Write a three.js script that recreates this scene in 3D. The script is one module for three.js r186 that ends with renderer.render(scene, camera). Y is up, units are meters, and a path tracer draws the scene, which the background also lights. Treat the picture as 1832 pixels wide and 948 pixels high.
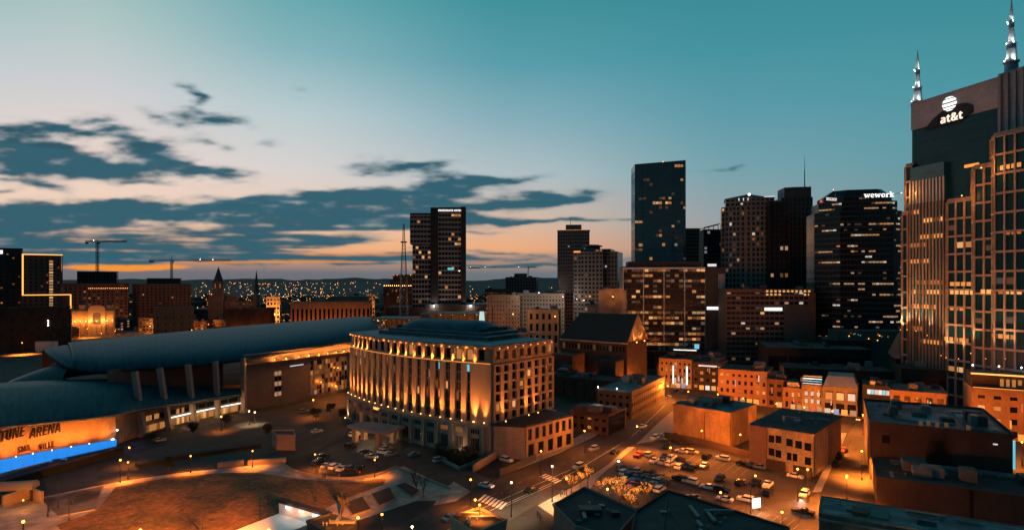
import * as THREE from 'three';
import { mergeGeometries } from 'three/addons/utils/BufferGeometryUtils.js';
import { RectAreaLightUniformsLib } from 'three/addons/lights/RectAreaLightUniformsLib.js';
import { MarchingCubes } from 'three/addons/objects/MarchingCubes.js';
import { TextGeometry } from 'three/addons/geometries/TextGeometry.js';
import { FontLoader } from 'three/addons/loaders/FontLoader.js';

// ------------------------------------------------------------------ camera, sky, sun, exposure
const W = 1832, H = 948, FL = 1080, CX = 916, HZ = 505, EYE = 60;   // survey of the photograph: focal length, horizon, eye height
const scene = new THREE.Scene();
const camera = new THREE.PerspectiveCamera(2 * Math.atan(H / 2 / FL) * 180 / Math.PI, W / H, 0.5, 30000);
camera.position.set(0, EYE, 0);
camera.setViewOffset(W, H, 0, H / 2 - HZ, W, H);   // level camera, lens shifted up a little
const renderer = new THREE.WebGLRenderer({ antialias: true });
renderer.setSize(1024, 529);
renderer.toneMapping = THREE.LinearToneMapping;
renderer.toneMappingExposure = 1.0;
renderer.shadowMap.enabled = true;
RectAreaLightUniformsLib.init();

function rng(seed) { let s = seed >>> 0; return () => { s = (s + 0x6D2B79F5) >>> 0; let t = s; t = Math.imul(t ^ (t >>> 15), t | 1); t ^= t + Math.imul(t ^ (t >>> 7), t | 61); return ((t ^ (t >>> 14)) >>> 0) / 4294967296; }; }
const hash2 = (x, y) => { let n = Math.imul(x, 374761393) + Math.imul(y, 668265263); n = Math.imul(n ^ (n >>> 13), 1274126177); return ((n ^ (n >>> 16)) >>> 0) / 4294967296; };
function vnoise(x, y) {
  const xi = Math.floor(x), yi = Math.floor(y); let fx = x - xi, fy = y - yi; fx = fx * fx * (3 - 2 * fx); fy = fy * fy * (3 - 2 * fy);
  const a = hash2(xi, yi), b = hash2(xi + 1, yi), c = hash2(xi, yi + 1), d = hash2(xi + 1, yi + 1);
  return a + (b - a) * fx + (c - a) * fy + (a - b - c + d) * fx * fy;
}
const fbm = (x, y, o = 5) => { let s = 0, a = 0.5, n = 0; for (let i = 0; i < o; i++) { s += a * vnoise(x, y); n += a; x = x * 2.03 + 17.1; y = y * 2.03 + 9.7; a *= 0.52; } return s / n; };
const lin = c => { c /= 255; return c <= 0.04045 ? c / 12.92 : ((c + 0.055) / 1.055) ** 2.4; };
const L3 = a => a.map(lin);
const sstep = (a, b, x) => { const t = Math.min(1, Math.max(0, (x - a) / (b - a))); return t * t * (3 - 2 * t); };

const SUNSET = -35;                                   // azimuth of the afterglow, degrees to the right of the view axis
{
  // clear dusk air: colour by angle from the afterglow (columns) and elevation (rows)
  const DS = [0, 15, 35, 55, 75, 110, 180], ES = [0, 0.9, 2.0, 3.2, 5.5, 10, 15, 20, 25, 45, 90];
  const T = [
    [[108, 108, 112], [116, 113, 119], [200, 145, 115], [242, 178, 128], [242, 208, 184], [234, 213, 203], [206, 207, 210], [174, 198, 196], [140, 180, 182], [70, 135, 148], [38, 92, 110]],
    [[106, 109, 115], [113, 114, 121], [200, 150, 120], [246, 182, 130], [240, 205, 180], [216, 210, 207], [184, 203, 207], [134, 180, 188], [95, 165, 172], [60, 130, 144], [38, 92, 110]],
    [[106, 113, 120], [114, 119, 126], [190, 148, 122], [236, 172, 126], [218, 184, 160], [178, 192, 196], [134, 174, 186], [88, 156, 170], [64, 144, 154], [48, 122, 136], [38, 92, 110]],
    [[104, 114, 124], [110, 120, 130], [140, 132, 132], [158, 146, 142], [150, 160, 164], [118, 162, 172], [92, 154, 168], [70, 146, 160], [57, 139, 149], [44, 116, 130], [38, 92, 110]],
    [[94, 116, 126], [98, 122, 132], [104, 130, 138], [108, 138, 146], [106, 148, 156], [92, 152, 163], [74, 148, 160], [62, 141, 152], [55, 137, 147], [42, 112, 127], [38, 92, 110]],
    [[58, 80, 94], [58, 84, 98], [56, 88, 102], [56, 92, 106], [54, 96, 110], [50, 98, 113], [46, 97, 113], [43, 95, 111], [42, 95, 111], [40, 98, 114], [38, 92, 110]],
    [[40, 56, 71], [40, 58, 73], [40, 60, 75], [40, 62, 77], [40, 66, 82], [39, 71, 87], [38, 74, 90], [38, 77, 93], [38, 80, 96], [40, 90, 106], [38, 92, 110]]].map(c => c.map(L3));
  const seg = (A, x) => { let i = 0; while (i < A.length - 2 && x > A[i + 1]) i++; return [i, Math.min(1, Math.max(0, (x - A[i]) / (A[i + 1] - A[i])))]; };
  // clouds by direction: centre and size in units of the survey (1080 to the radian), tilt, weight
  const CL = [[20, 264, 130, 34, 0.16, 1.3], [150, 303, 200, 19, 0.06, 1.3], [245, 254, 120, 25, 0.34, 1.1], [105, 238, 100, 13, 0.08, 0.9], [120, 276, 95, 15, 0.2, 0.8], [340, 300, 105, 14, 0.14, 1.2], [372, 207, 78, 19, 0.12, 0.9], [350, 173, 34, 15, 0.7, 0.75], [240, 328, 110, 8, 0.05, 0.6],
    [70, 332, 75, 9, 0.17, 0.9], [5, 343, 30, 7, 0, 0.8], [380, 258, 50, 11, 0.2, 0.5], [480, 256, 34, 8, 0.1, 0.45], [530, 163, 26, 9, 0, 0.3], [300, 215, 60, 10, 0.3, 0.6],
    [230, 372, 330, 17, -0.01, 1.3], [520, 372, 170, 20, 0.02, 1.3], [690, 366, 200, 24, -0.05, 1.35], [690, 345, 160, 13, -0.06, 1.1], [725, 303, 105, 17, 0.05, 1.05], [760, 292, 50, 8, -0.1, 0.6], [840, 327, 120, 12, -0.08, 1.2], [930, 360, 130, 13, -0.09, 1.25], [1030, 350, 55, 7, -0.1, 0.9],
    [90, 410, 210, 30, 0.02, 1.5], [60, 446, 240, 26, 0.0, 1.6], [330, 394, 220, 9, 0.04, 1.0], [520, 408, 190, 11, 0.0, 1.1], [640, 404, 200, 15, -0.03, 1.25], [820, 385, 90, 8, 0.02, 0.7], [300, 452, 280, 14, 0.03, 1.5], [470, 436, 110, 8, 0.04, 1.1], [590, 425, 200, 9, 0.0, 1.2], [560, 455, 330, 9, 0.0, 1.35],
    [480, 466, 330, 6, 0.01, 1.2], [950, 463, 170, 9, 0.02, 1.1], [880, 475, 160, 5, 0.0, 0.8], [985, 393, 140, 5, -0.02, 0.85], [900, 395, 40, 8, 0, 0.7], [860, 415, 60, 6, -0.02, 0.5], [870, 448, 60, 3, 0, 0.7], [1290, 303, 75, 4, -0.09, 0.6], [1130, 388, 40, 3, 0, 0.4], [1180, 461, 90, 4, 0, 0.7]];
  for (const c of CL) { c.push(Math.cos(c[4]), Math.sin(c[4])); }
  const GLOW = [[215, 478, 130, 5.5, 1.0], [520, 468, 190, 3.0, 0.55], [640, 455, 150, 2.5, 0.45], [380, 470, 60, 3, 0.3], [830, 466, 90, 2, 0.3]];   // strips of bare afterglow between the cloud sheets
  const SW = 4096, SH = 2048, data = new Float32Array(SW * SH * 4), amber = L3([244, 150, 58]), shadowC = L3([42, 90, 107]), thinC = L3([92, 126, 138]);
  for (let r = 0; r < SH; r++) {
    const el = ((r + 0.5) / SH - 0.5) * 180;
    const e = Math.max(0, el), [ei, ef] = seg(ES, e);
    for (let c = 0; c < SW; c++) {
      let az = ((c + 0.5) / SW - 0.5) * 360 + 90; if (az > 180) az -= 360;
      let d = Math.abs(az - SUNSET); if (d > 180) d = 360 - d;
      const [di, df] = seg(DS, d), o = (r * SW + c) * 4, s = df * df * (3 - 2 * df) * 0.5 + df * 0.5;
      let R = 0, G = 0, B = 0;
      for (const [k, w] of [[di, 1 - s], [di + 1, s]]) { const a = T[k][ei], b = T[k][ei + 1]; R += w * (a[0] + (b[0] - a[0]) * ef); G += w * (a[1] + (b[1] - a[1]) * ef); B += w * (a[2] + (b[2] - a[2]) * ef); }
      if (el > 0 && el < 32 && Math.abs(az) < 60) {
        const ar = az * Math.PI / 180, x = CX + FL * Math.tan(ar), y = HZ - FL * Math.tan(el * Math.PI / 180) / Math.cos(ar);
        const wx = (fbm(x / 90, y / 22 + 40, 4) - 0.5) * 60, wy = (fbm(x / 110 + 70, y / 26, 4) - 0.5) * 26;
        let den = 0;
        for (const q of CL) {
          const dx = x + wx - q[0], dy = y + wy - q[1]; if (dx > q[2] * 2 || dx < -q[2] * 2) continue;
          const ux = (dx * q[6] + dy * q[7]) / q[2], uy = (-dx * q[7] + dy * q[6]) / q[3], rr = ux * ux + uy * uy;
          if (rr < 4) den += q[5] * Math.exp(-rr * 1.35);
        }
        const det = fbm(x / 52, y / 12, 6), low = sstep(385, 420, y), streak = fbm(x / 190 + 11, y / 6.5, 5);
        const a = sstep(0.05, 1.0, Math.min(den, 1.15 - 0.2 * low) + (det - 0.5) * 1.5 * Math.min(1, den * 2.4) * (1 - 0.5 * low) + (streak - 0.52) * 2.0 * low * Math.min(1, den * 2));
        if (a > 0) {
          const core = sstep(0.25, 0.95, a * (0.38 + det * 1.0)), k = a * 0.985;
          const under = 0.7 + 0.55 * fbm(x / 130 + 3, y / 18, 4);
          for (let i = 0; i < 3; i++) { const cc = (thinC[i] + (shadowC[i] - thinC[i]) * core) * under; if (i === 0) R += (cc - R) * k; else if (i === 1) G += (cc - G) * k; else B += (cc - B) * k; }
        }
        for (const q of GLOW) { const ux = (x + wx * 0.4 - q[0]) / q[2], uy = (y + wy * 0.22 - q[1]) / q[3], w = q[4] * sstep(1.1, 0.5, ux * ux + uy * uy * 0.8 + (det - 0.5) * 0.9); if (w > 0) { R += (amber[0] - R) * w; G += (amber[1] - G) * w; B += (amber[2] - B) * w; } }
      } else if (el > 0 && el < 12 && Math.abs(az) < 110) {   // the same sheets go on beyond the frame
        const den = fbm(az / 9 + 5, el / 1.1, 5), a = sstep(0.5, 0.62, den) * sstep(12, 5, el) * sstep(110, 80, Math.abs(az)) * 0.8;
        R += (shadowC[0] - R) * a; G += (shadowC[1] - G) * a; B += (shadowC[2] - B) * a;
      }
      data[o] = R; data[o + 1] = G; data[o + 2] = B; data[o + 3] = 1;
    }
  }
  const sky = new THREE.DataTexture(data, SW, SH, THREE.RGBAFormat, THREE.FloatType);
  sky.mapping = THREE.EquirectangularReflectionMapping; sky.magFilter = THREE.LinearFilter; sky.minFilter = THREE.LinearFilter; sky.needsUpdate = true;
  scene.background = sky; scene.environment = sky;
}
// the sun has set: only its last warm glow comes from low in the west
const sun = new THREE.DirectionalLight(0xffb27a, 0.05);
sun.position.set(Math.sin(SUNSET * Math.PI / 180) * 800, 70, -Math.cos(SUNSET * Math.PI / 180) * 800);
sun.target.position.set(0, 0, -300); sun.castShadow = true; sun.shadow.radius = 20;
Object.assign(sun.shadow.camera, { left: -500, right: 500, top: 300, bottom: -300, near: 1, far: 3000 });
scene.add(sun, sun.target);

// ------------------------------------------------------------------ helpers
const V = (x, y, z) => new THREE.Vector3(x, y, z);
const gx = (px, D) => (px - CX) / FL * D;                       // sideways place of a surveyed bearing at a distance
const hy = (py, D) => EYE + (HZ - py) / FL * D;                 // height of a surveyed angle at a distance
const gp = (px, py, h = 0) => { const D = (EYE - h) * FL / (py - HZ); return V(gx(px, D), h, -D); };
const taken = {};
const numbered = n => { if (!(n in taken)) { taken[n] = 0; return n; } taken[n]++; return n + '_' + String(taken[n]).padStart(3, '0'); };
function tag(o, label, category, group) { o.userData.label = label; o.userData.category = category; if (group) o.userData.group = group; return o; }
function thing(name, label, category, p = [0, 0, 0], turn = 0, group) {
  const o = new THREE.Group(); o.name = numbered(name); o.position.set(...(p.isVector3 ? [p.x, p.y, p.z] : p)); o.rotation.y = turn; scene.add(o);
  return tag(o, label, category, group);
}
const structure = o => { o.userData.kind = 'structure'; return o; };
class Geo {
  constructor() { this.p = []; this.n = []; this.u = []; this.i = []; }
  quad(a, b, c, d, nn) {   // corners counter-clockwise
    const k = this.p.length / 3, e1 = [b[0] - a[0], b[1] - a[1], b[2] - a[2]], e2 = [d[0] - a[0], d[1] - a[1], d[2] - a[2]];
    if (!nn) { nn = [e1[1] * e2[2] - e1[2] * e2[1], e1[2] * e2[0] - e1[0] * e2[2], e1[0] * e2[1] - e1[1] * e2[0]]; const l = Math.hypot(...nn) || 1; nn = nn.map(v => v / l); }
    const uv = q => Math.abs(nn[1]) > 0.7 ? [q[0], q[2]] : Math.abs(nn[0]) > Math.abs(nn[2]) ? [q[2], q[1]] : [q[0], q[1]];
    for (const q of [a, b, c, d]) { this.p.push(...q); this.n.push(...nn); this.u.push(...uv(q)); }
    this.i.push(k, k + 1, k + 2, k, k + 2, k + 3); return this;
  }
  box(x0, x1, y0, y1, z0, z1) {
    if (x0 > x1) [x0, x1] = [x1, x0]; if (z0 > z1) [z0, z1] = [z1, z0];
    this.quad([x0, y0, z1], [x1, y0, z1], [x1, y1, z1], [x0, y1, z1]); this.quad([x1, y0, z0], [x0, y0, z0], [x0, y1, z0], [x1, y1, z0]);
    this.quad([x1, y0, z1], [x1, y0, z0], [x1, y1, z0], [x1, y1, z1]); this.quad([x0, y0, z0], [x0, y0, z1], [x0, y1, z1], [x0, y1, z0]);
    this.quad([x0, y1, z1], [x1, y1, z1], [x1, y1, z0], [x0, y1, z0]); this.quad([x0, y0, z0], [x1, y0, z0], [x1, y0, z1], [x0, y0, z1]); return this;
  }
  prism(pts, y0, y1) {      // pts [x,z] counter-clockwise seen from above with z down = any order; a simple polygon
    const sh = pts.map(q => new THREE.Vector2(q[0], -q[1])); if (THREE.ShapeUtils.isClockWise(sh)) { sh.reverse(); pts = pts.slice().reverse(); }
    const n = pts.length;
    for (let k = 0; k < n; k++) { const a = pts[k], b = pts[(k + 1) % n]; this.quad([a[0], y0, a[1]], [b[0], y0, b[1]], [b[0], y1, b[1]], [a[0], y1, a[1]]); }
    const f = THREE.ShapeUtils.triangulateShape(sh, []), k0 = this.p.length / 3;
    for (const q of pts) { this.p.push(q[0], y1, q[1]); this.n.push(0, 1, 0); this.u.push(q[0], q[1]); }
    for (const t of f) this.i.push(k0 + t[0], k0 + t[1], k0 + t[2]);
    const k1 = this.p.length / 3;
    for (const q of pts) { this.p.push(q[0], y0, q[1]); this.n.push(0, -1, 0); this.u.push(q[0], q[1]); }
    for (const t of f) this.i.push(k1 + t[0], k1 + t[2], k1 + t[1]);
    return this;
  }
  geo(g, m) {
    g = g.index ? g : g; const p = g.attributes.position, n = g.attributes.normal, u = g.attributes.uv, k = this.p.length / 3, v = V(0, 0, 0), nm = m ? new THREE.Matrix3().getNormalMatrix(m) : null;
    for (let i = 0; i < p.count; i++) {
      v.fromBufferAttribute(p, i); if (m) v.applyMatrix4(m); this.p.push(v.x, v.y, v.z);
      v.fromBufferAttribute(n, i); if (nm) v.applyMatrix3(nm).normalize(); this.n.push(v.x, v.y, v.z);
      this.u.push(u ? u.getX(i) : 0, u ? u.getY(i) : 0);
    }
    if (g.index) for (let i = 0; i < g.index.count; i++) this.i.push(k + g.index.getX(i)); else for (let i = 0; i < p.count; i++) this.i.push(k + i);
    return this;
  }
  cyl(x, y0, y1, z, r0, r1 = r0, seg = 8) { return this.geo(new THREE.CylinderGeometry(r1, r0, y1 - y0, seg), new THREE.Matrix4().makeTranslation(x, (y0 + y1) / 2, z)); }
  bar(a, b, r, seg = 5, r1 = r) {
    const d = b.clone().sub(a), l = d.length(), q = new THREE.Quaternion().setFromUnitVectors(V(0, 1, 0), d.normalize());
    return this.geo(new THREE.CylinderGeometry(r1, r, l, seg, 1), new THREE.Matrix4().compose(a.clone().add(b).multiplyScalar(0.5), q, V(1, 1, 1)));
  }
  get geometry() {
    const g = new THREE.BufferGeometry();
    g.setAttribute('position', new THREE.Float32BufferAttribute(this.p, 3)); g.setAttribute('normal', new THREE.Float32BufferAttribute(this.n, 3)); g.setAttribute('uv', new THREE.Float32BufferAttribute(this.u, 2)); g.setIndex(this.i); return g;
  }
  build(name, mat, parent = scene) { return part(name, this.geometry, mat, parent); }
}
const G = () => new Geo();
function part(name, geometry, mat, parent = scene) { const m = new THREE.Mesh(geometry, mat); m.name = parent === scene ? numbered(name) : name; m.castShadow = m.receiveShadow = true; parent.add(m); return m; }
function solo(name, label, category, geo, mat, p, turn = 0, group) { const m = part(name, geo.geometry || geo, mat); if (p) m.position.set(...(p.isVector3 ? [p.x, p.y, p.z] : p)); m.rotation.y = turn; return tag(m, label, category, group); }
function loft(rows, closeU = false) {       // rows of [x,y,z] points; smooth normals
  const g = new THREE.BufferGeometry(), p = [], u = [], ix = [], m = rows[0].length;
  const mid = m >> 1, dist = (a, b) => Math.hypot(a[0] - b[0], a[1] - b[1], a[2] - b[2]); let along = 0;
  rows.forEach((r, a) => { if (a) along += dist(r[mid], rows[a - 1][mid]); let across = 0; r.forEach((q, b) => { if (b) across += dist(q, r[b - 1]); p.push(...q); u.push(along, across); }); });
  for (let a = 0; a < rows.length - 1; a++) for (let b = 0; b < m - 1; b++) { const k = a * m + b; ix.push(k, k + 1, k + m, k + 1, k + m + 1, k + m); }
  g.setAttribute('position', new THREE.Float32BufferAttribute(p, 3)); g.setAttribute('uv', new THREE.Float32BufferAttribute(u, 2)); g.setIndex(ix); g.computeVertexNormals(); return g;
}
// ------------------------------------------------------------------ textures and materials
function noiseTex(size, metres, fn, srgb = true) {
  const d = new Uint8Array(size * size * 4);
  for (let y = 0; y < size; y++) for (let x = 0; x < size; x++) { const v = fn(x / size, y / size), o = (y * size + x) * 4; for (let k = 0; k < 3; k++) d[o + k] = Math.max(0, Math.min(255, Array.isArray(v) ? v[k] * 255 : v * 255)); d[o + 3] = 255; }
  const t = new THREE.DataTexture(d, size, size); t.wrapS = t.wrapT = THREE.RepeatWrapping; t.magFilter = t.minFilter = THREE.LinearFilter; if (srgb) t.colorSpace = THREE.SRGBColorSpace; t.repeat.set(1 / metres, 1 / metres); t.needsUpdate = true; return t;
}
function tileN(u, v, n, seed = 0) {          // noise that repeats after n cells
  const x = u * n, y = v * n, xi = Math.floor(x), yi = Math.floor(y); let fx = x - xi, fy = y - yi; fx = fx * fx * (3 - 2 * fx); fy = fy * fy * (3 - 2 * fy);
  const h = (a, b) => hash2((a % n) + seed * 101, (b % n) + seed * 57);
  const a = h(xi, yi), b = h(xi + 1, yi), c = h(xi, yi + 1), d = h(xi + 1, yi + 1); return a + (b - a) * fx + (c - a) * fy + (a - b - c + d) * fx * fy;
}
const tf = (u, v, n, o, s = 0) => { let r = 0, a = 0.5, t = 0; for (let i = 0; i < o; i++) { r += a * tileN(u, v, n, s + i); t += a; n *= 2; a *= 0.55; } return r / t; };
const TX = {
  grime: noiseTex(512, 26, (u, v) => 0.66 + 0.34 * (0.6 * tf(u, v, 5, 5, 1) + 0.4 * tf(u, v, 60, 2, 9)) + 0.06 * (tileN(u, v, 128, 4) - 0.5)),
  stain: noiseTex(512, 34, (u, v) => { const a = tf(u, v, 4, 6, 3); return 0.45 + 0.55 * sstep(0.25, 0.7, a) - 0.12 * tileN(u, v, 200, 2); }),
  asphalt: noiseTex(512, 30, (u, v) => { const a = tf(u, v, 4, 5, 11), p = tf(u, v, 9, 3, 21); return 0.62 + 0.5 * (a - 0.4) + (p > 0.62 ? -0.16 : 0) + 0.16 * (tileN(u, v, 256, 6) - 0.5); }),
  lawn: noiseTex(512, 40, (u, v) => { const a = tf(u, v, 5, 6, 31), b = tf(u, v, 40, 3, 41), w = sstep(0.35, 0.65, a), f = 0.5 * (b - 0.5) + 0.22 * (tileN(u, v, 220, 8) - 0.5); return [0.56 + 0.32 * w + f, 0.56 + 0.2 * w + f, 0.46 + 0.16 * w + f * 0.8]; }),
  stripe: noiseTex(256, 12, (u, v) => { const k = (v * 12) % 1; return (k < 0.06 ? 0.62 : 0.9) + 0.1 * (tf(u, v, 16, 3, 51) - 0.5); }),
  panel: noiseTex(512, 14.4, (u, v) => { const k = Math.floor(u * 12), e = (u * 12) % 1, j = Math.floor(v * 3 + (k % 2) * 0.5); return (e < 0.07 ? 0.6 : 0.82) + 0.16 * (hash2(k, (j % 3) + 77) - 0.5) + 0.22 * (tf(u, v, 6, 5, 81) - 0.5) + 0.1 * (tf(u, v, 48, 2, 91) - 0.5); }),
  roofing: noiseTex(512, 16, (u, v) => { const k = Math.floor(v * 16), e = (v * 16) % 1, a = tf(u, v, 4, 6, 101), st = tf(u, v, 7, 4, 111); return (e < 0.08 ? 0.5 : 0.66) + 0.18 * (hash2(k, 5) - 0.5) + 0.5 * (a - 0.45) + (st > 0.6 ? 0.16 : 0) + 0.1 * (tileN(u, v, 160, 7) - 0.5); }),
  wallDirt: noiseTex(512, 20, (u, v) => { const st = tf(u * 1.0, v * 0.25, 24, 3, 121), a = tf(u, v, 5, 5, 131), br = ((v * 80) % 1 < 0.14 || ((u * 40 + (Math.floor(v * 80) % 2) * 0.5) % 1 < 0.07)) ? -0.07 : 0; return 0.78 + 0.3 * (a - 0.5) + 0.26 * (st - 0.5) + br + 0.1 * (hash2(Math.floor(u * 40 + (Math.floor(v * 80) % 2) * 0.5), Math.floor(v * 80)) - 0.5); }),
  wave: noiseTex(256, 9, (u, v) => tf(u, v, 3, 4, 141), false),
  slab: noiseTex(512, 20, (u, v) => { const a = tf(u, v, 5, 5, 151), i = Math.floor(u * 10), j = Math.floor(v * 10), e = (u * 10) % 1 < 0.05 || (v * 10) % 1 < 0.05; return (e ? 0.66 : 0.8) + 0.14 * (hash2(i, j + 31) - 0.5) + 0.34 * (a - 0.5) + 0.08 * (tileN(u, v, 200, 3) - 0.5); }),
  speck: noiseTex(256, 3, (u, v) => 0.7 + 0.3 * tf(u, v, 24, 3, 61)),
  rough: noiseTex(256, 22, (u, v) => 0.45 + 0.5 * tf(u, v, 6, 5, 71), false),
};
function mat(c, rough = 0.85, o = {}) { const { map = TX.grime, ...r } = o; return new THREE.MeshStandardMaterial({ color: new THREE.Color().setRGB(...c), roughness: rough, map, ...r }); }
const flat = (c, rough = 0.6, o = {}) => mat(c, rough, { map: null, ...o });
const glow = (c, k) => new THREE.MeshStandardMaterial({ color: new THREE.Color().setRGB(0.02, 0.02, 0.02), roughness: 0.4, emissive: new THREE.Color().setRGB(...c), emissiveIntensity: k });
const pane = (c, r, k = 0.5) => new THREE.MeshPhysicalMaterial({ color: new THREE.Color().setRGB(...c), roughness: r, specularIntensity: k, bumpMap: TX.wave, bumpScale: 0.12 });
const skin = (c, r) => new THREE.MeshPhysicalMaterial({ color: new THREE.Color().setRGB(...c), roughness: r, specularIntensity: 0.45, map: TX.panel });
const SODIUM = [1, 0.235, 0.022], AMBER = [1, 0.33, 0.06], WARM = [1, 0.66, 0.34], WHITE = [1, 0.9, 0.78], COOL = [0.75, 0.9, 1];
const M = {
  stone: mat([0.36, 0.28, 0.22]), stoneDark: mat([0.16, 0.125, 0.105]), concrete: mat([0.3, 0.26, 0.23]), concreteDark: mat([0.11, 0.1, 0.095]),
  brick: mat([0.17, 0.085, 0.055], 0.9, { map: TX.wallDirt }), brickDark: mat([0.075, 0.04, 0.03], 0.9, { map: TX.wallDirt }), tan: mat([0.4, 0.29, 0.19], 0.9, { map: TX.wallDirt }), cream: mat([0.52, 0.42, 0.3]), white: mat([0.7, 0.66, 0.6]),
  slate: mat([0.05, 0.06, 0.068]), black: mat([0.014, 0.0145, 0.016], 0.8, { map: TX.roofing }), tar: mat([0.024, 0.026, 0.031], 0.75, { map: TX.roofing }), roofBlue: mat([0.075, 0.15, 0.2], 0.6, { map: TX.roofing }), gravel: mat([0.12, 0.14, 0.145], 0.9, { map: TX.roofing }),
  shell: skin([0.009, 0.07, 0.118], 0.55), shellLow: skin([0.014, 0.085, 0.115], 0.5),
  steel: flat([0.16, 0.17, 0.18], 0.45, { metalness: 0.6 }), steelDark: flat([0.03, 0.035, 0.04], 0.6, { metalness: 0.4 }), steelLight: flat([0.5, 0.52, 0.54], 0.5, { metalness: 0.3 }),
  glass: pane([0.006, 0.009, 0.012], 0.14), glassBlue: pane([0.012, 0.062, 0.088], 0.12, 1.0), glassTeal: pane([0.003, 0.03, 0.046], 0.22, 0.25), glassWarm: flat([0.02, 0.014, 0.01], 0.2),
  asphalt: mat([0.062, 0.055, 0.05], 0.85, { map: TX.asphalt }), lot: mat([0.085, 0.07, 0.058], 0.85, { map: TX.asphalt }), paving: mat([0.42, 0.36, 0.31], 0.85, { map: TX.slab }), kerb: mat([0.32, 0.29, 0.26]), earth: mat([0.032, 0.027, 0.023], 0.95, { map: TX.stain }),
  lawn: mat([0.2, 0.132, 0.066], 0.95, { map: TX.lawn }), paint: flat([0.72, 0.7, 0.64], 0.7), wornPaint: mat([0.26, 0.24, 0.21], 0.8, { map: TX.speck }), hedge: mat([0.016, 0.02, 0.012], 0.95, { map: TX.speck }), bark: mat([0.07, 0.05, 0.035], 0.95, { map: TX.speck }),
  leaf: mat([0.024, 0.032, 0.016], 0.9, { map: null, side: THREE.DoubleSide }), hill: mat([0.03, 0.045, 0.052], 1, { map: TX.stain }),
};
// lit panes, a few brightnesses of each colour
const LIT = [glow([1, 0.4, 0.11], 0.42), glow([1, 0.34, 0.08], 0.2), glow([1, 0.48, 0.17], 0.75), glow([1, 0.58, 0.3], 0.36), glow([0.95, 0.85, 0.7], 0.55), glow([0.7, 0.85, 0.85], 0.2), glow([1, 0.5, 0.2], 0.09), glow([1, 0.3, 0.07], 0.13)];
const DIM = [glow([1, 0.5, 0.22], 0.045), glow([1, 0.4, 0.14], 0.07), glow([0.8, 0.85, 0.85], 0.04), glow([1, 0.62, 0.36], 0.11)];
const LITDIM = [LIT[1], LIT[6], LIT[7], LIT[0], LIT[3]], LITOFF = [LIT[3], LIT[4], LIT[2], LIT[6], LIT[1]], LITCOOL = [LIT[4], LIT[5], LIT[3]];
const BOX = new THREE.BoxGeometry(1, 1, 1), PANE = new THREE.BoxGeometry(1, 1, 0.06);
const PI = Math.PI, GRID = -40 * PI / 180;

// A building with a near corner at bearing c and distance D; its two seen faces run to bearings l and r. Local x runs along the first face, -x to the far end; local -z runs along the second.
function site(c, D, l, r, deg = 40, depth) {
  const a = deg * PI / 180, A = [Math.sin(a), Math.cos(a)], B = [Math.cos(a), Math.sin(a)], cx = gx(c, D);
  const sl = (l - CX) / FL, w = (cx - sl * D) / (B[0] + B[1] * sl); let d = depth;
  if (d === undefined) { const sr = (r - CX) / FL; d = (sr * D - cx) / (A[0] - A[1] * sr); }
  return { p: [cx, 0, -D], turn: -a, w, d };
}
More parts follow.
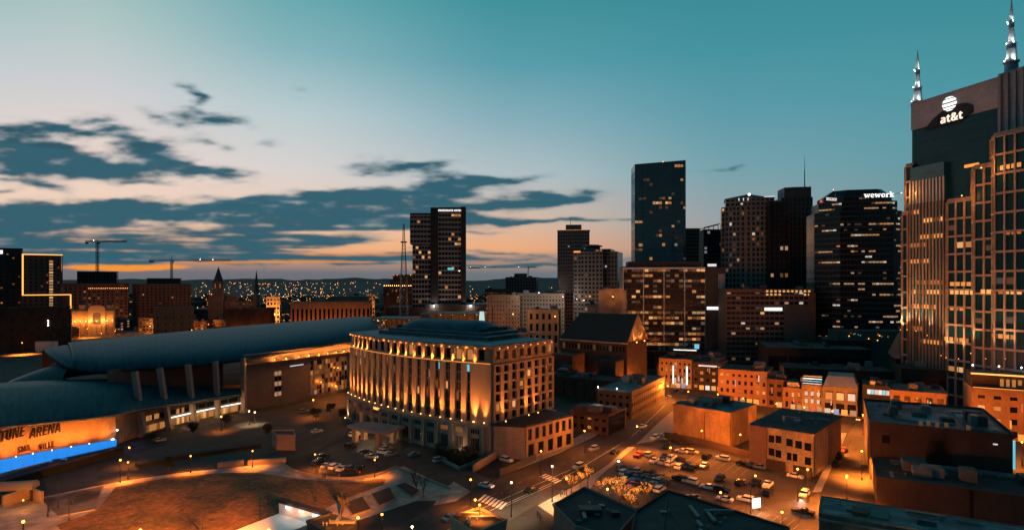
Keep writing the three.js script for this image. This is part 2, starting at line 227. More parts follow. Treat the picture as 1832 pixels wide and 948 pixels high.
// one facade: glass plane behind, piers and spandrels proud of it, lit panes each a mesh of its own
function facade(parent, wallGeo, side, W_, y0, y1, o) {
  const { bay = 3.5, fl = 3.8, pier = 0.8, span = 1.2, proud = 0.35, litMats = LIT, lit = 0.1, runs = 0, rand, x0 = 0, z0 = 0, maxLit = 300, skip } = o;
  const nb = Math.max(1, Math.round(W_ / bay)), nf = Math.max(1, Math.round((y1 - y0) / fl)), bw = W_ / nb, fh = (y1 - y0) / nf;
  const S = side === 'S';   // S: plane z = z0 facing +z, x from -W to 0.  E: plane x = x0 facing +x, z from -W to 0
  const bx = (u0, u1, a, b, pr) => S ? wallGeo.box(x0 + u0, x0 + u1, a, b, z0 - 0.3, z0 + pr) : wallGeo.box(x0 - 0.3, x0 + pr, a, b, z0 + u0, z0 + u1);
  if (pier > 0) for (let i = 0; i <= nb; i++) { const u = -W_ + i * bw, e0 = i === 0 ? 0 : -pier / 2, e1 = i === nb ? 0 : pier / 2; bx(u + e0, u + e1, y0, y1, proud); }
  if (span > 0) for (let j = 0; j <= nf; j++) { const yy = y0 + j * fh; bx(-W_, 0, Math.max(y0, yy - (j === nf ? span * 0.7 : span * 0.35)), Math.min(y1, yy + span * 0.65), proud - 0.06); }
  let on = [], dimmed = new Set(); const cells = new Set();
  const put = (i, j) => { const k = i + ',' + j; if (i < 0 || i >= nb || j < 0 || j >= nf || cells.has(k) || (skip && skip(i, j, nb, nf))) return; cells.add(k); on.push([i, j]); };
  for (let k = 0; k < runs; k++) { const j = Math.floor(rand() * nf), i0 = Math.floor(rand() * nb), len = 2 + Math.floor(rand() * nb * 0.5); for (let i = i0; i < i0 + len; i++) if (rand() < 0.88) put(i, j); }
  for (let j = 0; j < nf; j++) for (let i = 0; i < nb; i++) if (rand() < lit) put(i, j);
  if (o.dim) for (let j = 0; j < nf; j++) { const row = rand() < 0.25 ? 3 : 0.6; for (let i = 0; i < nb; i++) if (rand() < o.dim * row && !cells.has(i + ',' + j)) { dimmed.add(i + ',' + j); put(i, j); } }
  if (o.cells) for (const [i, j] of o.cells) put(i, j);
  for (const [i, j] of on.slice(0, maxLit)) {
    const m = part('window', PANE, dimmed.has(i + ',' + j) ? DIM[Math.floor(rand() * 4)] : litMats[Math.floor(rand() * rand() * litMats.length * 0.999 + (rand() < 0.3 ? rand() * (litMats.length - 1) : 0)) % litMats.length], parent);
    const uc = -W_ + (i + 0.5) * bw, w = bw - pier - 0.12, hgt = (fh - span) * (0.72 + 0.26 * rand()) * (o.slim || 1), yc = y0 + j * fh + span * 0.65 + (fh - span) * 0.5;
    if (S) m.position.set(x0 + uc, yc, z0 + 0.04); else { m.position.set(x0 + 0.04, yc, z0 + uc); m.rotation.y = PI / 2; }
    m.scale.set(w, hgt, 1);
  }
  return { nb, nf, bw, fh };
}
function roofBits(t, x0, x1, z0, z1, y, n, sd) {   // vents, pipes, ducts and hatches, each a part
  const r = rng(sd); for (let k = 0; k < n; k++) {
    const x = x0 + (x1 - x0) * (0.06 + 0.88 * r()), z = z0 + (z1 - z0) * (0.08 + 0.84 * r()), q = r();
    if (q < 0.35) G().cyl(x, y, y + 0.5 + 0.7 * r(), z, 0.14, 0.14, 7).cyl(x, y + 0.5, y + 0.75, z, 0.3, 0.24, 7).build('roof_vent', M.steel, t);
    else if (q < 0.6) { const L = 2 + 5 * r(), a = r() < 0.5; G().box(x - (a ? L / 2 : 0.35), x + (a ? L / 2 : 0.35), y + 0.3, y + 0.85, z - (a ? 0.35 : L / 2), z + (a ? 0.35 : L / 2)).box(x - 0.2, x + 0.2, y, y + 0.3, z - 0.2, z + 0.2).build('roof_duct', M.steel, t); }
    else if (q < 0.8) { const L = 4 + 6 * r(), a = r() < 0.5; G().bar(V(x - (a ? L / 2 : 0), y + 0.22, z - (a ? 0 : L / 2)), V(x + (a ? L / 2 : 0), y + 0.22, z + (a ? 0 : L / 2)), 0.09, 5).build('roof_pipe', M.steelDark, t); }
    else G().box(x - 0.6, x + 0.6, y, y + 0.45, z - 0.5, z + 0.5).box(x - 0.68, x + 0.68, y + 0.45, y + 0.53, z - 0.58, z + 0.58).build('roof_hatch', q < 0.9 ? M.steel : M.gravel, t);
  }
}
let seed = 7;
function tower(name, label, cat, s, y1, o = {}) {
  const t = thing(name, label, cat, s.p, s.turn, o.group), rand = rng(seed += 13), y0 = o.y0 || 0, wall = G();
  G().box(-s.w + 0.01, -0.01, y0, y1 - 0.3, -s.d + 0.01, -0.01).build('glazing', o.glass || M.glass, t);
  facade(t, wall, 'S', s.w, y0 + (o.foot || 0), y1 - (o.head || 0), { rand, ...o, ...(o.S || {}) });
  if (!o.noE) facade(t, wall, 'E', s.d, y0 + (o.foot || 0), y1 - (o.head || 0), { rand, ...o, ...(o.E || {}) });
  const p = (o.proud ?? 0.35) + 0.04;
  if (o.foot) wall.box(-s.w - p, p, y0, y0 + o.foot, -s.d - p, p);
  if (o.head) wall.box(-s.w - p, p, y1 - o.head, y1, -s.d - p, p);
  wall.box(-s.w - p, -s.w + 0.4, y0, y1 - 0.02, -s.d - p, p - 0.1).box(-s.w, p - 0.1, y0, y1 - 0.03, -s.d - p, -s.d + 0.4);   // far sides
  wall.build('wall', o.wall || M.stoneDark, t);
  const ro = G().box(-s.w - p - 0.1, p + 0.1, y1, y1 + 0.4, -s.d - p - 0.1, p + 0.1);
  ro.build('roof', o.roof || M.tar, t);
  const pa = G(), q = p + 0.12, ph = o.parapet ?? 1.0;
  pa.box(-s.w - q, q, y1 + 0.02, y1 + ph, q - 0.4, q).box(-s.w - q, q, y1 + 0.02, y1 + ph, -s.d - q, -s.d - q + 0.4).box(-s.w - q, -s.w - q + 0.4, y1 + 0.02, y1 + ph - 0.01, -s.d - q, q).box(q - 0.4, q, y1 + 0.02, y1 + ph - 0.01, -s.d - q, q);
  pa.build('parapet', o.wall || M.stoneDark, t);
  if (o.units) for (let k = 0; k < o.units; k++) {
    const w = 2 + rand() * 4, d = 2 + rand() * 3, h = 1.2 + rand() * 2, x = -s.w * (0.12 + 0.76 * rand()), z = -s.d * (0.15 + 0.7 * rand());
    G().box(x - w / 2, x + w / 2, y1 + 0.42, y1 + 0.4 + h, z - d / 2, z + d / 2).box(x - w / 2 + 0.3, x + w / 2 - 0.3, y1 + 0.4 + h, y1 + 0.7 + h, z - d / 2 + 0.3, z + d / 2 - 0.3).build('rooftop_unit', [M.steel, M.concreteDark, M.steelDark][k % 3], t);
  }
  if (o.bits) roofBits(t, -s.w, 0, -s.d, 0, y1 + 0.41, o.bits, seed + 5);
  t.rand = rand; t.S = s; t.top = y1; return t;
}
// lamps: a glowing fitting with a light of its own in it
function pointLight(p, color, cd, r = 0.25) { const l = new THREE.PointLight(new THREE.Color().setRGB(...color), cd, 0, 2); l.position.copy(p); l.castShadow = true; l.shadow.radius = r / 0.02; scene.add(l); return l; }
function spot(p, to, color, cd, deg, blend = 0.6, r = 0.15) { const l = new THREE.SpotLight(new THREE.Color().setRGB(...color), cd, 0, deg * PI / 180, blend, 2); l.position.copy(p); l.target.position.copy(to); l.castShadow = true; l.shadow.radius = r / 0.02; scene.add(l, l.target); return l; }
const wl = (t, x, y, z) => t.localToWorld((t.updateMatrixWorld(true), V(x, y, z)));
const BULB = { sodium: glow(SODIUM, 26), amber: glow(AMBER, 22), warm: glow(WARM, 16), white: glow(WHITE, 20), soft: glow(AMBER, 7) };
const BULBG = new THREE.SphereGeometry(0.23, 12, 8), BULBS = new THREE.SphereGeometry(0.14, 8, 6);

// ------------------------------------------------------------------ ground, streets, park, hills, far city
function sheetGeo(pts) {
  pts = pts.map(q => q.isVector3 ? q : gp(...q)); const sh = pts.map(q => new THREE.Vector2(q.x, -q.z)); if (THREE.ShapeUtils.isClockWise(sh)) { sh.reverse(); pts = pts.slice().reverse(); }
  const f = THREE.ShapeUtils.triangulateShape(sh, []), g = new THREE.BufferGeometry();
  g.setAttribute('position', new THREE.Float32BufferAttribute(pts.flatMap(q => [q.x, 0, q.z]), 3)); g.setAttribute('normal', new THREE.Float32BufferAttribute(pts.flatMap(() => [0, 1, 0]), 3)); g.setAttribute('uv', new THREE.Float32BufferAttribute(pts.flatMap(q => [q.x, q.z]), 2)); g.setIndex(f.flat()); return g;
}
function sheet(name, pts, y, m) { const o = part(name, sheetGeo(pts), m); o.position.y = y; return structure(o); }
const smooth = (pts, n = 6) => { const c = new THREE.CatmullRomCurve3(pts.map(q => q.isVector3 ? q : gp(...q)), false, 'centripetal'); return c.getPoints((pts.length - 1) * n); };
function raised(name, pts, h, m, parent) { pts = pts.map(q => q.isVector3 ? q : gp(...q)); const g = G().prism(pts.map(q => [q.x, q.z]), -0.05, h); return parent ? g.build(name, m, parent) : structure(g.build(name, m)); }
{
  const g = new THREE.PlaneGeometry(26000, 26000); g.rotateX(-PI / 2); const u = g.attributes.uv; for (let i = 0; i < u.count; i++) u.setXY(i, u.getX(i) * 26000, u.getY(i) * 26000); structure(part('ground', g, M.earth));
}
// streets
const S1L = [gp(640, 975), gp(700, 945), gp(790, 903), gp(895, 855), gp(1000, 813), gp(1062, 785), gp(1128, 742), gp(1176, 700), gp(1205, 676)], S1R = [gp(860, 975), gp(905, 936), gp(968, 898), gp(1030, 866), gp(1082, 832), gp(1120, 798), gp(1172, 756), gp(1212, 712), gp(1238, 684)];
sheet('street', [...S1L, ...S1R.slice().reverse()], 0.02, M.asphalt);
sheet('driveway', [gp(548, 842), gp(560, 815), gp(640, 775), gp(690, 780), gp(790, 822), gp(880, 858), gp(868, 872), gp(800, 896), gp(770, 872), gp(690, 838), gp(610, 850)], 0.014, M.asphalt);
sheet('alley', [gp(1400, 1000), gp(1446, 905), gp(1470, 868), gp(1500, 805), gp(1524, 768), gp(1548, 738), gp(1586, 742), gp(1562, 790), gp(1555, 870), gp(1500, 1000)], 0.024, M.lot);
sheet('broad_street', [gp(1030, 672), gp(1130, 684), gp(1230, 692), gp(1330, 712), gp(1450, 734), gp(1560, 752), gp(1700, 790), gp(1900, 840), gp(1900, 800), gp(1740, 762), gp(1560, 726), gp(1400, 706), gp(1250, 682), gp(1150, 672), gp(1040, 660)], 0.03, M.asphalt);
sheet('station_road', [gp(-60, 640), gp(60, 622), gp(150, 606), gp(260, 600), gp(400, 588), gp(400, 576), gp(250, 574), gp(120, 582), gp(20, 596), gp(-60, 604)], 0.02, mat([0.13, 0.11, 0.095], 0.9, { map: TX.asphalt }));
sheet('far_street', [gp(1290, 625), gp(1380, 612), gp(1460, 598), gp(1475, 606), gp(1430, 624), gp(1380, 640)], 0.02, M.lot);
sheet('parking_lot', [gp(1062, 852), gp(1090, 826), gp(1130, 795), gp(1185, 786), gp(1300, 812), gp(1420, 848), gp(1462, 866), gp(1438, 915), gp(1400, 975), gp(1200, 930), gp(1100, 880)], 0.012, M.lot);
sheet('arena_forecourt', [gp(-60, 905), gp(200, 812), gp(290, 786), gp(440, 745), gp(620, 702), gp(640, 712), gp(632, 770), gp(555, 812), gp(470, 828), gp(300, 846), gp(190, 864), gp(-60, 915)], 0.008, M.asphalt);
// park
sheet('park_paving', [...smooth([[-80, 915], [60, 892], [190, 866], [300, 849], [380, 840], [440, 834], [500, 829]]), ...smooth([[512, 832], [530, 845], [570, 855], [620, 858], [670, 852], [705, 838]]), gp(722, 834), gp(800, 872), gp(792, 892), gp(735, 905), gp(690, 925), gp(620, 960), gp(560, 1000), gp(300, 1040), gp(-100, 1040)], 0.04, M.paving);
const lawnEdge = [...smooth([[205, 872], [300, 855], [380, 848], [440, 846], [500, 852], [540, 858], [590, 861], [640, 862], [676, 857], [690, 858]]), gp(684, 868), gp(640, 884), gp(560, 918), gp(488, 952), gp(420, 1000), gp(150, 1000), gp(100, 940), gp(172, 914)];
raised('lawn', lawnEdge, 0.1, M.lawn);
raised('gravel_court', [[72, 893], [183, 870], [168, 912], [104, 925]], 0.07, mat([0.16, 0.135, 0.125], 0.95, { map: TX.stain }));
// paint on the roads
const paint = (a, b, w, y) => { const d = b.clone().sub(a).setY(0).normalize(), n = V(-d.z, 0, d.x).multiplyScalar(w / 2); return [a.clone().add(n), b.clone().add(n), b.clone().sub(n), a.clone().sub(n)]; };
for (const [p, q, w] of [[[770, 962], [990, 863], 0.16], [[1005, 857], [1110, 795], 0.16], [[905, 905], [1000, 862], 0.12], [[850, 915], [1040, 832], 0.12], [[1130, 782], [1190, 725], 0.14]]) { const s = sheet('lane_line', paint(gp(...p), gp(...q), w), 0.034, M.paint); }
for (let k = 0; k < 16; k++) { const f = k / 16, A0 = gp(830, 945), A1 = gp(1150, 772), a = A0.clone().lerp(A1, f), b = A0.clone().lerp(A1, f + 0.025); sheet('lane_dash', paint(a, b, 0.14), 0.034, M.wornPaint); const c = gp(735, 950).lerp(gp(1085, 795), f), d = gp(735, 950).lerp(gp(1085, 795), f + 0.025); sheet('lane_dash', paint(c, d, 0.14), 0.034, M.wornPaint); }
for (let k = 0; k < 7; k++) { const a = gp(856 + k * 6.4, 896.5 + k * 2.4), b = gp(869 + k * 6.2, 885 + k * 2.4); sheet('crosswalk_stripe', paint(a, b, 0.8), 0.034, M.paint); }
for (let k = 0; k < 6; k++) { const a = gp(978 + k * 5.2, 848 + k * 2.2), b = gp(966 + k * 5.2, 853 + k * 2.2); sheet('crosswalk_stripe', paint(a, b, 0.7), 0.034, M.paint); }
for (let k = 0; k < 14; k++) { const a = gp(1225 + k * 15, 905 + k * 3.2), b = gp(1243 + k * 15, 893 + k * 3.0); sheet('parking_line', paint(a, b, 0.12), 0.022, M.wornPaint); }
for (let k = 0; k < 12; k++) { const a = gp(1172 + k * 14, 812 + k * 3.4), b = gp(1190 + k * 14, 801 + k * 3.2); sheet('parking_line', paint(a, b, 0.12), 0.022, M.wornPaint); }
// pavements with kerbs along the streets
raised('hotel_pavement', [[905, 848], [1000, 811], [1062, 782], [1110, 750], [1096, 748], [1040, 778], [985, 806], [900, 838]], 0.13, M.kerb);
raised('street_pavement', [[962, 905], [1032, 868], [1088, 832], [1124, 800], [1136, 800], [1066, 858], [1040, 905], [1000, 930]], 0.13, M.kerb);
raised('lot_pavement', [[1178, 757], [1204, 735], [1212, 786], [1186, 786], [1140, 794]], 0.13, M.kerb);
raised('alley_pavement', [[1455, 880], [1507, 775], [1516, 775], [1470, 880]], 0.12, M.kerb);
raised('corner_pavement', [[790, 880], [812, 862], [842, 880], [815, 897], [775, 905]], 0.12, M.paving);
// hills on the horizon
{
  const mk = (D, base, amp, sd, n = 260) => { const rows = [[], [], []]; for (let k = 0; k <= n; k++) { const az = (-75 + 150 * k / n) * PI / 180, h = base + amp * (fbm(k / 17 + sd, sd, 5) - 0.35) + amp * 0.35 * (fbm(k / 3 + sd, 4, 3) - 0.5); const p = (dd, y) => [Math.sin(az) * dd / Math.cos(az) * 0.9, y, -dd]; rows[2].push(p(D + 900, h * 0.6)); rows[1].push(p(D, Math.max(8, h))); rows[0].push(p(D - 1100, -3)); } return loft(rows); };
  structure(part('hills', mk(4600, 66, 62, 3), M.hill)); structure(part('hills', mk(7600, 64, 120, 9), M.hill)); structure(part('hills', mk(2900, 46, 40, 21), M.hill));
}
// the far city: rooftops, tree clumps and street lights too far to tell apart
{
  const r = rng(91), n = 900, im = new THREE.InstancedMesh(BOX, mat([0.09, 0.075, 0.068], 0.95, { map: null }), n), m4 = new THREE.Matrix4(), q = new THREE.Quaternion(), c = new THREE.Color();
  for (let k = 0; k < n; k++) { const D = 760 + 2600 * r() * r() + 200 * r(), px = -120 + 2080 * r(), h = 7 + 16 * r() * r() + (r() < 0.06 ? 14 : 0), w = 14 + 40 * r(), d = 12 + 30 * r(); q.setFromAxisAngle(V(0, 1, 0), GRID + (r() < 0.5 ? 0.2 : 0)); m4.compose(V(gx(px, D), h / 2 - 0.1, -D), q, V(w, h, d)); im.setMatrixAt(k, m4); const t = 0.5 + r(); c.setRGB(t, t * 0.92, t * 0.88); im.setColorAt(k, c); }
  im.name = 'distant_rooftops'; im.userData.kind = 'stuff'; im.userData.label = 'mass of low dark rooftops stretching away to the hills'; im.userData.category = 'rooftops'; scene.add(im);
  const tg = G(); { const rr = rng(5); for (let k = 0; k < 26; k++) { const a = rr() * 6.28, b = rr() * 3.1; tg.geo(new THREE.TetrahedronGeometry(0.34 + 0.25 * rr()), new THREE.Matrix4().makeRotationFromEuler(new THREE.Euler(rr() * 6, rr() * 6, 0)).setPosition(Math.cos(a) * Math.sin(b) * 0.7, 0.3 + Math.abs(Math.cos(b)) * 0.7, Math.sin(a) * Math.sin(b) * 0.7)); } }
  const nt = 1500, tm = new THREE.InstancedMesh(tg.geometry, mat([0.035, 0.042, 0.03], 1, { map: null }), nt);
  for (let k = 0; k < nt; k++) { const D = 800 + 3300 * r() * Math.sqrt(r()), px = -120 + 2080 * r(), s = 6 + 8 * r(); q.setFromAxisAngle(V(0, 1, 0), r() * 6); m4.compose(V(gx(px, D), 0, -D), q, V(s, s * (0.8 + 0.6 * r()), s)); tm.setMatrixAt(k, m4); }
  tm.name = 'distant_trees'; tm.userData.kind = 'stuff'; tm.userData.label = 'dark belt of bare trees between the far rooftops'; tm.userData.category = 'trees'; scene.add(tm);
  const sph = new THREE.IcosahedronGeometry(1, 1), kinds = [[glow([1, 0.34, 0.06], 6), 1100], [glow([1, 0.55, 0.22], 7), 480], [glow([1, 0.9, 0.75], 5), 130], [glow([1, 0.25, 0.12], 4), 50]];
  kinds.forEach(([m, cnt], t) => {
    const lm = new THREE.InstancedMesh(sph, m, cnt);
    for (let k = 0; k < cnt; k++) {
      let px, D; const z = r();
      if (z < 0.62) { px = 320 + 420 * (r() * 0.6 + r() * 0.4); D = 1150 + 2300 * r(); } else if (z < 0.8) { px = 840 + 180 * r(); D = 900 + 1900 * r(); } else if (z < 0.9) { px = 100 + 300 * r(); D = 800 + 1500 * r(); } else { px = 1100 + 500 * r(); D = 700 + 1200 * r(); }
      if (px < 345 && r() < 0.4) px += 60; const ridge = D > 1500 && r() < 0.35 ? 25 + 22 * r() : 0, h = 8 + 9 * r() + ridge * Math.min(1, (D - 1500) / 1500), s = (0.3 + 0.5 * r() * r()) * D / 1500;
      m4.compose(V(gx(px, D), h, -D), q, V(s, s, s)); lm.setMatrixAt(k, m4);
    }
    lm.name = 'distant_street_lights'; if (t) lm.name += '_00' + t; lm.userData.kind = 'stuff'; lm.userData.label = ['orange', 'amber', 'white', 'red'][t] + ' street lights scattered over the far city'; lm.userData.category = 'street lights'; scene.add(lm);
  });
}

// ------------------------------------------------------------------ the skyline
const font = await new FontLoader().loadAsync('fonts/droid/droid_sans_bold.typeface.json');
const fontSerif = await new FontLoader().loadAsync('fonts/droid/droid_serif_bold.typeface.json');
function text(str, size, f = font, depth = 0.25) { const g = new TextGeometry(str, { font: f, size, depth, curveSegments: 4 }); g.computeBoundingBox(); const b = g.boundingBox; g.translate(-(b.min.x + b.max.x) / 2, -b.min.y, 0); return g; }
// facade along an edge a -> b in the thing's own plan [x,z]; outside is on the right-hand side when walking from a to b seen from above with z towards us
function edge(t, wall, a, b, y0, y1, o) {
  const dx = b[0] - a[0], dz = b[1] - a[1], L = Math.hypot(dx, dz), ang = Math.atan2(-dz, dx), mm = new THREE.Matrix4().makeRotationY(ang).setPosition(b[0], 0, b[1]);
  const tmp = G(), holder = new THREE.Group(); facade(holder, tmp, 'S', L, y0, y1, o); wall.geo(tmp.geometry, mm);
  for (const c of [...holder.children]) { c.position.applyMatrix4(mm); c.rotation.y = ang; t.add(c); }
}
function ringFacade(t, pts, y0, y1, o, edges, names = ['glazing', 'wall']) {   // pts in walking order with the outside on the right
  G().prism(pts, y0, y1 - 0.05).build(names[0], o.glass || M.glass, t); const wall = G();
  for (const k of edges) edge(t, wall, pts[k], pts[(k + 1) % pts.length], y0, y1, { ...o, ...(o['e' + k] || {}) });
  wall.build(names[1], o.wall || M.stoneDark, t); return wall;
}
const shrink = (pts, k) => { const cx = pts.reduce((s, q) => s + q[0], 0) / pts.length, cz = pts.reduce((s, q) => s + q[1], 0) / pts.length; return pts.map(q => [cx + (q[0] - cx) * k, cz + (q[1] - cz) * k]); };
const bar = (t, name, x0, x1, y0, y1, z0, z1, m) => G().box(x0, x1, y0, y1, z0, z1).build(name, m, t);
function sign(t, str, size, x, y, z, m, f, ry = 0, depth) { const o = part('sign', text(str, size, f, depth), m, t); o.position.set(x, y, z); o.rotation.y = ry; return o; }
const GL = { white: glow([1, 0.97, 0.92], 1.6), whiteDim: glow([1, 0.95, 0.9], 0.8), orange: glow([1, 0.34, 0.06], 1.1), orangeHot: glow([1, 0.4, 0.08], 2.0), cyan: glow([0.15, 0.7, 0.9], 0.8), red: glow([1, 0.12, 0.05], 0.8), blue: glow([0.02, 0.22, 0.82], 1.0) };

// --- hotel outlined in orange, far left
{
  const D = 600, t = tower('outlined_hotel', 'brown hotel block outlined with a stepped orange light strip', 'hotel', site(108, D, 38, 0, -34, 22), hy(457, D), { bay: 4.4, fl: 3.6, pier: 2.6, span: 2.0, lit: 0.06, wall: mat([0.1, 0.07, 0.06]), litMats: LITDIM, noE: true });
  const w = t.S.w, y = k => hy(k, D), z = 0.5, s = 0.55, add = (a, b, c, d) => bar(t, 'light_strip', a, b, c, d, z, z + 0.5, GL.orangeHot);
  add(-w, 1.2, y(457), y(457) + s * 1.6); add(-w, -w + s * 2, y(528), y(457) - 0.02); add(-w + s * 2 + 0.02, 8.2, y(528), y(528) + s * 1.5); add(7.2, 8.2, y(552), y(528) - 0.02);
  for (let k = 0; k < 17; k++) { const m = part('window', PANE, k % 3 ? LIT[3] : LIT[2], t); m.position.set(-w * 0.26, y(547) + k * 2.75, 0.5); m.scale.set(3.0, 1.7, 1); }
  bar(t, 'side_wing', 0.5, 8.0, 0, y(529), -20, 0.2, mat([0.09, 0.06, 0.05]));
  const u = tower('dark_hotel', 'dark hotel slab at the edge, beside the orange outlined block', 'hotel', site(38, 610, -70, 0, -38, 24), hy(446, 610), { bay: 4.6, fl: 3.8, pier: 2.8, span: 2.2, lit: 0.12, wall: mat([0.055, 0.04, 0.038]), litMats: LITDIM, noE: true });
  bar(u, 'sign', -21.5, -15, hy(455, 610), hy(448.5, 610), 0.5, 0.9, GL.white);
  const p = tower('brick_podium', 'low dark brick block below the orange outlined hotel', 'building', site(124, 545, -120, 0, -38, 26), hy(550, 545), { bay: 9, fl: 7, pier: 8, span: 6, lit: 0.02, wall: M.brickDark, noE: true });
  for (let k = 0; k < 3; k++) bar(p, 'wall_lamp', -16, -15.3, hy(573 + k * 4, 545), hy(573 + k * 4, 545) + 0.5, 0.5, 0.8, BULB.white);
  solo('white_box_truck', 'long pale box trailer parked below the dark brick block', 'truck', G().box(-8, 8, 1, 9, -2, 2).box(-7.5, -5, 0, 1, -1.8, 1.8).box(4, 7.5, 0, 1, -1.8, 1.8), M.white, [gx(82, 520), 0, -520], 0.1);
}
// --- institutional blocks on the left, far
{
  const plain = (n, l, c, D, a, deg, top, o) => tower(n, l, 'building', site(c, D, a, 0, deg, 24), hy(top, D), { bay: 5, fl: 4, pier: 3, span: 2.2, lit: 0.05, noE: true, litMats: LITDIM, wall: M.stoneDark, ...o });
  const a = plain('office_block', 'wide brown office block with a row of small lights under its roof', 228, 800, 112, -30, 508, { wall: mat([0.15, 0.1, 0.08]), lit: 0.1 });
  for (let k = 0; k < 22; k++) bar(a, 'roof_light', -a.S.w * 0.62 + k * 2.0, -a.S.w * 0.62 + k * 2.0 + 0.5, hy(516, 800), hy(516, 800) + 0.5, 0.5, 0.9, BULB.soft);
  const b = plain('unfinished_block', 'dark unfinished floors rising under the tall tower crane', 208, 830, 137, -30, 487, { wall: M.slate, lit: 0.01, bay: 4, fl: 4, pier: 0.6, span: 0.8 });
  plain('office_block', 'brown office block under the long horizontal crane jib', 340, 860, 236, -27, 509, { wall: mat([0.17, 0.11, 0.08]), lit: 0.05 });
  const pent = plain('roof_pavilion', 'low dark roof storey on the brown block below the crane jib', 322, 880, 262, -27, 499, { wall: M.slate, lit: 0, bay: 6 });
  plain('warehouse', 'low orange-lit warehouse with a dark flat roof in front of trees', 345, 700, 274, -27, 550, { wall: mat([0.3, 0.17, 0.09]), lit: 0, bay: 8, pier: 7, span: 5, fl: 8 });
  plain('brick_warehouse', 'dark red brick warehouse behind the long arena roof', 490, 610, 404, -20, 553, { wall: M.brickDark, lit: 0, bay: 8, pier: 7.2, span: 5, fl: 8 });
  plain('lit_annex', 'low annex with a row of orange windows beside the brick warehouse', 452, 690, 405, -22, 540, { wall: mat([0.2, 0.12, 0.08]), lit: 0.55, bay: 4, fl: 5 });
  const n = plain('museum', 'long tan stone museum with a stepped attic and tall columns', 662, 590, 520, -10, 541, { wall: mat([0.3, 0.19, 0.11]), bay: 4, pier: 2.2, span: 3, fl: 22, lit: 0.0, head: 4 });
  G().box(-n.S.w * 0.52, -2, n.top + 0.4, hy(530, 590), -18, -3).build('attic', mat([0.28, 0.19, 0.12]), n);
  plain('lit_tower', 'small floodlit pale tower with square windows beside the museum', 670, 640, 655, -12, 528, { wall: M.cream, lit: 0.4, bay: 3.2, fl: 4.2, pier: 1.4, span: 2 });
  plain('castle_tower', 'floodlit white square tower below the church spire', 500, 660, 476, -18, 532, { wall: M.cream, bay: 3.4, fl: 5, lit: 0.3, pier: 1.6, span: 2.4 });
  for (const [px, py, d, cd] of [[480, 566, 645, 2600], [497, 562, 645, 1800], [662, 548, 625, 900]]) { const L = thing('floodlight', px > 600 ? 'small floodlight at the foot of the pale tower by the museum' : px < 490 ? 'orange floodlight at one foot of the white square tower' : 'orange floodlight at the other foot of the white square tower', 'floodlight', [gx(px, d), hy(py, d), -d]); part('light_head', BULBG, BULB.amber, L); bar(L, 'bracket', -0.1, 0.1, -2, -0.2, -0.1, 0.1, M.steelDark); pointLight(V(gx(px, d), hy(py, d), -d), AMBER, cd); }
}
// --- the floodlit station with its arched gable
{
  const D = 690, t = thing('station_building', 'floodlit stone station with a big arched gable window', 'station', [gx(172, D), 0, -D], 0.5), w = 44;
  G().box(-28, 16, 0, hy(556, D), -20, 0).build('wall', M.tan, t);
  const sh = new THREE.Shape(); sh.moveTo(-8, 0); sh.lineTo(-8, hy(552, D)); sh.quadraticCurveTo(-7, hy(546, D), 0, hy(546, D)); sh.quadraticCurveTo(7, hy(546, D), 8, hy(552, D)); sh.lineTo(8, 0);
  const hole = new THREE.Path(); hole.moveTo(-4, 12); hole.lineTo(4, 12); hole.lineTo(4, 22); hole.absarc(0, 22, 4, 0, PI, false); hole.lineTo(-4, 12); sh.holes.push(hole);
  const gable = part('gable', new THREE.ExtrudeGeometry(sh, { depth: 1.2, bevelEnabled: false, curveSegments: 10 }), M.cream, t); gable.position.z = 0.2;
  const gw = G(); gw.box(-4, 4, 12, 26, 0.25, 0.4); gw.build('arch_window', LIT[1], t); const mu = G(); for (let k = -1; k <= 1; k++) mu.box(k * 2 - 0.15, k * 2 + 0.15, 12, 26, 0.4, 0.6); mu.box(-4, 4, 17.5, 17.9, 0.4, 0.62).box(-4, 4, 21.8, 22.2, 0.4, 0.62).build('mullion', M.stoneDark, t);
  G().prism([[-29, 1], [17, 1], [17, -21], [-29, -21]], hy(556, D), hy(556, D) + 1.2).build('roof', M.slate, t);
  for (const [x, h] of [[-26, 4], [-14, 6], [12, 5]]) { const y = hy(556, D) + 1.2; G().prism([[x - 3, -1], [x + 3, -1], [x + 3, -8], [x - 3, -8]], y, y + h).build('turret', M.cream, t); const c = part('turret_roof', new THREE.ConeGeometry(4.6, 5, 4).rotateY(PI / 4), M.slate, t); c.position.set(x, y + h + 2.5, -4.5); }
  for (let k = 0; k < 9; k++) { const p = wl(t, -25 + k * 5, hy(577, D) + 2, 4); const L = thing('floodlight', ['', 'second ', 'third ', 'fourth ', 'fifth ', 'sixth ', 'seventh ', 'eighth ', 'last '][k].replace(/^$/, 'first ') + 'floodlight from the outer end along the arched station front', 'floodlight', p, 0, 'floodlights along the station'); part('light_head', BULBG, k % 2 ? BULB.warm : BULB.amber, L); bar(L, 'post', -0.12, 0.12, -p.y, -0.22, -0.12, 0.12, M.steelDark); pointLight(p, AMBER, 300); }
}
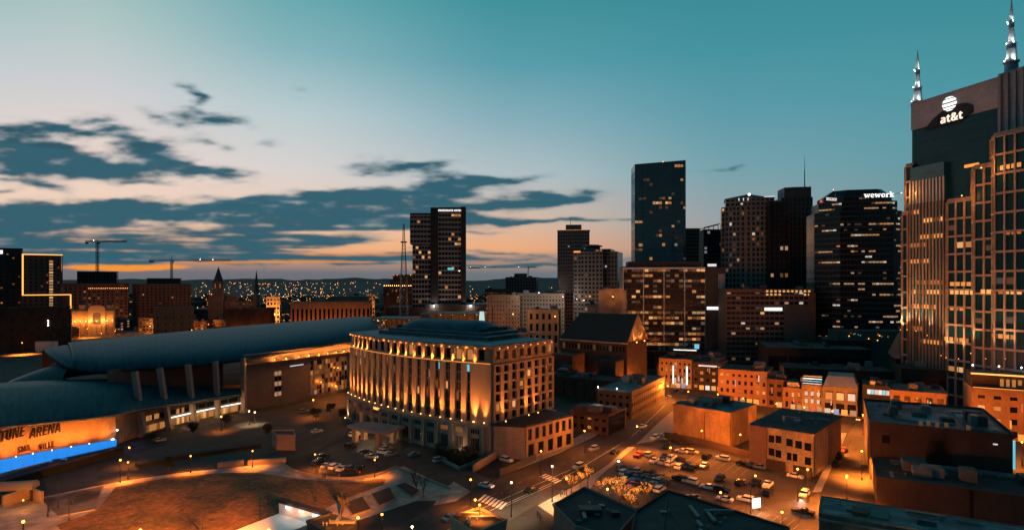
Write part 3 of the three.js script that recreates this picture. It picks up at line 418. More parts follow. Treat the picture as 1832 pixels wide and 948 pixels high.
// --- church tower, spire, cranes, radio mast
{
  const D = 820, t = thing("church_tower", 'square church tower with a dark pointed pyramid roof', 'church tower', [gx(390, D), 0, -D], 0.3);
  G().box(-6, 6, 0, hy(506, D), -6, 6).box(-6.6, 6.6, hy(506, D), hy(506, D) + 1.5, -6.6, 6.6).build('shaft', M.stoneDark, t); const c = part('pyramid_roof', new THREE.ConeGeometry(8, hy(478, D) - hy(505, D), 4).rotateY(PI / 4), M.slate, t); c.position.y = (hy(478, D) + hy(505, D)) / 2 + 1;
  for (const x of [-3, 3]) bar(t, 'belfry_window', x - 0.8, x + 0.8, hy(515, D), hy(508, D), 6.02, 6.2, LIT[1]); bar(t, 'nave', -14, 22, 0, hy(528, D), -26, -6.1, M.stoneDark);
  const E = 700, s = thing('church_spire', 'slender dark needle spire with small corner lights at its base', 'church', [gx(458, E), 0, -E], 0.2);
  G().box(-4.5, 4.5, 0, hy(527, E), -4.5, 4.5).build('shaft', M.stoneDark, s); const k = part('spire', new THREE.ConeGeometry(3.6, hy(482, E) - hy(526, E), 8), M.slate, s); k.position.y = (hy(482, E) + hy(526, E)) / 2;
  for (const [x, z] of [[-4, 4], [4, 4]]) { const o = part('pinnacle_light', BULBS, BULB.white, s); o.position.set(x, hy(525, E), z + 0.6); }
  G().prism([[-20, -4.6], [20, -4.6], [20, -26], [-20, -26]], 0, hy(545, E)).build('nave', M.brickDark, s);
}
function lattice(g, a, b, w, n, r = 0.16, w1 = w) {   // square lattice from a to b
  const d = b.clone().sub(a), q = new THREE.Quaternion().setFromUnitVectors(V(0, 1, 0), d.clone().normalize()), P = (k, i) => { const s = k / n, ww = w + (w1 - w) * s, c = [[-1, -1], [1, -1], [1, 1], [-1, 1]][i % 4]; return V(c[0] * ww / 2, 0, c[1] * ww / 2).applyQuaternion(q).add(a).addScaledVector(d, s); };
  for (let i = 0; i < 4; i++) { g.bar(P(0, i), P(n, i), r, 4); for (let k = 0; k < n; k++) { g.bar(P(k, i), P(k + 1, i + 1), r * 0.6, 3); g.bar(P(k, i), P(k, i + 1), r * 0.6, 3); } }
  return g;
}
function crane(label, px, D, y0, yTop, pxl, pxr, yj, lights) {
  const t = thing('tower_crane', label, 'crane', [gx(px, D), 0, -D]), h0 = hy(y0, D), hj = hy(yj, D), ht = hy(yTop, D), xl = gx(pxl, D) - gx(px, D), xr = gx(pxr, D) - gx(px, D);
  lattice(G(), V(0, 0, 0), V(0, hj, 0), 2.6, 26, 0.34).build('mast', M.steelDark, t); lattice(G(), V(xl, hj + 1, 0), V(0, hj + 1, 0), 2, 6, 0.3).build('counter_jib', M.steelDark, t); lattice(G(), V(0, hj + 1, 0), V(xr, hj + 1.2, 0), 1.8, 22, 0.26).build('jib', M.steelDark, t);
  const s = G().bar(V(0, hj + 1, 0), V(0, ht, 0), 0.5, 4); s.bar(V(0, ht, 0), V(xl * 0.9, hj + 2, 0), 0.14, 3).bar(V(0, ht, 0), V(xr * 0.55, hj + 2, 0), 0.14, 3).build('tie', M.steelDark, t);
  bar(t, 'counterweight', Math.min(xl, xl * 0.8), Math.max(xl, xl * 0.8), hj - 2, hj + 0.5, -1.2, 1.2, M.slate); bar(t, 'cab', 0.8, 3.2, hj - 2.4, hj, -1.2, 1.2, M.steel);
  for (const k of lights) { const o = part('work_light', BULBG, BULB.white, t); o.position.set(gx(k, D) - gx(px, D), hj + 2.3, 0); o.scale.setScalar(2); }
}
crane('tower crane rising from the dark unfinished floors', 173, 830, 487, 428, 152, 226, 433.5, [166]);
crane('tower crane with a very long jib and white work lights', 306, 1000, 497, 457, 266, 412, 467, [357, 380]);
crane('faint distant crane with three white lights beyond the dark hotel tower', 945, 1700, 500, 476, 838, 960, 479, [842, 868, 928]);
{
  const D = 430, t = thing('radio_mast', 'tall steel lattice radio mast with a braced white foot', 'radio mast', [gx(722, D), 0, -D], 0.35), h = k => hy(k, D);
  lattice(G(), V(0, h(575), 0), V(0, h(490), 0), 5.6, 6, 0.22, 4).build('lower_mast', M.steel, t); lattice(G(), V(0, h(490), 0), V(0, h(432), 0), 3.6, 9, 0.16, 1.8).build('middle_mast', M.steelDark, t); lattice(G(), V(0, h(432), 0), V(0, h(400), 0), 1.5, 8, 0.12, 0.8).build('upper_mast', M.steelDark, t);
  G().box(-2.6, 2.6, h(494), h(492), -2.6, 2.6).build('platform', M.steelDark, t); G().box(-2, 2, h(434), h(432), -2, 2).build('platform', M.steelDark, t); G().box(-5.5, 5.5, 0, h(576), -5.5, 5.5).build('plinth', M.concreteDark, t);
  const pl = thing('beacon_building', 'dark building topped with two rings of orange lights behind the radio mast', 'building', [gx(722, 600), 0, -600], 0.1), k = y => hy(y, 600);
  G().prism([[-20, 0], [18, 0], [24, -10], [18, -30], [-20, -30]], 0, k(512)).build('wall', M.brickDark, pl); G().prism([[-14, -2], [14, -2], [14, -26], [-14, -26]], k(512), k(500)).build('upper_storey', M.brickDark, pl); G().prism([[-11, -3], [11, -3], [11, -24], [-11, -24]], k(500), k(491)).build('cupola', M.brick, pl);
  for (let i = 0; i < 20; i++) { const o = part('roof_light', BULBG, i % 3 ? BULB.amber : BULB.warm, pl); o.position.set(-19 + i * 2, k(511), 0.6); } for (let i = 0; i < 7; i++) { const o = part('roof_light', BULBG, BULB.soft, pl); o.position.set(-10 + i * 3.3, k(492), -2.4); }
  for (let i = 0; i < 26; i++) { const r = rng(i + 400), o = part('window', PANE, LITDIM[i % 4], pl); o.position.set(-18 + 34 * r(), k(516 + 26 * r()), 0.05); o.scale.set(1.1, 1.3, 1); }
}
// --- dark hotel tower with stacked window bands
{
  const D = 520, t = thing('hotel_tower', 'tall dark hotel tower with stacked window bands and a white sign on top', 'hotel', [gx(833, D), 0, -D], 0.06), r = rng(77), Wd = 47.5, h = k => hy(k, D), wallM = mat([0.27, 0.23, 0.21]);
  const blk = (x0, x1, top, z, base = 0) => G().box(x0, x1, base, top, -24, z);
  blk(-Wd + 2, -30, h(384), 0).build('wing', M.glass, t); blk(-Wd, -30, h(384) + 1, 1.4, h(437)).build('crown', M.glass, t); blk(-30, -23.5, h(372), 2.2).build('core', M.black, t); blk(-23.5, -4, h(372), 0).build('wing', M.glass, t); blk(-4, 0, h(370), 1.6).build('end_pier', M.black, t);
  const wall = G(), o = { rand: r, bay: 2.8, fl: 4.15, pier: 0.35, span: 1.5, proud: 0.45, litMats: [LIT[2], LIT[0], LIT[0], LIT[1]] };
  facade(t, wall, 'S', Wd - 32, 12, h(439), { ...o, x0: -30, lit: 0.1 }); facade(t, wall, 'S', Wd - 30, h(437), h(385), { ...o, x0: -30, z0: 1.4, lit: 0.04, span: 1.9 }); facade(t, wall, 'S', 19.5, 12, h(381), { ...o, x0: -4, lit: 0.13 }); wall.build('window_band', wallM, t);
  G().box(-23.5, -4, h(380), h(372) + 0.4, 0.1, 0.9).build('sign_band', M.black, t); sign(t, 'RENAISSANCE HOTEL', 1.55, -14, h(378.5), 0.95, GL.white);
  bar(t, 'lit_sign', -15.5, -10.5, h(483), h(479), 0.5, 0.7, GL.cyan); const fl = part('floodlight', BULBG, BULB.white, t); fl.position.set(-5.5, h(485), 1.2);
  G().box(-Wd - 20, 16, 0, h(549), -40, 4).build('podium', M.brickDark, t); G().box(-34, 20, h(549), h(544), -30, 4.2).build('podium_roof', M.steelDark, t); for (const x of [-27, 4]) { const q = part('podium_lamp', BULBG, BULB.white, t); q.position.set(x, h(547), 4.9); q.scale.setScalar(1.6); pointLight(wl(t, x, h(547), 6), WHITE, 260); }
}
{ // orange-lit parking decks in front of it
  for (const [l, c, a, D, top, lab] of [['parking_deck', 735, 664, 380, 571, 'low open parking deck glowing orange beside the arena roof'], ['parking_deck', 862, 752, 410, 562, 'long open parking deck with orange-lit levels behind the hotel roof']]) {
    const s = site(c, D, a, 0, 6, 24), t = thing(l, lab, 'parking deck', s.p, s.turn), y1 = hy(top, D), n = 4, fh = y1 / n;
    for (let k = 0; k <= n; k++) G().box(-s.w, 0, k * fh - 0.5, k * fh + 0.5, -s.d, 0).build('floor_slab', M.concrete, t); const col = G(); for (let i = 0; i <= 8; i++) for (const z of [-0.6, -s.d + 0.6]) col.box(-s.w + s.w * i / 8 - (i === 8 ? 0.9 : 0), -s.w + s.w * i / 8 + 0.7 - (i === 8 ? 0 : 0), 0, y1 - 0.5, z - 0.35, z + 0.35); col.build('column', M.concreteDark, t); bar(t, 'back_wall', -s.w, 0, 0.5, y1 - 0.5, -s.d + 1, -s.d + 1.3, M.tan);
    for (let k = 1; k < n; k++) for (let i = 0; i < 5; i++) { const x = -s.w * (0.1 + 0.2 * i), o = part('ceiling_light', BULBS, BULB.amber, t); o.position.set(x, (k + 1) * fh - 0.75, -5); if (k >= 2) pointLight(wl(t, x, (k + 1) * fh - 1.0, -5), AMBER, 90); }
  }
}

// ------------------------------------------------------------------ central and right-hand towers
{ // far central pair
  const D = 650, t = tower('office_tower', 'broad brown office tower with a small penthouse and thin mast', 'office tower', site(1055, D, 998, 0, 6, 30), hy(413, D), { bay: 2.6, fl: 3.7, pier: 0.5, span: 1.7, lit: 0.004, wall: mat([0.2, 0.14, 0.12]), glass: M.glassWarm, noE: true }), w = t.S.w;
  bar(t, 'penthouse', -w * 0.75, -w * 0.25, hy(413, D) + 0.4, hy(401, D), -20, -4, mat([0.13, 0.1, 0.09])); bar(t, 'penthouse_light', -w * 0.76, -w * 0.24, hy(411.5, D), hy(410.3, D), -4.0, -3.7, GL.orange); G().bar(V(-w * 0.6, hy(401, D), -10), V(-w * 0.6, hy(385, D), -10), 0.3, 5, 0.1).build('mast', M.steelDark, t);
  for (let k = 0; k < 6; k++) { const m = part('window', PANE, LIT[4], t); m.position.set(-w + 3 + k * 2.6, hy(443.5, D), 0.08); m.scale.set(1.9, 1.5, 1); }
}
{
  const D = 500, t = thing('apartment_tower', 'stepped dark concrete tower with a lit rooftop lounge', 'tower', [gx(1060, D), 0, -D], -0.35), y = k => hy(k, D), o = { rand: rng(31), bay: 3.1, fl: 3.6, pier: 1.3, span: 1.6, lit: 0.045, wall: mat([0.105, 0.09, 0.085]), litMats: LITOFF };
  ringFacade(t, [[-17, -4], [-10, -4], [-10, 0], [9, 0], [9, -5], [20, -5], [20, -30], [-17, -30]], 0, y(450), o, [0, 2, 4, 6]);
  ringFacade(t, [[-12, -6], [14, -6], [14, -26], [-12, -26]], y(450), y(445), { ...o, lit: 0.35, span: 0.8, fl: 2.3, litMats: [LIT[0], LIT[2]] }, [0], ['upper_glazing', 'upper_wall']); const dome = part('lounge_dome', new THREE.CylinderGeometry(6, 8, 6, 18), M.glassBlue, t); dome.position.set(-3, y(443), -13); G().cyl(-3, y(440), y(438), -13, 8.6, 8.6, 18).build('lounge_roof', M.slate, t); bar(t, 'lounge_sign', -16.8, -11, y(451), y(448), -3.9, -3.5, GL.orange);
}
{ // civic blocks between the two hotels and the gabled hall
  const R = (n, l, c, D, a, deg, top, o = {}) => tower(n, l, o.cat || 'building', site(c, D, a, 0, deg, 20), hy(top, D), { bay: 3.6, fl: 4, pier: 1.6, span: 2, lit: 0.12, noE: true, litMats: LITDIM, wall: M.tan, units: 3, ...o });
  R('far_block', 'dark stepped far block standing alone against the horizon', 960, 800, 905, 6, 497, { wall: M.slate, lit: 0.02 }); { const fb = scene.getObjectByName('far_block'); bar(fb, 'upper_storey', -30, -14, fb.top + 0.42, hy(489, 800), -17, -3, M.slate); }
  R('arcade', 'low dark arcade edged with a row of orange lamps', 906, 640, 868, 5, 519, { wall: M.brickDark, lit: 0.9, bay: 2.8, fl: 6, span: 4, litMats: [LIT[0], LIT[2]] });
  R('stone_block', 'tan stone block with many small windows and a small blue sign', 930, 480, 872, 8, 530, { lit: 0.3, wall: mat([0.34, 0.23, 0.15]), bay: 2.4, fl: 3.2 });
  R('long_block', 'long tan office block with bright windows under a flat roof', 1010, 520, 925, 7, 527, { lit: 0.2, wall: mat([0.3, 0.22, 0.17]), bay: 2.8, fl: 3.6 });
  R('courthouse', 'pale stone hall with a pitched gable and buttresses', 1000, 420, 945, 8, 556, { wall: mat([0.33, 0.26, 0.2]), lit: 0.05, bay: 4, pier: 2.4, fl: 8, span: 3 });
  R('pale_slab', 'blank pale concrete slab tower with one orange lamp near its top', 1112, 400, 1080, 10, 519, { wall: mat([0.3, 0.25, 0.24]), lit: 0, bay: 30, pier: 30, fl: 30, span: 30, cat: 'tower' });
  R('corner_shop', 'lit low block between the gabled hall and the pale slab', 1082, 430, 1052, 8, 547, { lit: 0.5, wall: mat([0.3, 0.22, 0.2]), bay: 2.6, fl: 3 });
  for (const [px, py, D, c, cd, lab] of [[964, 524, 470, 'white', 2600, 'dazzling white floodlight over the tan stone blocks'], [1007, 531, 500, 'white', 900, 'white floodlight at the end of the long tan block'], [1032, 535, 470, 'warm', 500, 'first of two lamps before the stepped dark tower'], [1045, 537, 470, 'warm', 500, 'second of two lamps before the stepped dark tower'], [1097, 531, 396, 'amber', 260, 'orange lamp near the top of the pale slab tower'], [918, 562, 415, 'amber', 700, 'orange floodlight washing the tan stone corner'], [993, 566, 405, 'amber', 260, 'orange lamp at the foot of the stone gable']]) { const L = thing('floodlight', lab, 'floodlight', [gx(px, D), hy(py, D), -D]); const b = part('light_head', BULBG, BULB[c], L); bar(L, 'post', -0.12, 0.12, -hy(py, D), -0.22, -0.12, 0.12, M.steelDark); pointLight(V(gx(px, D), hy(py, D), -D), c === 'white' ? WHITE : AMBER, cd); }
  const D = 395, t = thing('glass_obelisk', 'tall narrow lit glass beacon above the hotel roof', 'beacon', [gx(862, D), 0, -D], 0.2); G().box(-2.6, 2.6, 0, hy(574, D), -2.6, 2.6).build('base', M.concreteDark, t); for (let k = 0; k < 4; k++) G().box(-1.6 + k * 0.12, 1.6 - k * 0.12, hy(574 - k * 4.2, D) + 0.05, hy(570 - k * 4.2, D), -1.6, 1.6).build('lit_glass', glow([0.62, 0.95, 0.92], 0.75), t); G().bar(V(1.9, 0, 0), V(1.9, hy(545, D), 0), 0.15).bar(V(7, 0, 1), V(7, hy(548, D), 1), 0.35).build('pole', M.steelDark, t);
}
{ // gabled hall with a huge dark roof
  const s = site(1122, 335, 1004, 1158, 38), t = thing('gabled_hall', 'old brick hall with a huge dark gabled roof and a floodlit gable end', 'hall', s.p, s.turn), e = hy(612, 335), w = s.w, d = 25, rg = hy(562, 350);
  G().box(-w, 0, 0, e, -d, 0).build('wall', M.brickDark, t); const roof = G(), ov = 0.8;
  roof.quad([-w - ov, e - 0.2, 1.2], [ov, e - 0.2, 1.2], [ov, rg, -d / 2], [-w * 0.86, rg, -d / 2]); roof.quad([ov, e - 0.2, -d - 1.2], [-w - ov, e - 0.2, -d - 1.2], [-w * 0.86, rg, -d / 2], [ov, rg, -d / 2]); roof.quad([-w - ov, e - 0.2, -d - 1.2], [-w - ov, e - 0.2, 1.2], [-w * 0.86, rg, -d / 2], [-w * 0.86, rg - 0.01, -d / 2]); roof.build('roof', mat([0.02, 0.018, 0.018], 0.9, { map: TX.stripe }), t);
  const gs = new THREE.Shape([new THREE.Vector2(0, e), new THREE.Vector2(d, e), new THREE.Vector2(d / 2, rg - 0.3)]), ge = part('gable', new THREE.ExtrudeGeometry(gs, { depth: 0.5, bevelEnabled: false }), M.tan, t); ge.rotation.y = PI / 2; ge.position.set(-0.15, 0, 0.0);
  const trim = G(); trim.bar(V(0.5, e, 0.6), V(0.5, rg, -d / 2), 0.28, 4).bar(V(0.5, e, -d - 0.6), V(0.5, rg, -d / 2), 0.28, 4).build('gable_trim', M.cream, t);
  for (let k = 0; k < 3; k++) { const o = part('gable_window', PANE, LIT[1], t); o.position.set(0.42, e + 4, -d / 2 + (k - 1) * 3.2); o.rotation.y = PI / 2; o.scale.set(1.5, k === 1 ? 5 : 3.4, 1); }
  G().box(-w - 0.4, 0.4, e - 1.3, e - 0.5, -0.2, 0.9).build('cornice', M.cream, t); for (let k = 0; k < 20; k++) { const o = part('window', PANE, k % 5 ? M.glass : LIT[6], t); o.position.set(-w + 2 + k * (w - 4) / 19, e - 4.2, 0.06); o.scale.set(1.2, 3, 1); }
  for (const k of [0.3, 0.7]) { const p = wl(t, 2.2, e - 0.5, -d * k), L = thing('floodlight', k < 0.5 ? 'nearer floodlight under the bright gable of the old hall' : 'farther floodlight under the bright gable of the old hall', 'floodlight', p); part('light_head', BULBG, BULB.amber, L); bar(L, 'bracket', -0.1, 0.1, -1.4, -0.2, -0.1, 0.1, M.steelDark); spot(p, wl(t, 0.4, rg - 2, -d / 2), AMBER, 420, 58); }
  bar(t, 'annex', -w * 0.98, -w * 0.62, 0, e - 8, 0.5, 14, M.brickDark); bar(t, 'porch', -w * 0.3, -w * 0.04, 0, e - 10, 0.5, 10, M.brickDark);
}
{ // glass mid-rise with lit floors, and the glass tower behind it
  const D = 430, t = tower('glass_midrise', 'wide glass mid-rise with many lit orange offices and a pale frame', 'office building', site(1262, D, 1115, 1290, 6, 34), hy(479, D), { bay: 3.1, fl: 3.9, pier: 0.22, span: 0.9, proud: 0.2, lit: 0.1, runs: 20, dim: 0.2, slim: 0.75, foot: 6, wall: mat([0.06, 0.055, 0.05]), glass: M.glassWarm, maxLit: 290, litMats: [LIT[0], LIT[1], LIT[2], LIT[6], LIT[3], LIT[7], LIT[6]], E: { runs: 4, lit: 0.08 } }), w = t.S.w, y = hy(479, D);
  const fr = G(); for (let k = 0; k <= 4; k++) fr.box(-w + w * k / 4 - 0.3, -w + w * k / 4 + 0.3, 5, y, 0.7, 1.2); fr.box(-w - 0.6, 0.6, y - 0.9, y + 0.3, 0.65, 1.3); fr.build('frame', M.steelLight, t); bar(t, 'upper_storey', -w * 0.93, -2, y + 0.5, hy(467, D), -26, -3, M.slate);
  const ch = thing('sign_tower', 'slim dark service tower with a white sign beside the glass mid-rise', 'tower', [gx(1290, 425), 0, -425], -0.1); G().box(-10, 3, 0, hy(478, 425), -12, 0).build('wall', M.slate, ch); for (let k = 0; k < 5; k++) bar(ch, 'fin', -1.5 + k * 0.9, -1.1 + k * 0.9, hy(517, 425), hy(490, 425), 0.05, 0.5, M.steelLight); bar(ch, 'lit_sign', -9, -3, hy(476.5, 425), hy(472, 425), 0.05, 0.4, GL.whiteDim); bar(ch, 'lit_sign', -9.5, -1, hy(554, 425), hy(549, 425), 0.06, 0.5, GL.white);
  const E = 480, g = thing('glass_tower', 'tall slender blue glass tower with a slanted roof and scattered lit rooms', 'skyscraper', [gx(1229, E), 0, -E], -0.06), wd = 40.5, r = rng(55), yt = hy(292, E);
  const o = { rand: r, bay: 2.5, fl: 3.7, pier: 0.16, span: 0.35, proud: 0.12, lit: 0.025, runs: 3, dim: 0.05, slim: 0.7, wall: M.slate, glass: M.glassBlue, litMats: [LIT[0], LIT[2], LIT[3], LIT[1], LIT[5]] };
  ringFacade(g, [[-wd, -3], [-wd + 6, -2.6], [-wd + 6.2, 0], [-12, 0.6], [-11.8, -0.6], [-2.4, -1], [0, -3.6], [0, -24], [-wd, -24]], 40, yt, o, [0, 2, 4, 5, 6]);
  const top = G(); top.quad([-wd, yt + 0.3, -3], [0, yt + 3.2, -3.4], [0, yt + 3.2, -24], [-wd, yt + 0.3, -24]); top.quad([-wd, yt - 0.2, -2.9], [0, yt - 0.2, -3.3], [0, yt + 3.2, -3.4], [-wd, yt + 0.3, -3]); top.quad([-wd, yt - 0.2, -24], [-wd, yt - 0.2, -3], [-wd, yt + 0.3, -3], [-wd, yt + 0.3, -24]); top.quad([0, yt - 0.2, -3.4], [0, yt - 0.2, -24], [0, yt + 3.2, -24], [0, yt + 3.2, -3.4]); top.build('crown', M.glassBlue, g);
  G().box(-wd - 2, 12, 0, 40, -30, -1.2).build('plinth', M.slate, g); const bc = part('aircraft_light', BULBS, BULB.sodium, g); bc.position.set(-18, yt + 2, -2.6);
}
{ // towers behind
  const D = 600; tower('far_tower', 'narrow dark banded tower peeping out behind the blue glass tower', 'tower', site(1252, D, 1228, 0, 5, 16), hy(410, D), { bay: 3, fl: 3.6, pier: 0.3, span: 1.4, lit: 0.03, wall: M.concreteDark, noE: true, litMats: LITCOOL });
  const E = 540, t = tower('slant_tower', 'dark glass block with a sloping steel crown between two taller towers', 'tower', site(1294, E, 1260, 0, 5, 18), hy(412, E), { bay: 2.6, fl: 3.6, pier: 0.25, span: 0.9, lit: 0.05, wall: M.slate, noE: true, litMats: LITCOOL }), w = t.S.w, y = hy(412, E);
  const g = G(); for (const z of [0, -17]) for (let k = 0; k < 5; k++) g.bar(V(-w + k * w / 4, y + 1, z), V(-w + k * w / 4, y + 1 + 5 * (0.3 + k / 5), z), 0.25, 4); g.bar(V(-w, y + 2.6, 0), V(0, y + 6.6, 0), 0.35, 4).bar(V(-w, y + 2.6, -17), V(0, y + 6.6, -17), 0.35, 4); g.build('crown_frame', M.steelDark, t);
}
{ // peaked grey tower
  const D = 450, t = thing('peaked_tower', 'grey stone tower with a shallow lit gable crown and clustered columns', 'skyscraper', [gx(1345, D), 0, -D], -0.3), y = k => hy(k, D), o = { rand: rng(63), bay: 3.0, fl: 3.8, pier: 1.0, span: 1.3, lit: 0.025, dim: 0.06, wall: mat([0.2, 0.195, 0.19]), litMats: LITOFF };
  ringFacade(t, [[-21, -5], [-18.5, -5], [-18.5, -1], [-8, 1.2], [0, 0], [18, -2], [18, -30], [-21, -30]], 40, y(368), { ...o, e3: { bay: 4, pier: 2.2 }, e4: { wall: M.slate, lit: 0.05 } }, [0, 2, 3, 4, 5]);
  ringFacade(t, [[-18, -4], [-8, -1], [0, -2], [16, -4], [16, -28], [-18, -28]], y(368), y(353), { ...o, lit: 0.12, fl: 3.4, litMats: [LIT[4], LIT[2], LIT[0]] }, [0, 1, 2, 3], ['upper_glazing', 'upper_wall']);
  const c = G(); c.quad([-18.6, y(353), -3.6], [-1, y(353), -1], [-1, y(343), -12], [-18.6, y(352.5), -12]); c.quad([-1, y(353), -1], [17, y(353), -3.6], [17, y(352), -12], [-1, y(343), -12]); c.quad([17, y(353), -28.5], [-18.6, y(353), -28.5], [-18.6, y(352.5), -12], [17, y(352), -12]); c.build('crown_roof', M.slate, t);
  const lm = part('crown_light', new THREE.SphereGeometry(1.1, 10, 8), GL.white, t); lm.position.set(-1.5, y(347.5), -0.2); bar(t, 'crown_strip', 9, 16.5, y(352.6), y(351.4), -2.6, -2.2, GL.whiteDim); for (let k = 0; k < 3; k++) bar(t, 'crown_light', -9 + k * 3.2, -8.4 + k * 3.2, y(358), y(353.5), -0.7, -0.4, GL.whiteDim);
  G().box(-26, 24, 0, 40, -32, -0.6).build('plinth', M.slate, t);
}
{ // mast tower
  const D = 470, t = thing('mast_tower', 'dark fluted tower with a drum top and a tall thin mast', 'skyscraper', [gx(1456, D), 0, -D], -0.12), y = k => hy(k, D), o = { rand: rng(67), bay: 3.2, fl: 3.8, pier: 1.3, span: 0.9, lit: 0.0, wall: mat([0.085, 0.078, 0.075]) };
  ringFacade(t, [[-23, -3], [-15, 0], [-3, 0], [0, -2], [0, -24], [-23, -24]], 0, y(352), o, [0, 1, 2]); ringFacade(t, [[-20, -5], [-13, -2.5], [-1, -2.5], [-1, -22], [-20, -22]], y(352), y(333), { ...o, span: 4 }, [0, 1, 2], ['drum_glazing', 'drum_wall']);
  G().bar(V(-3, y(333), -10), V(-3, y(300), -10), 0.45, 6, 0.3).bar(V(-3, y(300), -10), V(-3, y(272), -10), 0.25, 5, 0.08).build('mast', M.steelDark, t); const ot = G(); for (const x of [-18, -11, -7]) ot.box(x, x + 1.4, y(333), y(331), -12, -10); ot.build('rooftop_unit', M.steelDark, t);
  for (const [k, yy] of [[0, 361], [1, 368], [2, 376], [3, 390], [4, 470], [5, 484], [6, 492], [7, 500]]) { const m = part('window', PANE, LIT[2], t); m.position.set(-19.2, y(yy), -1.4); m.rotation.y = -0.36; m.scale.set(1.1, 1.5, 1); }
  const E = 500, u = tower('lean_tower', 'dim narrow tower with a white sign between the mast tower and the office tower', 'tower', site(1474, E, 1452, 0, 4, 16), hy(424, E), { bay: 3, fl: 3.8, pier: 1.6, span: 1.6, lit: 0.03, wall: M.concreteDark, noE: true, litMats: LITCOOL }); bar(u, 'lit_sign', -4.5, -0.3, hy(423, E), hy(417.5, E), 0.6, 1.0, GL.white);
  const F = 440; tower('dark_slab', 'plain dark slab joining the peaked tower and the mast tower', 'tower', site(1412, F, 1378, 0, 5, 14), hy(362, F), { bay: 3.4, fl: 3.9, pier: 1.2, span: 0.8, lit: 0.02, runs: 5, wall: M.black, noE: true, litMats: LITOFF });
}
{ // civic block with two signs at street level
  const D = 400, t = tower('civic_block', 'long low office block with a row of square lit windows and a white sign', 'office building', site(1456, D, 1300, 0, 5, 26), hy(520, D), { bay: 3.2, fl: 3.4, pier: 0.5, span: 1.7, lit: 0.06, dim: 0.08, wall: mat([0.17, 0.12, 0.1]), noE: true, litMats: LITOFF, units: 4 }), w = t.S.w;
  for (let j = 0; j < 2; j++) for (let k = 0; k < 11; k++) if (!(j && k > 3 && k < 9)) { const m = part('window', PANE, LIT[2], t); m.position.set(-w * 0.53 + k * 2.7, hy(521 + j * 6, D), 0.5); m.scale.set(1.5, 1.3, 1); }
  bar(t, 'lit_sign', -w * 0.56, -w * 0.36, hy(556, D), hy(550.5, D), 0.5, 0.8, GL.white); bar(t, 'banner', -w * 0.155, -w * 0.135, hy(586, D), hy(577, D), 0.5, 0.7, GL.cyan); bar(t, 'blank_bay', -w * 0.34, -0.4, 2, hy(545, D), 0.45, 1.6, mat([0.12, 0.09, 0.075])); bar(t, 'corner_pier', -3.4, 0.5, 0, hy(524, D), 1.7, 2.6, M.brick);
}
{ // octagonal office tower with two lit names
  const D = 400, t = thing('office_tower', 'dark octagonal glass office tower with two white lit names near its top', 'skyscraper', [gx(1510, D), 0, -D], -0.22), y = k => hy(k, D), o = { rand: rng(71), bay: 2.2, fl: 3.6, pier: 0.14, span: 1.0, proud: 0.14, lit: 0.02, runs: 18, dim: 0.06, slim: 0.5, wall: mat([0.02, 0.026, 0.03], 0.5), glass: M.glass, litMats: [LIT[3], LIT[0], LIT[4], LIT[6]], maxLit: 120 };
  const P = [[-15.5, -9], [-2, 0], [30, 0], [36.5, -5], [36.5, -30], [-15.5, -30]];
  ringFacade(t, P, 0, y(378), o, [0, 1, 2]); ringFacade(t, shrink(P, 0.9), y(378), y(360), { ...o, runs: 3 }, [0, 1, 2], ['upper_glazing', 'upper_wall']); ringFacade(t, shrink(P, 0.78), y(360), y(350), { ...o, runs: 0, lit: 0 }, [0, 1, 2], ['crown_glazing', 'crown_wall']);
  const c = G(), a = shrink(P, 0.78), b = shrink(P, 0.56); for (let k = 0; k < 6; k++) { const n = (k + 1) % 6; c.quad([a[k][0], y(350), a[k][1]], [a[n][0], y(350), a[n][1]], [b[n][0], y(338), b[n][1]], [b[k][0], y(338), b[k][1]]); } c.prism(b, y(338.5), y(337.8)); c.build('hipped_crown', M.glass, t);
  const s1 = sign(t, 'wework', 3.2, 22, y(354), -2.2, GL.white, fontSerif), s2 = sign(t, 'REGIONS', 1.9, -5.6, y(357.5), -3.3, GL.whiteDim, fontSerif, 0.62); const tri = part('sign_emblem', new THREE.ConeGeometry(1.3, 2.2, 3), GL.red, t); tri.position.set(-11.6, y(355.5), -7.2);
  const be = part('aircraft_light', BULBS, BULB.sodium, t); be.position.set(-4, y(337) + 0.5, -8);
}

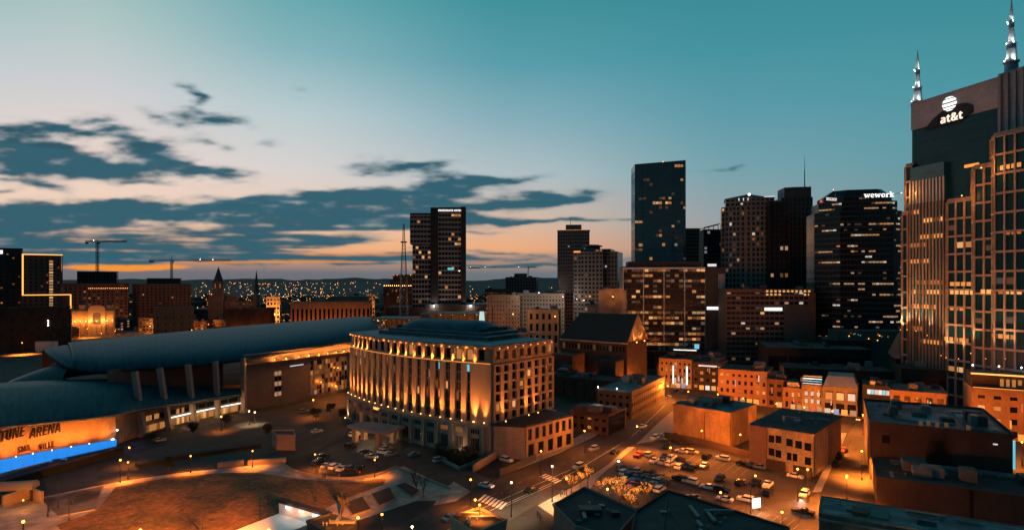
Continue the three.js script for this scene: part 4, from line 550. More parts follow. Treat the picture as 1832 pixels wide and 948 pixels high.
// ------------------------------------------------------------------ the twin-spired tower at the right edge
{
  const X0 = 201.6, D0 = 299, DX = 0.27, DZ = 0.963, NX = -0.963, NZ = 0.27;
  const t = thing('spired_tower', 'stepped stone and glass skyscraper with two white lit spires and a logo', 'skyscraper', [X0, 0, -D0], -Math.atan2(DZ, DX));
  const u = (px, z = 0) => { const s = (px - CX) / FL; return (s * (D0 - 0.27 * z) - X0 - NX * z) / (DX + DZ * s); };
  const dAt = (px, z = 0) => D0 - DZ * u(px, z) - NZ * z, y = (py, px, z = 0) => hy(py, dAt(px, z));
  const BAND = [glow([1, 0.36, 0.08], 0.75), glow([1, 0.44, 0.13], 1.0), glow([1, 0.3, 0.06], 0.4)];
  const stone = mat([0.38, 0.28, 0.235]), band = mat([0.42, 0.38, 0.42]), r = rng(83), roofY = 148.5;
  // slab
  const x0 = u(1633), x1 = 47;
  G().box(x0, x1, 0, 136, -22, 0).build('glass_slab', pane([0.004, 0.042, 0.062], 0.22, 0.3), t); const bandG = G().box(x0 - 0.3, x1 - 6, 136.02, roofY, -22.3, 0.4); bandG.box(x0 - 0.5, x1 - 6, roofY - 0.02, roofY + 0.8, -22.5, 0.6).build('stone_band', band, t);
  { const f = G(); for (let k = 1; k < 9; k++) f.box(x0, x1 - 6, 98 + k * 4.4, 98.12 + k * 4.4, 0.01, 0.06); f.build('glass_joint', M.black, t); }
  const py = G(); py.box(x1 - 8, x1 + 4, 0, 150, -24, 1.6); for (let k = 0; k < 4; k++) py.box(x1 - 7.6 + k * 3, x1 - 6.4 + k * 3, 60, 149, 1.6, 2.5); py.build('pylon', mat([0.3, 0.29, 0.31]), t);
  // sign: dark arched panel, striped globe, letters
  { const sh = new THREE.Shape(); sh.moveTo(-12.5, 0); sh.quadraticCurveTo(-7, 7.5, 2, 8.2); sh.quadraticCurveTo(9, 8.4, 11, 5.5); sh.lineTo(11, 2.4); sh.quadraticCurveTo(6, 1.2, 5, 0); sh.lineTo(-12.5, 0); const p = part('sign_panel', new THREE.ExtrudeGeometry(sh, { depth: 0.3, bevelEnabled: false }), M.black, t); p.position.set(u(1702), 134.2, 0.42);
    const gl = G(), R = 3.4; for (let k = 0; k < 5; k++) { const a0 = -1.35 + k * 0.56, a1 = a0 + 0.36, rows = []; for (let i = 0; i <= 4; i++) { const a = a0 + (a1 - a0) * i / 4, row = []; for (let j = 0; j <= 16; j++) { const b = -PI / 2 + PI * j / 16, tilt = a - 0.22 * Math.cos(b) * (1 - Math.abs(a) / 1.6); row.push([R * Math.cos(tilt) * Math.sin(b), R * Math.sin(tilt), R * 0.45 * Math.cos(tilt) * Math.cos(b)]); } rows.push(row); } gl.geo(loft(rows)); } const lg = gl.build('sign_globe', GL.white, t); lg.position.set(u(1703), 143.6, 1.0); const bk = part('sign_globe_backing', new THREE.SphereGeometry(3.0, 20, 12).scale(1, 1, 0.3), M.steel, t); bk.position.set(u(1703), 143.6, 0.9);
    sign(t, 'at&t', 3.7, u(1706), 135.2, 0.8, glow([1, 0.78, 0.62], 1.3)); }
  // tiers with a splayed left corner
  const o = { rand: r, bay: 4.2, fl: 8.0, pier: 0.75, span: 0.9, proud: 0.6, lit: 0.02, runs: 0, dim: 0.12, slim: 0.4, wall: stone, glass: M.glassTeal, litMats: [LIT[2], LIT[0], LIT[1], LIT[0]], maxLit: 150 };
  const tier = (pl, pc, z, top, end, ch, names, more = {}) => { const a = u(pl, 0), c = u(pc, z), P = [[c - ch, z - ch], [c, z], [end, z], [end, -10], [c - ch, -10]]; G().box; ringFacade(t, P, 0, top, { ...o, ...more }, [0, 1], names); G().prism(P.map(q => [q[0], q[1]]), top, top + 1.4).build('tier_cap', stone, t); return c; };
  tier(1607, 1616, 3.2, y(385, 1612), u(1628, 2.5), 2.4, ['glazing', 'wall'], { runs: 0 }); tier(1612, 1622, 1.6, y(300, 1620), u(1634, 1.6), 2, ['glazing', 'wall'], { runs: 0, lit: 0 });
  // glass bay with pale mullions
  { const a = u(1630, 2.4), b = u(1690, 2.4), top = 116.8; G().box(a, b, 0, top, 0.02, 2.4).build('bay_glass', M.glassBlue, t); const m = G(), hi = G(); for (let k = 0; k <= 10; k++) { const x = a + (b - a) * k / 10; m.box(x - 0.15, x + 0.15, 0, 98.6, 2.42, 3.1); hi.box(x - 0.3, x + 0.3, 98.7, 110, 2.42, 2.9); } m.build('mullion', stone, t); hi.build('upper_mullion', mat([0.5, 0.5, 0.52], 0.5), t);
    for (const [yy, k0, k1, mm] of [[378, 0, 3, BAND[0]], [395, 4, 10, BAND[1]], [424, 3, 10, BAND[0]], [438, 0, 5, BAND[2]], [467, 0, 6, BAND[0]], [522, 0, 10, BAND[1]], [548, 0, 8, BAND[0]], [588, 1, 4, BAND[2]], [505, 2, 10, BAND[2]], [610, 3, 10, BAND[0]]]) for (let k = k0; k < k1; k++) { const p = part('window', PANE, r() < 0.7 ? mm : LIT[6], t); p.position.set(a + (b - a) * (k + 0.5) / 10, y(yy, 1660), 2.46); p.scale.set((b - a) / 10 - 0.5, 2.0, 1); } }
  tier(1690, 1697, 5, 97, u(1760, 5), 3, ['glazing', 'wall'], { runs: 2 }); tier(1720, 1745, 8, 110, u(1800, 8), 5, ['glazing', 'wall'], { runs: 1 }); tier(1755, 1782, 12, 121, u(1900, 12), 6, ['glazing', 'wall'], { runs: 3 });
  for (const [yy, px0, px1, z, mm] of [[522, 1745, 1831, 12.1, BAND[1]], [523, 1700, 1745, 8.1, BAND[1]], [508, 1700, 1740, 8.1, BAND[0]], [552, 1700, 1735, 5.1, BAND[0]], [608, 1690, 1745, 5.1, BAND[0]], [602, 1775, 1820, 12.1, BAND[0]], [297, 1790, 1830, 12.1, BAND[0]], [415, 1800, 1830, 12.1, BAND[2]]]) { const a = u(px0, z), b = u(px1, z), n = Math.max(2, Math.round((b - a) / 2.4)); for (let k = 0; k < n; k++) if (r() < 0.85) { const p = part('window', PANE, r() < 0.75 ? mm : BAND[2], t); p.position.set(a + (b - a) * (k + 0.5) / n, y(yy, (px0 + px1) / 2, z), z + 0.08); p.scale.set((b - a) / n - 0.6, 1.8, 1); } }
  bar(t, 'lit_terrace', u(1727, 4), u(1752, 4), y(301, 1740), y(296, 1740), 3.6, 4.2, GL.orange);
  // spires
  const spire = (px, pyTop, pyBase, z) => {
    const x = u(px, z), d = dAt(px, z), Y = k => hy(k, d), f = (Y(pyTop) - Y(pyBase)), b = Y(pyBase), s = thing('spire', px > 1700 ? 'taller looking white lit spire over the dark fluted pylon' : 'white lit spire at the far end of the stone band', 'spire', wl(t, x, 0, z), t.rotation.y);
    const seg = (n, y0, y1, r0, r1, m, q = 10) => G().cyl(0, b + f * y0, b + f * y1, 0, r0, r1, q).build(n, m, s), pale = mat([0.62, 0.64, 0.66], 0.5), blue = flat([0.08, 0.13, 0.19], 0.4, { metalness: 0.4 });
    seg('base', -0.1, 0.12, 2.7, 2.4, blue, 8); seg('collar', 0.12, 0.135, 3.0, 3.0, pale); seg('drum', 0.135, 0.3, 2.1, 1.7, pale, 12); seg('upper_drum', 0.3, 0.36, 1.75, 1.7, blue, 12); seg('collar', 0.36, 0.372, 2.1, 2.1, pale); seg('shaft', 0.372, 0.58, 1.2, 0.95, pale, 12); seg('joint', 0.58, 0.69, 1.05, 0.95, blue, 12); seg('needle', 0.69, 1.0, 0.9, 0.05, pale, 12);
    for (const [yy, cd, rr, tgt] of [[0.14, 900, 3.0, 0.3], [0.375, 700, 2.1, 0.56], [0.66, 600, 1.7, 0.9]]) for (const a of [1.9, 3.3, 0.6]) { const lp = V(Math.cos(a) * rr, b + f * yy, Math.sin(a) * rr); const o = part('spire_light', BULBS, BULB.white, s); o.position.copy(lp); spot(wl(s, lp.x, lp.y, lp.z), wl(s, 0, b + f * tgt, 0), [0.9, 0.96, 1], cd * 0.12, 40, 0.8); }
  };
  spire(1643, 88, 196, -4); spire(1811, -6, 128, -4);
  // uplights at the foot, as in the photograph bright streaks climb the piers
  for (const [px, z, py2] of [[1612, 5, 590], [1624, 5, 590], [1640, 5, 592], [1660, 5, 600], [1685, 6.6, 636], [1694, 8, 640], [1716, 8, 642], [1738, 11, 632], [1765, 15, 642], [1800, 15, 642]]) { const p = wl(t, u(px, z), Math.max(8, y(py2, px, z)), z); const L = thing('uplight', `uplight at the foot of the stepped tower below its ${['outermost stone corner', 'first narrow tier', 'edge of the glass bay', 'middle of the glass bay', 'brightest stone pier', 'lowest step', 'second step', 'third step', 'widest step', 'outer end of the widest step'][[1612, 1624, 1640, 1660, 1685, 1694, 1716, 1738, 1765, 1800].indexOf(px)]}`, 'uplight', p); part('light_head', BULBS, BULB.soft, L); bar(L, 'post', -0.1, 0.1, -p.y, -0.12, -0.1, 0.1, M.steelDark); spot(p, wl(t, u(px, z) + 0.4, 75, z - 2.4), [1, 0.5, 0.2], 5200, 24, 0.9); }
  for (const [px, z, yy, cd] of [[1614, 7, 345, 900], [1722, 12, 350, 800], [1757, 18, 300, 900]]) { const p = wl(t, u(px, z), y(yy, px, z), z); const L = thing('ledge_floodlight', `floodlight glowing on the splayed corner of the ${px < 1650 ? 'narrow tier by the glass bay' : px < 1740 ? 'middle step' : 'tallest step'}`, 'floodlight', p); part('light_head', BULBS, BULB.amber, L); bar(L, 'bracket', -0.08, 0.08, -0.1, 0.1, -3, -0.12, M.steelDark).rotation.y = 0.5; pointLight(p, AMBER, cd * 0.35); }
  { const p = wl(t, x1 - 2, 122, 6); const L = thing('pylon_floodlight', 'white floodlight washing the dark fluted pylon under the taller spire', 'floodlight', p); part('light_head', BULBS, BULB.white, L); bar(L, 'bracket', -0.08, 0.08, -1.2, -0.12, -0.08, 0.08, M.steelDark); spot(p, wl(t, x1 - 2, 146, 1.6), [0.85, 0.93, 1], 500, 40, 0.9); }
}

// ------------------------------------------------------------------ the curved floodlit hotel
{
  const P0 = [-72, -267.7], P1 = [-37.6, -227.6], P2 = [-7.2, -208.5];
  const [cx, cz, R] = (() => { const [ax, ay] = P0, [bx, by] = P1, [qx, qy] = P2, d = 2 * (ax * (by - qy) + bx * (qy - ay) + qx * (ay - by)), A = ax * ax + ay * ay, B = bx * bx + by * by, C = qx * qx + qy * qy, ux = (A * (by - qy) + B * (qy - ay) + C * (ay - by)) / d, uy = (A * (qx - bx) + B * (ax - qx) + C * (bx - ax)) / d; return [ux, uy, Math.hypot(ax - ux, ay - uy)]; })();
  const O = [-20, -240], t = thing('curved_hotel', 'large curved stone hotel with orange uplit pilasters and a vaulted blue roof', 'hotel', [O[0], 0, O[1]]);
  const a0 = Math.atan2(P0[1] - cz, P0[0] - cx), a1 = Math.atan2(P2[1] - cz, P2[0] - cx), span = Math.atan2(Math.sin(a1 - a0), Math.cos(a1 - a0)), arcL = Math.abs(span) * R;
  const arc = (s, off = 0) => { const a = a0 + span * s; return [cx + Math.cos(a) * (R + off) - O[0], cz + Math.sin(a) * (R + off) - O[1]]; };   // off > 0 is outwards
  const nrm = s => { const a = a0 + span * s; return [Math.cos(a), Math.sin(a)]; };
  const A = [0.643, -0.766], Bd = [0.766, 0.643], loc = q => [q[0] - O[0], q[1] - O[1]], cor = loc(P2), rEnd = [cor[0] + A[0] * 35, cor[1] + A[1] * 35], back = [loc(P0)[0] + 16, loc(P0)[1] - 20];
  const front = off => Array.from({ length: 29 }, (_, k) => arc(k / 28, off));
  const stone = mat([0.4, 0.29, 0.2]), stonePod = mat([0.34, 0.27, 0.21]), yB = 11.2, yC = 31.4, yT = 36.8, r = rng(19);
  const body = off => [...front(off), [cor[0] + off, cor[1] - 0.2], [rEnd[0] + off, rEnd[1]], [rEnd[0] - 20, rEnd[1] - 18], back];
  G().prism(body(-0.7), yB, yC).build('glazing', M.glass, t); G().prism(body(-0.7), yC, yT).build('upper_wall', stone, t);
  G().prism(body(0.35), yC, yC + 0.8).build('cornice', stone, t); G().prism(body(0.4), yT, yT + 0.9).build('parapet', stone, t); G().prism(body(-0.5), yT + 0.9, yT + 1.1).build('roof', M.roofBlue, t); G().prism(body(0.5), yB - 0.9, yB).build('base_cornice', stonePod, t);
  // pilasters, mullioned window bays, uplights
  const N = 18, boxAt = (g, s, w, d0, d1, y0, y1) => { const q = arc(s), n = nrm(s), m = new THREE.Matrix4().makeRotationY(Math.atan2(n[0], n[1])).setPosition(q[0] + n[0] * (d0 + d1) / 2, (y0 + y1) / 2, q[1] + n[1] * (d0 + d1) / 2); return g.geo(new THREE.BoxGeometry(w, y1 - y0, Math.abs(d1 - d0)), m); };
  const frames = G(), fl = 6, lamps = [];
  for (let i = 0; i <= N; i++) {
    const s = (i + 0.35) / (N + 0.7), wide = i === N ? 8.2 : i === 0 ? 3 : 2.25, sc = i === N ? s - 0.028 : s;
    boxAt(G(), sc, wide, -0.75, 0.15, yB, yC).build('pilaster', stone, t);
    for (const dx of i === N ? [-2, 2] : [0]) { const q = arc(sc + dx / arcL, 1.25); lamps.push([q, nrm(sc), yB + 0.25]); }
    if (i < N) {
      const sm = (i + 0.85) / (N + 0.7), bw = arcL / (N + 0.7) - 2.2;
      for (let k = 0; k <= fl; k++) boxAt(frames, sm, bw + 0.4, -0.74, -0.45, yB + (yC - yB) * k / fl - 0.35, yB + (yC - yB) * k / fl + (k === fl ? 0 : 0.35)); boxAt(frames, sm, 0.22, -0.74, -0.4, yB, yC);
      for (let k = 0; k < fl; k++) for (const e of [-1, 1]) { const lit = r() < 0.12, ss = sm + e * bw * 0.25 / arcL, q = arc(ss, -0.62), n = nrm(ss), p = part('window', PANE, lit ? [LIT[0], LIT[2], LIT[3], LIT[1]][Math.floor(r() * 4)] : r() < 0.012 ? GL.cyan : M.glassTeal, t); p.position.set(q[0], yB + (yC - yB) * (k + 0.5) / fl, q[1]); p.rotation.y = Math.atan2(n[0], n[1]); p.scale.set(bw * 0.42, 2.5, 1); }
      if (i > 0 && (i < 5 || i > 7)) { boxAt(G(), s, 2.0, -0.7, -0.1, yC + 0.8, yT).build('upper_pilaster', stone, t); const q = arc(s, 0.28); lamps.push([q, nrm(s), yC + 0.95, 1]); }
      const w2 = part('upper_window', PANE, r() < 0.15 ? LIT[0] : M.glass, t), q2 = arc(sm, -0.66), n2 = nrm(sm); w2.position.set(q2[0], yC + 3.1, q2[1]); w2.rotation.y = Math.atan2(n2[0], n2[1]); w2.scale.set(bw * 0.8, 3.6, 1);
    }
  }
  frames.build('window_frame', mat([0.12, 0.095, 0.075]), t);
  for (const [q, n, y, up] of lamps) { const o = part('uplight_lamp', BULBS, BULB.amber, t); o.position.set(q[0], y, q[1]); spot(wl(t, q[0], y, q[1]), wl(t, q[0] - n[0] * (up ? 0.9 : 1.5), y + (up ? 3.8 : 13), q[1] - n[1] * (up ? 0.9 : 1.5)), [1, 0.3, 0.045], up ? 280 : 2400, up ? 50 : 21, 0.9, 0.25); }
  for (let i = 0; i < 24; i++) { const s = 0.03 + i * 0.041, q = arc(s, 0.62), o = part('parapet_lamp', BULBS, BULB.soft, t); if (i > 5 && i < 9) { o.position.set(...[q[0], yT - 0.2, q[1]]); } else o.position.set(q[0], yT + 0.2, q[1]); if (i % 3 === 0) pointLight(wl(t, q[0], yT + 0.2, q[1]), SODIUM, 14); }
  { const st = G(); for (let k = 0; k < 56; k++) boxAt(st, (k + 0.5) / 56, arcL / 56 + 0.05, 0.36, 0.46, yC + 0.28, yC + 0.5); st.build('cornice_light_strip', GL.orange, t); }
  // the face on the street
  { const wall = G(), E1 = [cor[0] + 0.6, cor[1]], E2 = [rEnd[0] + 0.6, rEnd[1]]; edge(t, wall, E1, E2, yB, yC, { rand: r, bay: 4.2, fl: 3.35, pier: 2.0, span: 0.8, proud: 0.6, lit: 0.1, litMats: [LIT[0], LIT[2], LIT[3]] }); edge(t, wall, E1, E2, yC + 0.8, yT, { rand: r, bay: 4.2, fl: 5, pier: 2.2, span: 1.2, proud: 0.4, lit: 0.2, litMats: [LIT[0], LIT[1]] }); wall.build('street_front', stone, t);
    for (const k of [0.13, 0.5, 0.66]) { const x = E1[0] + (E2[0] - E1[0]) * k + 1.5, z = E1[1] + (E2[1] - E1[1]) * k + 1.3, o = part('uplight_lamp', BULBS, BULB.amber, t); o.position.set(x, yB + 0.3, z); spot(wl(t, x, yB + 0.3, z), wl(t, x - 1.4, yB + 13, z - 1.2), [1, 0.3, 0.045], 2000, 21, 0.9); } for (let k = 0; k < 8; k++) { const o = part('parapet_lamp', BULBS, BULB.soft, t); o.position.set(E1[0] + (E2[0] - E1[0]) * (k + 0.5) / 8 + 0.9, yT + 0.2, E1[1] + (E2[1] - E1[1]) * (k + 0.5) / 8 + 0.6); } }
  // podium
  const pod = off => [...front(off), [cor[0] + off + 1, cor[1] + off * 0.3]];
  G().prism([...front(1.4), [cor[0] + 2, cor[1] + 1], [rEnd[0] + 2, rEnd[1]], [rEnd[0] - 18, rEnd[1] - 16], back], 0, yB - 0.9).build('podium', stonePod, t);
  for (let i = 0; i < 13; i++) { const s = (i + 0.75) / 13.6, n = nrm(s); for (const [y0, h, w] of [[1.6, 4.2, 3.0], [7.4, 1.5, 3.2]]) { const q = arc(s, 1.43), o = part('podium_window', PANE, r() < 0.1 ? LIT[1] : M.glass, t); o.position.set(q[0], y0 + h / 2, q[1]); o.rotation.y = Math.atan2(n[0], n[1]); o.scale.set(w, h, 1); const m = G(); boxAt(m, s, 0.14, 1.4, 1.6, y0, y0 + h); boxAt(m, s - 0.9 / arcL, 0.12, 1.4, 1.6, y0, y0 + h); boxAt(m, s + 0.9 / arcL, 0.12, 1.4, 1.6, y0, y0 + h); m.build('mullion', stonePod, t); } const c = G(); boxAt(c, s + 0.5 / 13.6, 1.3, 1.4, 2.0, 0, yB - 1.4); c.build('podium_pier', stonePod, t); }
  { const o = part('entrance_sign', BOX, GL.orangeHot, t), q = arc(0.36, 1.7), n = nrm(0.36); o.position.set(q[0], 9.6, q[1]); o.rotation.y = Math.atan2(n[0], n[1]); o.scale.set(4.2, 0.8, 0.3); }
  { const q = arc(0.87, 3.0), o = part('wall_washer', BULBS, BULB.warm, t); o.position.set(q[0], 0.6, q[1] + 0.4); spot(wl(t, q[0], 0.6, q[1] + 0.6), wl(t, arc(0.87)[0], 8, arc(0.87)[1]), [1, 0.55, 0.3], 160, 62, 0.9); const q2 = arc(0.02, 2.6); spot(wl(t, q2[0], 0.6, q2[1]), wl(t, arc(0.02)[0], 9, arc(0.02)[1]), [1, 0.6, 0.3], 220, 50, 0.9); const o2 = part('wall_washer', BULBS, BULB.warm, t); o2.position.set(q2[0], 0.6, q2[1]); }
  // street wing
  { const c = loc([gx(940, 204), -204]), e = loc([gx(1024, 222), -222]), b0 = [c[0] - 12, c[1] - 11], b1 = [e[0] - 14, e[1] - 12], h = 10.9;
    G().prism([[cor[0] + 1, cor[1] + 2.2], c, e, b1, [cor[0] + 4, cor[1] - 6]], 0, h).build('street_wing', stonePod, t); G().prism(shrink([[cor[0] + 1, cor[1] + 2.2], c, e, b1, [cor[0] + 4, cor[1] - 6]], 1.03), h, h + 0.5).build('wing_roof', M.tar, t);
    const wall = G(); edge(t, wall, c, e, 5.6, h, { rand: r, bay: 3.4, fl: 5, pier: 1.6, span: 1.1, proud: 0.5, lit: 0.25, litMats: [LIT[0], LIT[1]] }); edge(t, wall, c, e, 0.2, 5.5, { rand: r, bay: 4.6, fl: 5, pier: 2.1, span: 0.9, proud: 0.42, lit: 0 }); wall.build('wing_front', stone, t); const gz = G(), dx = e[0] - c[0], dz = e[1] - c[1], L = Math.hypot(dx, dz); gz.geo(new THREE.BoxGeometry(L - 0.3, h - 0.6, 0.1), new THREE.Matrix4().makeRotationY(Math.atan2(-dz, dx)).setPosition((c[0] + e[0]) / 2 + dz * -0.001, h / 2, (c[1] + e[1]) / 2 + 0.04)); gz.build('wing_glazing', M.glass, t);
    const w2 = G(), f0 = [cor[0] + 1, cor[1] + 2.2]; edge(t, w2, f0, c, 0.3, h, { rand: r, bay: 5, fl: 5, pier: 3.0, span: 2.0, proud: 0.3, lit: 0 }); w2.build('wing_side', stonePod, t); }
  // vaulted roof storey
  { const q0 = [-31, -12], L = 46, wv = 19, rows = [], mm = new THREE.Matrix4().makeRotationY(-0.62).setPosition(-6, yT + 1.0, -16); for (let i = 0; i <= 10; i++) { const a = PI * i / 10, row = []; for (let k = 0; k <= 12; k++) { const e = k / 12, inset = (e < 0.12 ? (0.12 - e) * 22 : e > 0.88 ? (e - 0.88) * 22 : 0), f = 1 - inset * 0.13; row.push([(-L / 2 + L * e), Math.sin(a) ** 0.7 * 6.6 * f, Math.cos(a) * wv / 2 * (0.75 + 0.25 * f)]); } rows.push(row); } const v = part('vaulted_roof', loft(rows), M.shell, t); v.applyMatrix4(mm); 
    const skirt = G(); skirt.box(-L / 2 - 6, L / 2 + 8, 0, 1.5, -wv / 2 - 4, wv / 2 + 4.5).box(-L / 2 - 3, L / 2 + 4, 1.5, 2.6, -wv / 2 - 2, wv / 2 + 2); const sk = skirt.build('roof_skirt', M.roofBlue, t); sk.applyMatrix4(mm); const en = G(); for (const e of [-1, 1]) en.prism([[e * L / 2, -wv / 2], [e * L / 2, wv / 2], [e * (L / 2 - 0.5), wv / 2], [e * (L / 2 - 0.5), -wv / 2]], 2.6, 3.8); const eo = en.build('vault_end', M.slate, t); eo.applyMatrix4(mm);
    for (let k = 0; k < 9; k++) { const x = 16 + r() * 14, z = -24 + r() * 12, w = 1.5 + r() * 2, hh = 1 + r() * 1.8; bar(t, 'rooftop_unit', x - w / 2, x + w / 2, yT + 1.1, yT + 1.1 + hh, z - 1, z + 1, k % 2 ? M.steel : M.slate); } }
  // entrance canopy on piers
  { const c = thing('entrance_canopy', 'pale rounded canopy on square piers over the hotel drive', 'canopy', [gx(668, 226), 0, -226], -0.5); const sh = new THREE.Shape(); sh.moveTo(-10, -3); sh.quadraticCurveTo(-11, 3, -6, 5); sh.lineTo(9, 6.4); sh.lineTo(10, -5); sh.quadraticCurveTo(0, -6.5, -10, -3); const g = new THREE.ExtrudeGeometry(sh, { depth: 0.6, bevelEnabled: true, bevelSize: 0.3, bevelThickness: 0.25, bevelSegments: 2, curveSegments: 8 }); g.rotateX(-PI / 2); part('roof_slab', g, mat([0.3, 0.25, 0.26]), c).position.y = 5.2; for (const [x, z] of [[-6.5, -2], [-6.5, 2.8], [6, -4], [6, 4]]) G().box(x - 0.9, x + 0.9, 0, 5.2, z - 0.9, z + 0.9).box(x - 1.1, x + 1.1, 0, 0.6, z - 1.1, z + 1.1).build('pier', stonePod, c); for (const [x, z] of [[-2, 0], [3, 0]]) { const o = part('ceiling_light', BULBS, BULB.warm, c); o.position.set(x, 4.7, z); pointLight(wl(c, x, 4.5, z), WARM, 75); } }
}

// ------------------------------------------------------------------ the arena
{
  const t = thing('arena', 'huge arena with sweeping blue metal roofs, slanted columns and an orange floodlit sign wall', 'arena', [0, 0, 0]);
  const curve = pts => new THREE.CatmullRomCurve3(pts.map(q => V(...q)), false, 'centripetal');
  const P = (px, D, h) => [gx(px, D), h, -D];
  // upper shell: from eave to crown, then down behind
  const eave = curve([P(690, 372, 27.5), P(625, 333, 27.6), P(530, 303, 26), P(430, 277, 24.9), P(340, 258, 25), P(250, 246, 25.4), P(190, 238, 25.4), P(128, 238, 26.8), P(92, 248, 29.8), P(78, 257, 31.6)]);
  const crown = curve([P(684, 402, 36), P(640, 398, 36.5), P(545, 372, 35.2), P(432, 339, 34.2), P(340, 312, 33.8), P(250, 290, 33.6), P(180, 276, 33), P(120, 266, 32.8), P(92, 262, 32.6), P(76, 260, 31.9)]);
  const rowsOf = (k0, k1, n, lift = 0) => { const rows = []; for (let k = 0; k <= n; k++) { const s = k0 + (k1 - k0) * k / n, e = eave.getPoint(s), c = crown.getPoint(s), row = []; row.push([e.x + (c.x - e.x) * 0.10, e.y - 2.2, e.z + (c.z - e.z) * 0.10]); row.push([e.x + (c.x - e.x) * 0.02, e.y - 1.3, e.z + (c.z - e.z) * 0.02]); for (let i = 0; i <= 12; i++) { const a = PI / 2 * i / 12, f = 1 - Math.cos(a), h = Math.sin(a); row.push([e.x + (c.x - e.x) * f, e.y - 0.8 + (c.y + lift - e.y + 0.8) * h, e.z + (c.z - e.z) * f]); } for (let i = 1; i <= 8; i++) { const b = i / 8; row.push([c.x + (c.x - e.x) * 1.6 * b, c.y + lift - 10 * b * b, c.z + (c.z - e.z) * 1.6 * b]); } rows.push(row); } return rows; };
  part('roof_shell', loft(rowsOf(0, 0.775, 44)), M.shell, t); part('end_shell', loft(rowsOf(0.74, 1, 16, -0.9)), M.shell, t);
  { // raised seam where the two shells meet, and standing seams across the main shell
    const g = G(), seam = (s, r, up) => { const row = rowsOf(s, s, 1)[0].slice(1, 15); for (let i = 0; i < row.length - 1; i++) g.bar(V(row[i][0], row[i][1] + up, row[i][2]), V(row[i + 1][0], row[i + 1][1] + up, row[i + 1][2]), r, 4); }; seam(0.77, 0.35, 0.05); g.build('shell_seam', M.shellLow, t); }
  { // tail shell beyond the end
    const rows = []; for (let k = 0; k <= 10; k++) { const s = k / 10, row = []; for (let i = 0; i <= 10; i++) { const a = PI * i / 10; const q = P(118 - 108 * s, 246 + 6 * s, 22 - 4 * s * s); row.push([q[0] - 6 * Math.cos(a) * 0.3, q[1] + Math.sin(a) * (9 - 5 * s) - 3, q[2] - (1 - Math.cos(a)) * 13 * (1 - 0.5 * s)]); } rows.push(row); } part('tail_shell', loft(rows), M.shellLow, t);
    const g = G(); g.prism([P(28, 236, 0), P(62, 232, 0), P(66, 246, 0), P(24, 250, 0)].map(q => [q[0], q[2]]), 0, 16); g.build('service_block', M.concreteDark, t); G().prism([P(60, 226, 0), P(160, 226, 0), P(200, 240, 0), P(90, 262, 0)].map(q => [q[0], q[2]]), 0, 19).build('loading_block', M.slate, t); bar(t, 'service_window', gx(8, 234), gx(20, 234), 16, 18, -234.2, -234, LIT[3]); }
  // lower skirt roof
  const lo = curve([P(-90, 166, 17.5), P(0, 184, 15.6), P(110, 202, 13.4), P(205, 219, 11.8), P(252, 232, 10.9), P(344, 255, 9.7), P(432, 276, 8.6)]), hi = curve([P(-90, 190, 26), P(0, 207, 24.6), P(110, 224, 22.6), P(205, 238, 20.6), P(252, 246, 17.5), P(344, 264, 13.6), P(432, 282, 10.8)]);
  { const rows = []; for (let k = 0; k <= 30; k++) { const e = lo.getPoint(k / 30), c = hi.getPoint(k / 30), row = [[e.x + (c.x - e.x) * 0.08, e.y - 0.9, e.z + (c.z - e.z) * 0.08]]; for (let i = 0; i <= 8; i++) { const a = PI / 2 * i / 8, f = 1 - Math.cos(a) * (1 - 0), h = Math.sin(a); row.push([e.x + (c.x - e.x) * (0.35 * f + 0.65 * i / 8), e.y + (c.y - e.y) * (0.45 * h + 0.55 * i / 8), e.z + (c.z - e.z) * (0.35 * f + 0.65 * i / 8)]); } row.push([c.x - 6, c.y - 1, c.z - 14]); rows.push(row); } part('skirt_roof', loft(rows), M.shellLow, t); const gt = G(); for (let k = 0; k < 30; k++) { const a = lo.getPoint(k / 30), b = lo.getPoint((k + 1) / 30); gt.bar(a, b, 0.3, 5); } gt.build('gutter', M.steel, t); }
  // walls behind
  const W0 = curve([P(-90, 168, 0), P(0, 186, 0), P(110, 204, 0), P(205, 221, 0), P(252, 235, 0), P(344, 258, 0), P(432, 279, 0), P(530, 304, 0), P(624, 334, 0), P(690, 374, 0)]);
  const N = 72, wallStrip = (s0, s1, y0, y1, off, n = 16, dy = 0) => { const rows = []; for (let k = 0; k <= n; k++) { const s = s0 + (s1 - s0) * k / n, q = W0.getPoint(s), tg = W0.getTangent(s), nx = tg.z, nz = -tg.x, f = typeof y1 === 'function' ? y1(s) : y1, b = typeof y0 === 'function' ? y0(s) : y0; const x = q.x - nx * off, z = q.z - nz * off; rows.push([[x, b, z], [x, f, z], [x + nx * 0.8, f, z + nz * 0.8], [x + nx * 0.8, b, z + nz * 0.8]]); } const g = G(); for (let k = 0; k < n; k++) { const a = rows[k], c = rows[k + 1]; g.quad(a[0], c[0], c[1], a[1]); g.quad(a[1], c[1], c[2], a[2]); } g.quad(rows[0][3], rows[0][0], rows[0][1], rows[0][2]); g.quad(rows[n][0], rows[n][3], rows[n][2], rows[n][1]); return g; };
  // curve parameter of a bearing
  const sOf = px => { let best = 0, bd = 1e9; for (let k = 0; k <= 400; k++) { const q = W0.getPoint(k / 400), b = CX + q.x / -q.z * FL, d = Math.abs(b - px); if (d < bd) { bd = d; best = k / 400; } } return best; };
  const sS = sOf(-85), sA = sOf(205), sB = sOf(252), sC = sOf(430), sD = sOf(560), sE = sOf(690), loY = s => { const q = W0.getPoint(s), b = CX + q.x / -q.z * FL; let best = 9, bd = 1e9; for (let k = 0; k <= 100; k++) { const e = lo.getPoint(k / 100), bb = CX + e.x / -e.z * FL; if (Math.abs(bb - b) < bd) { bd = Math.abs(bb - b); best = e.y; } } return best - 0.5; };
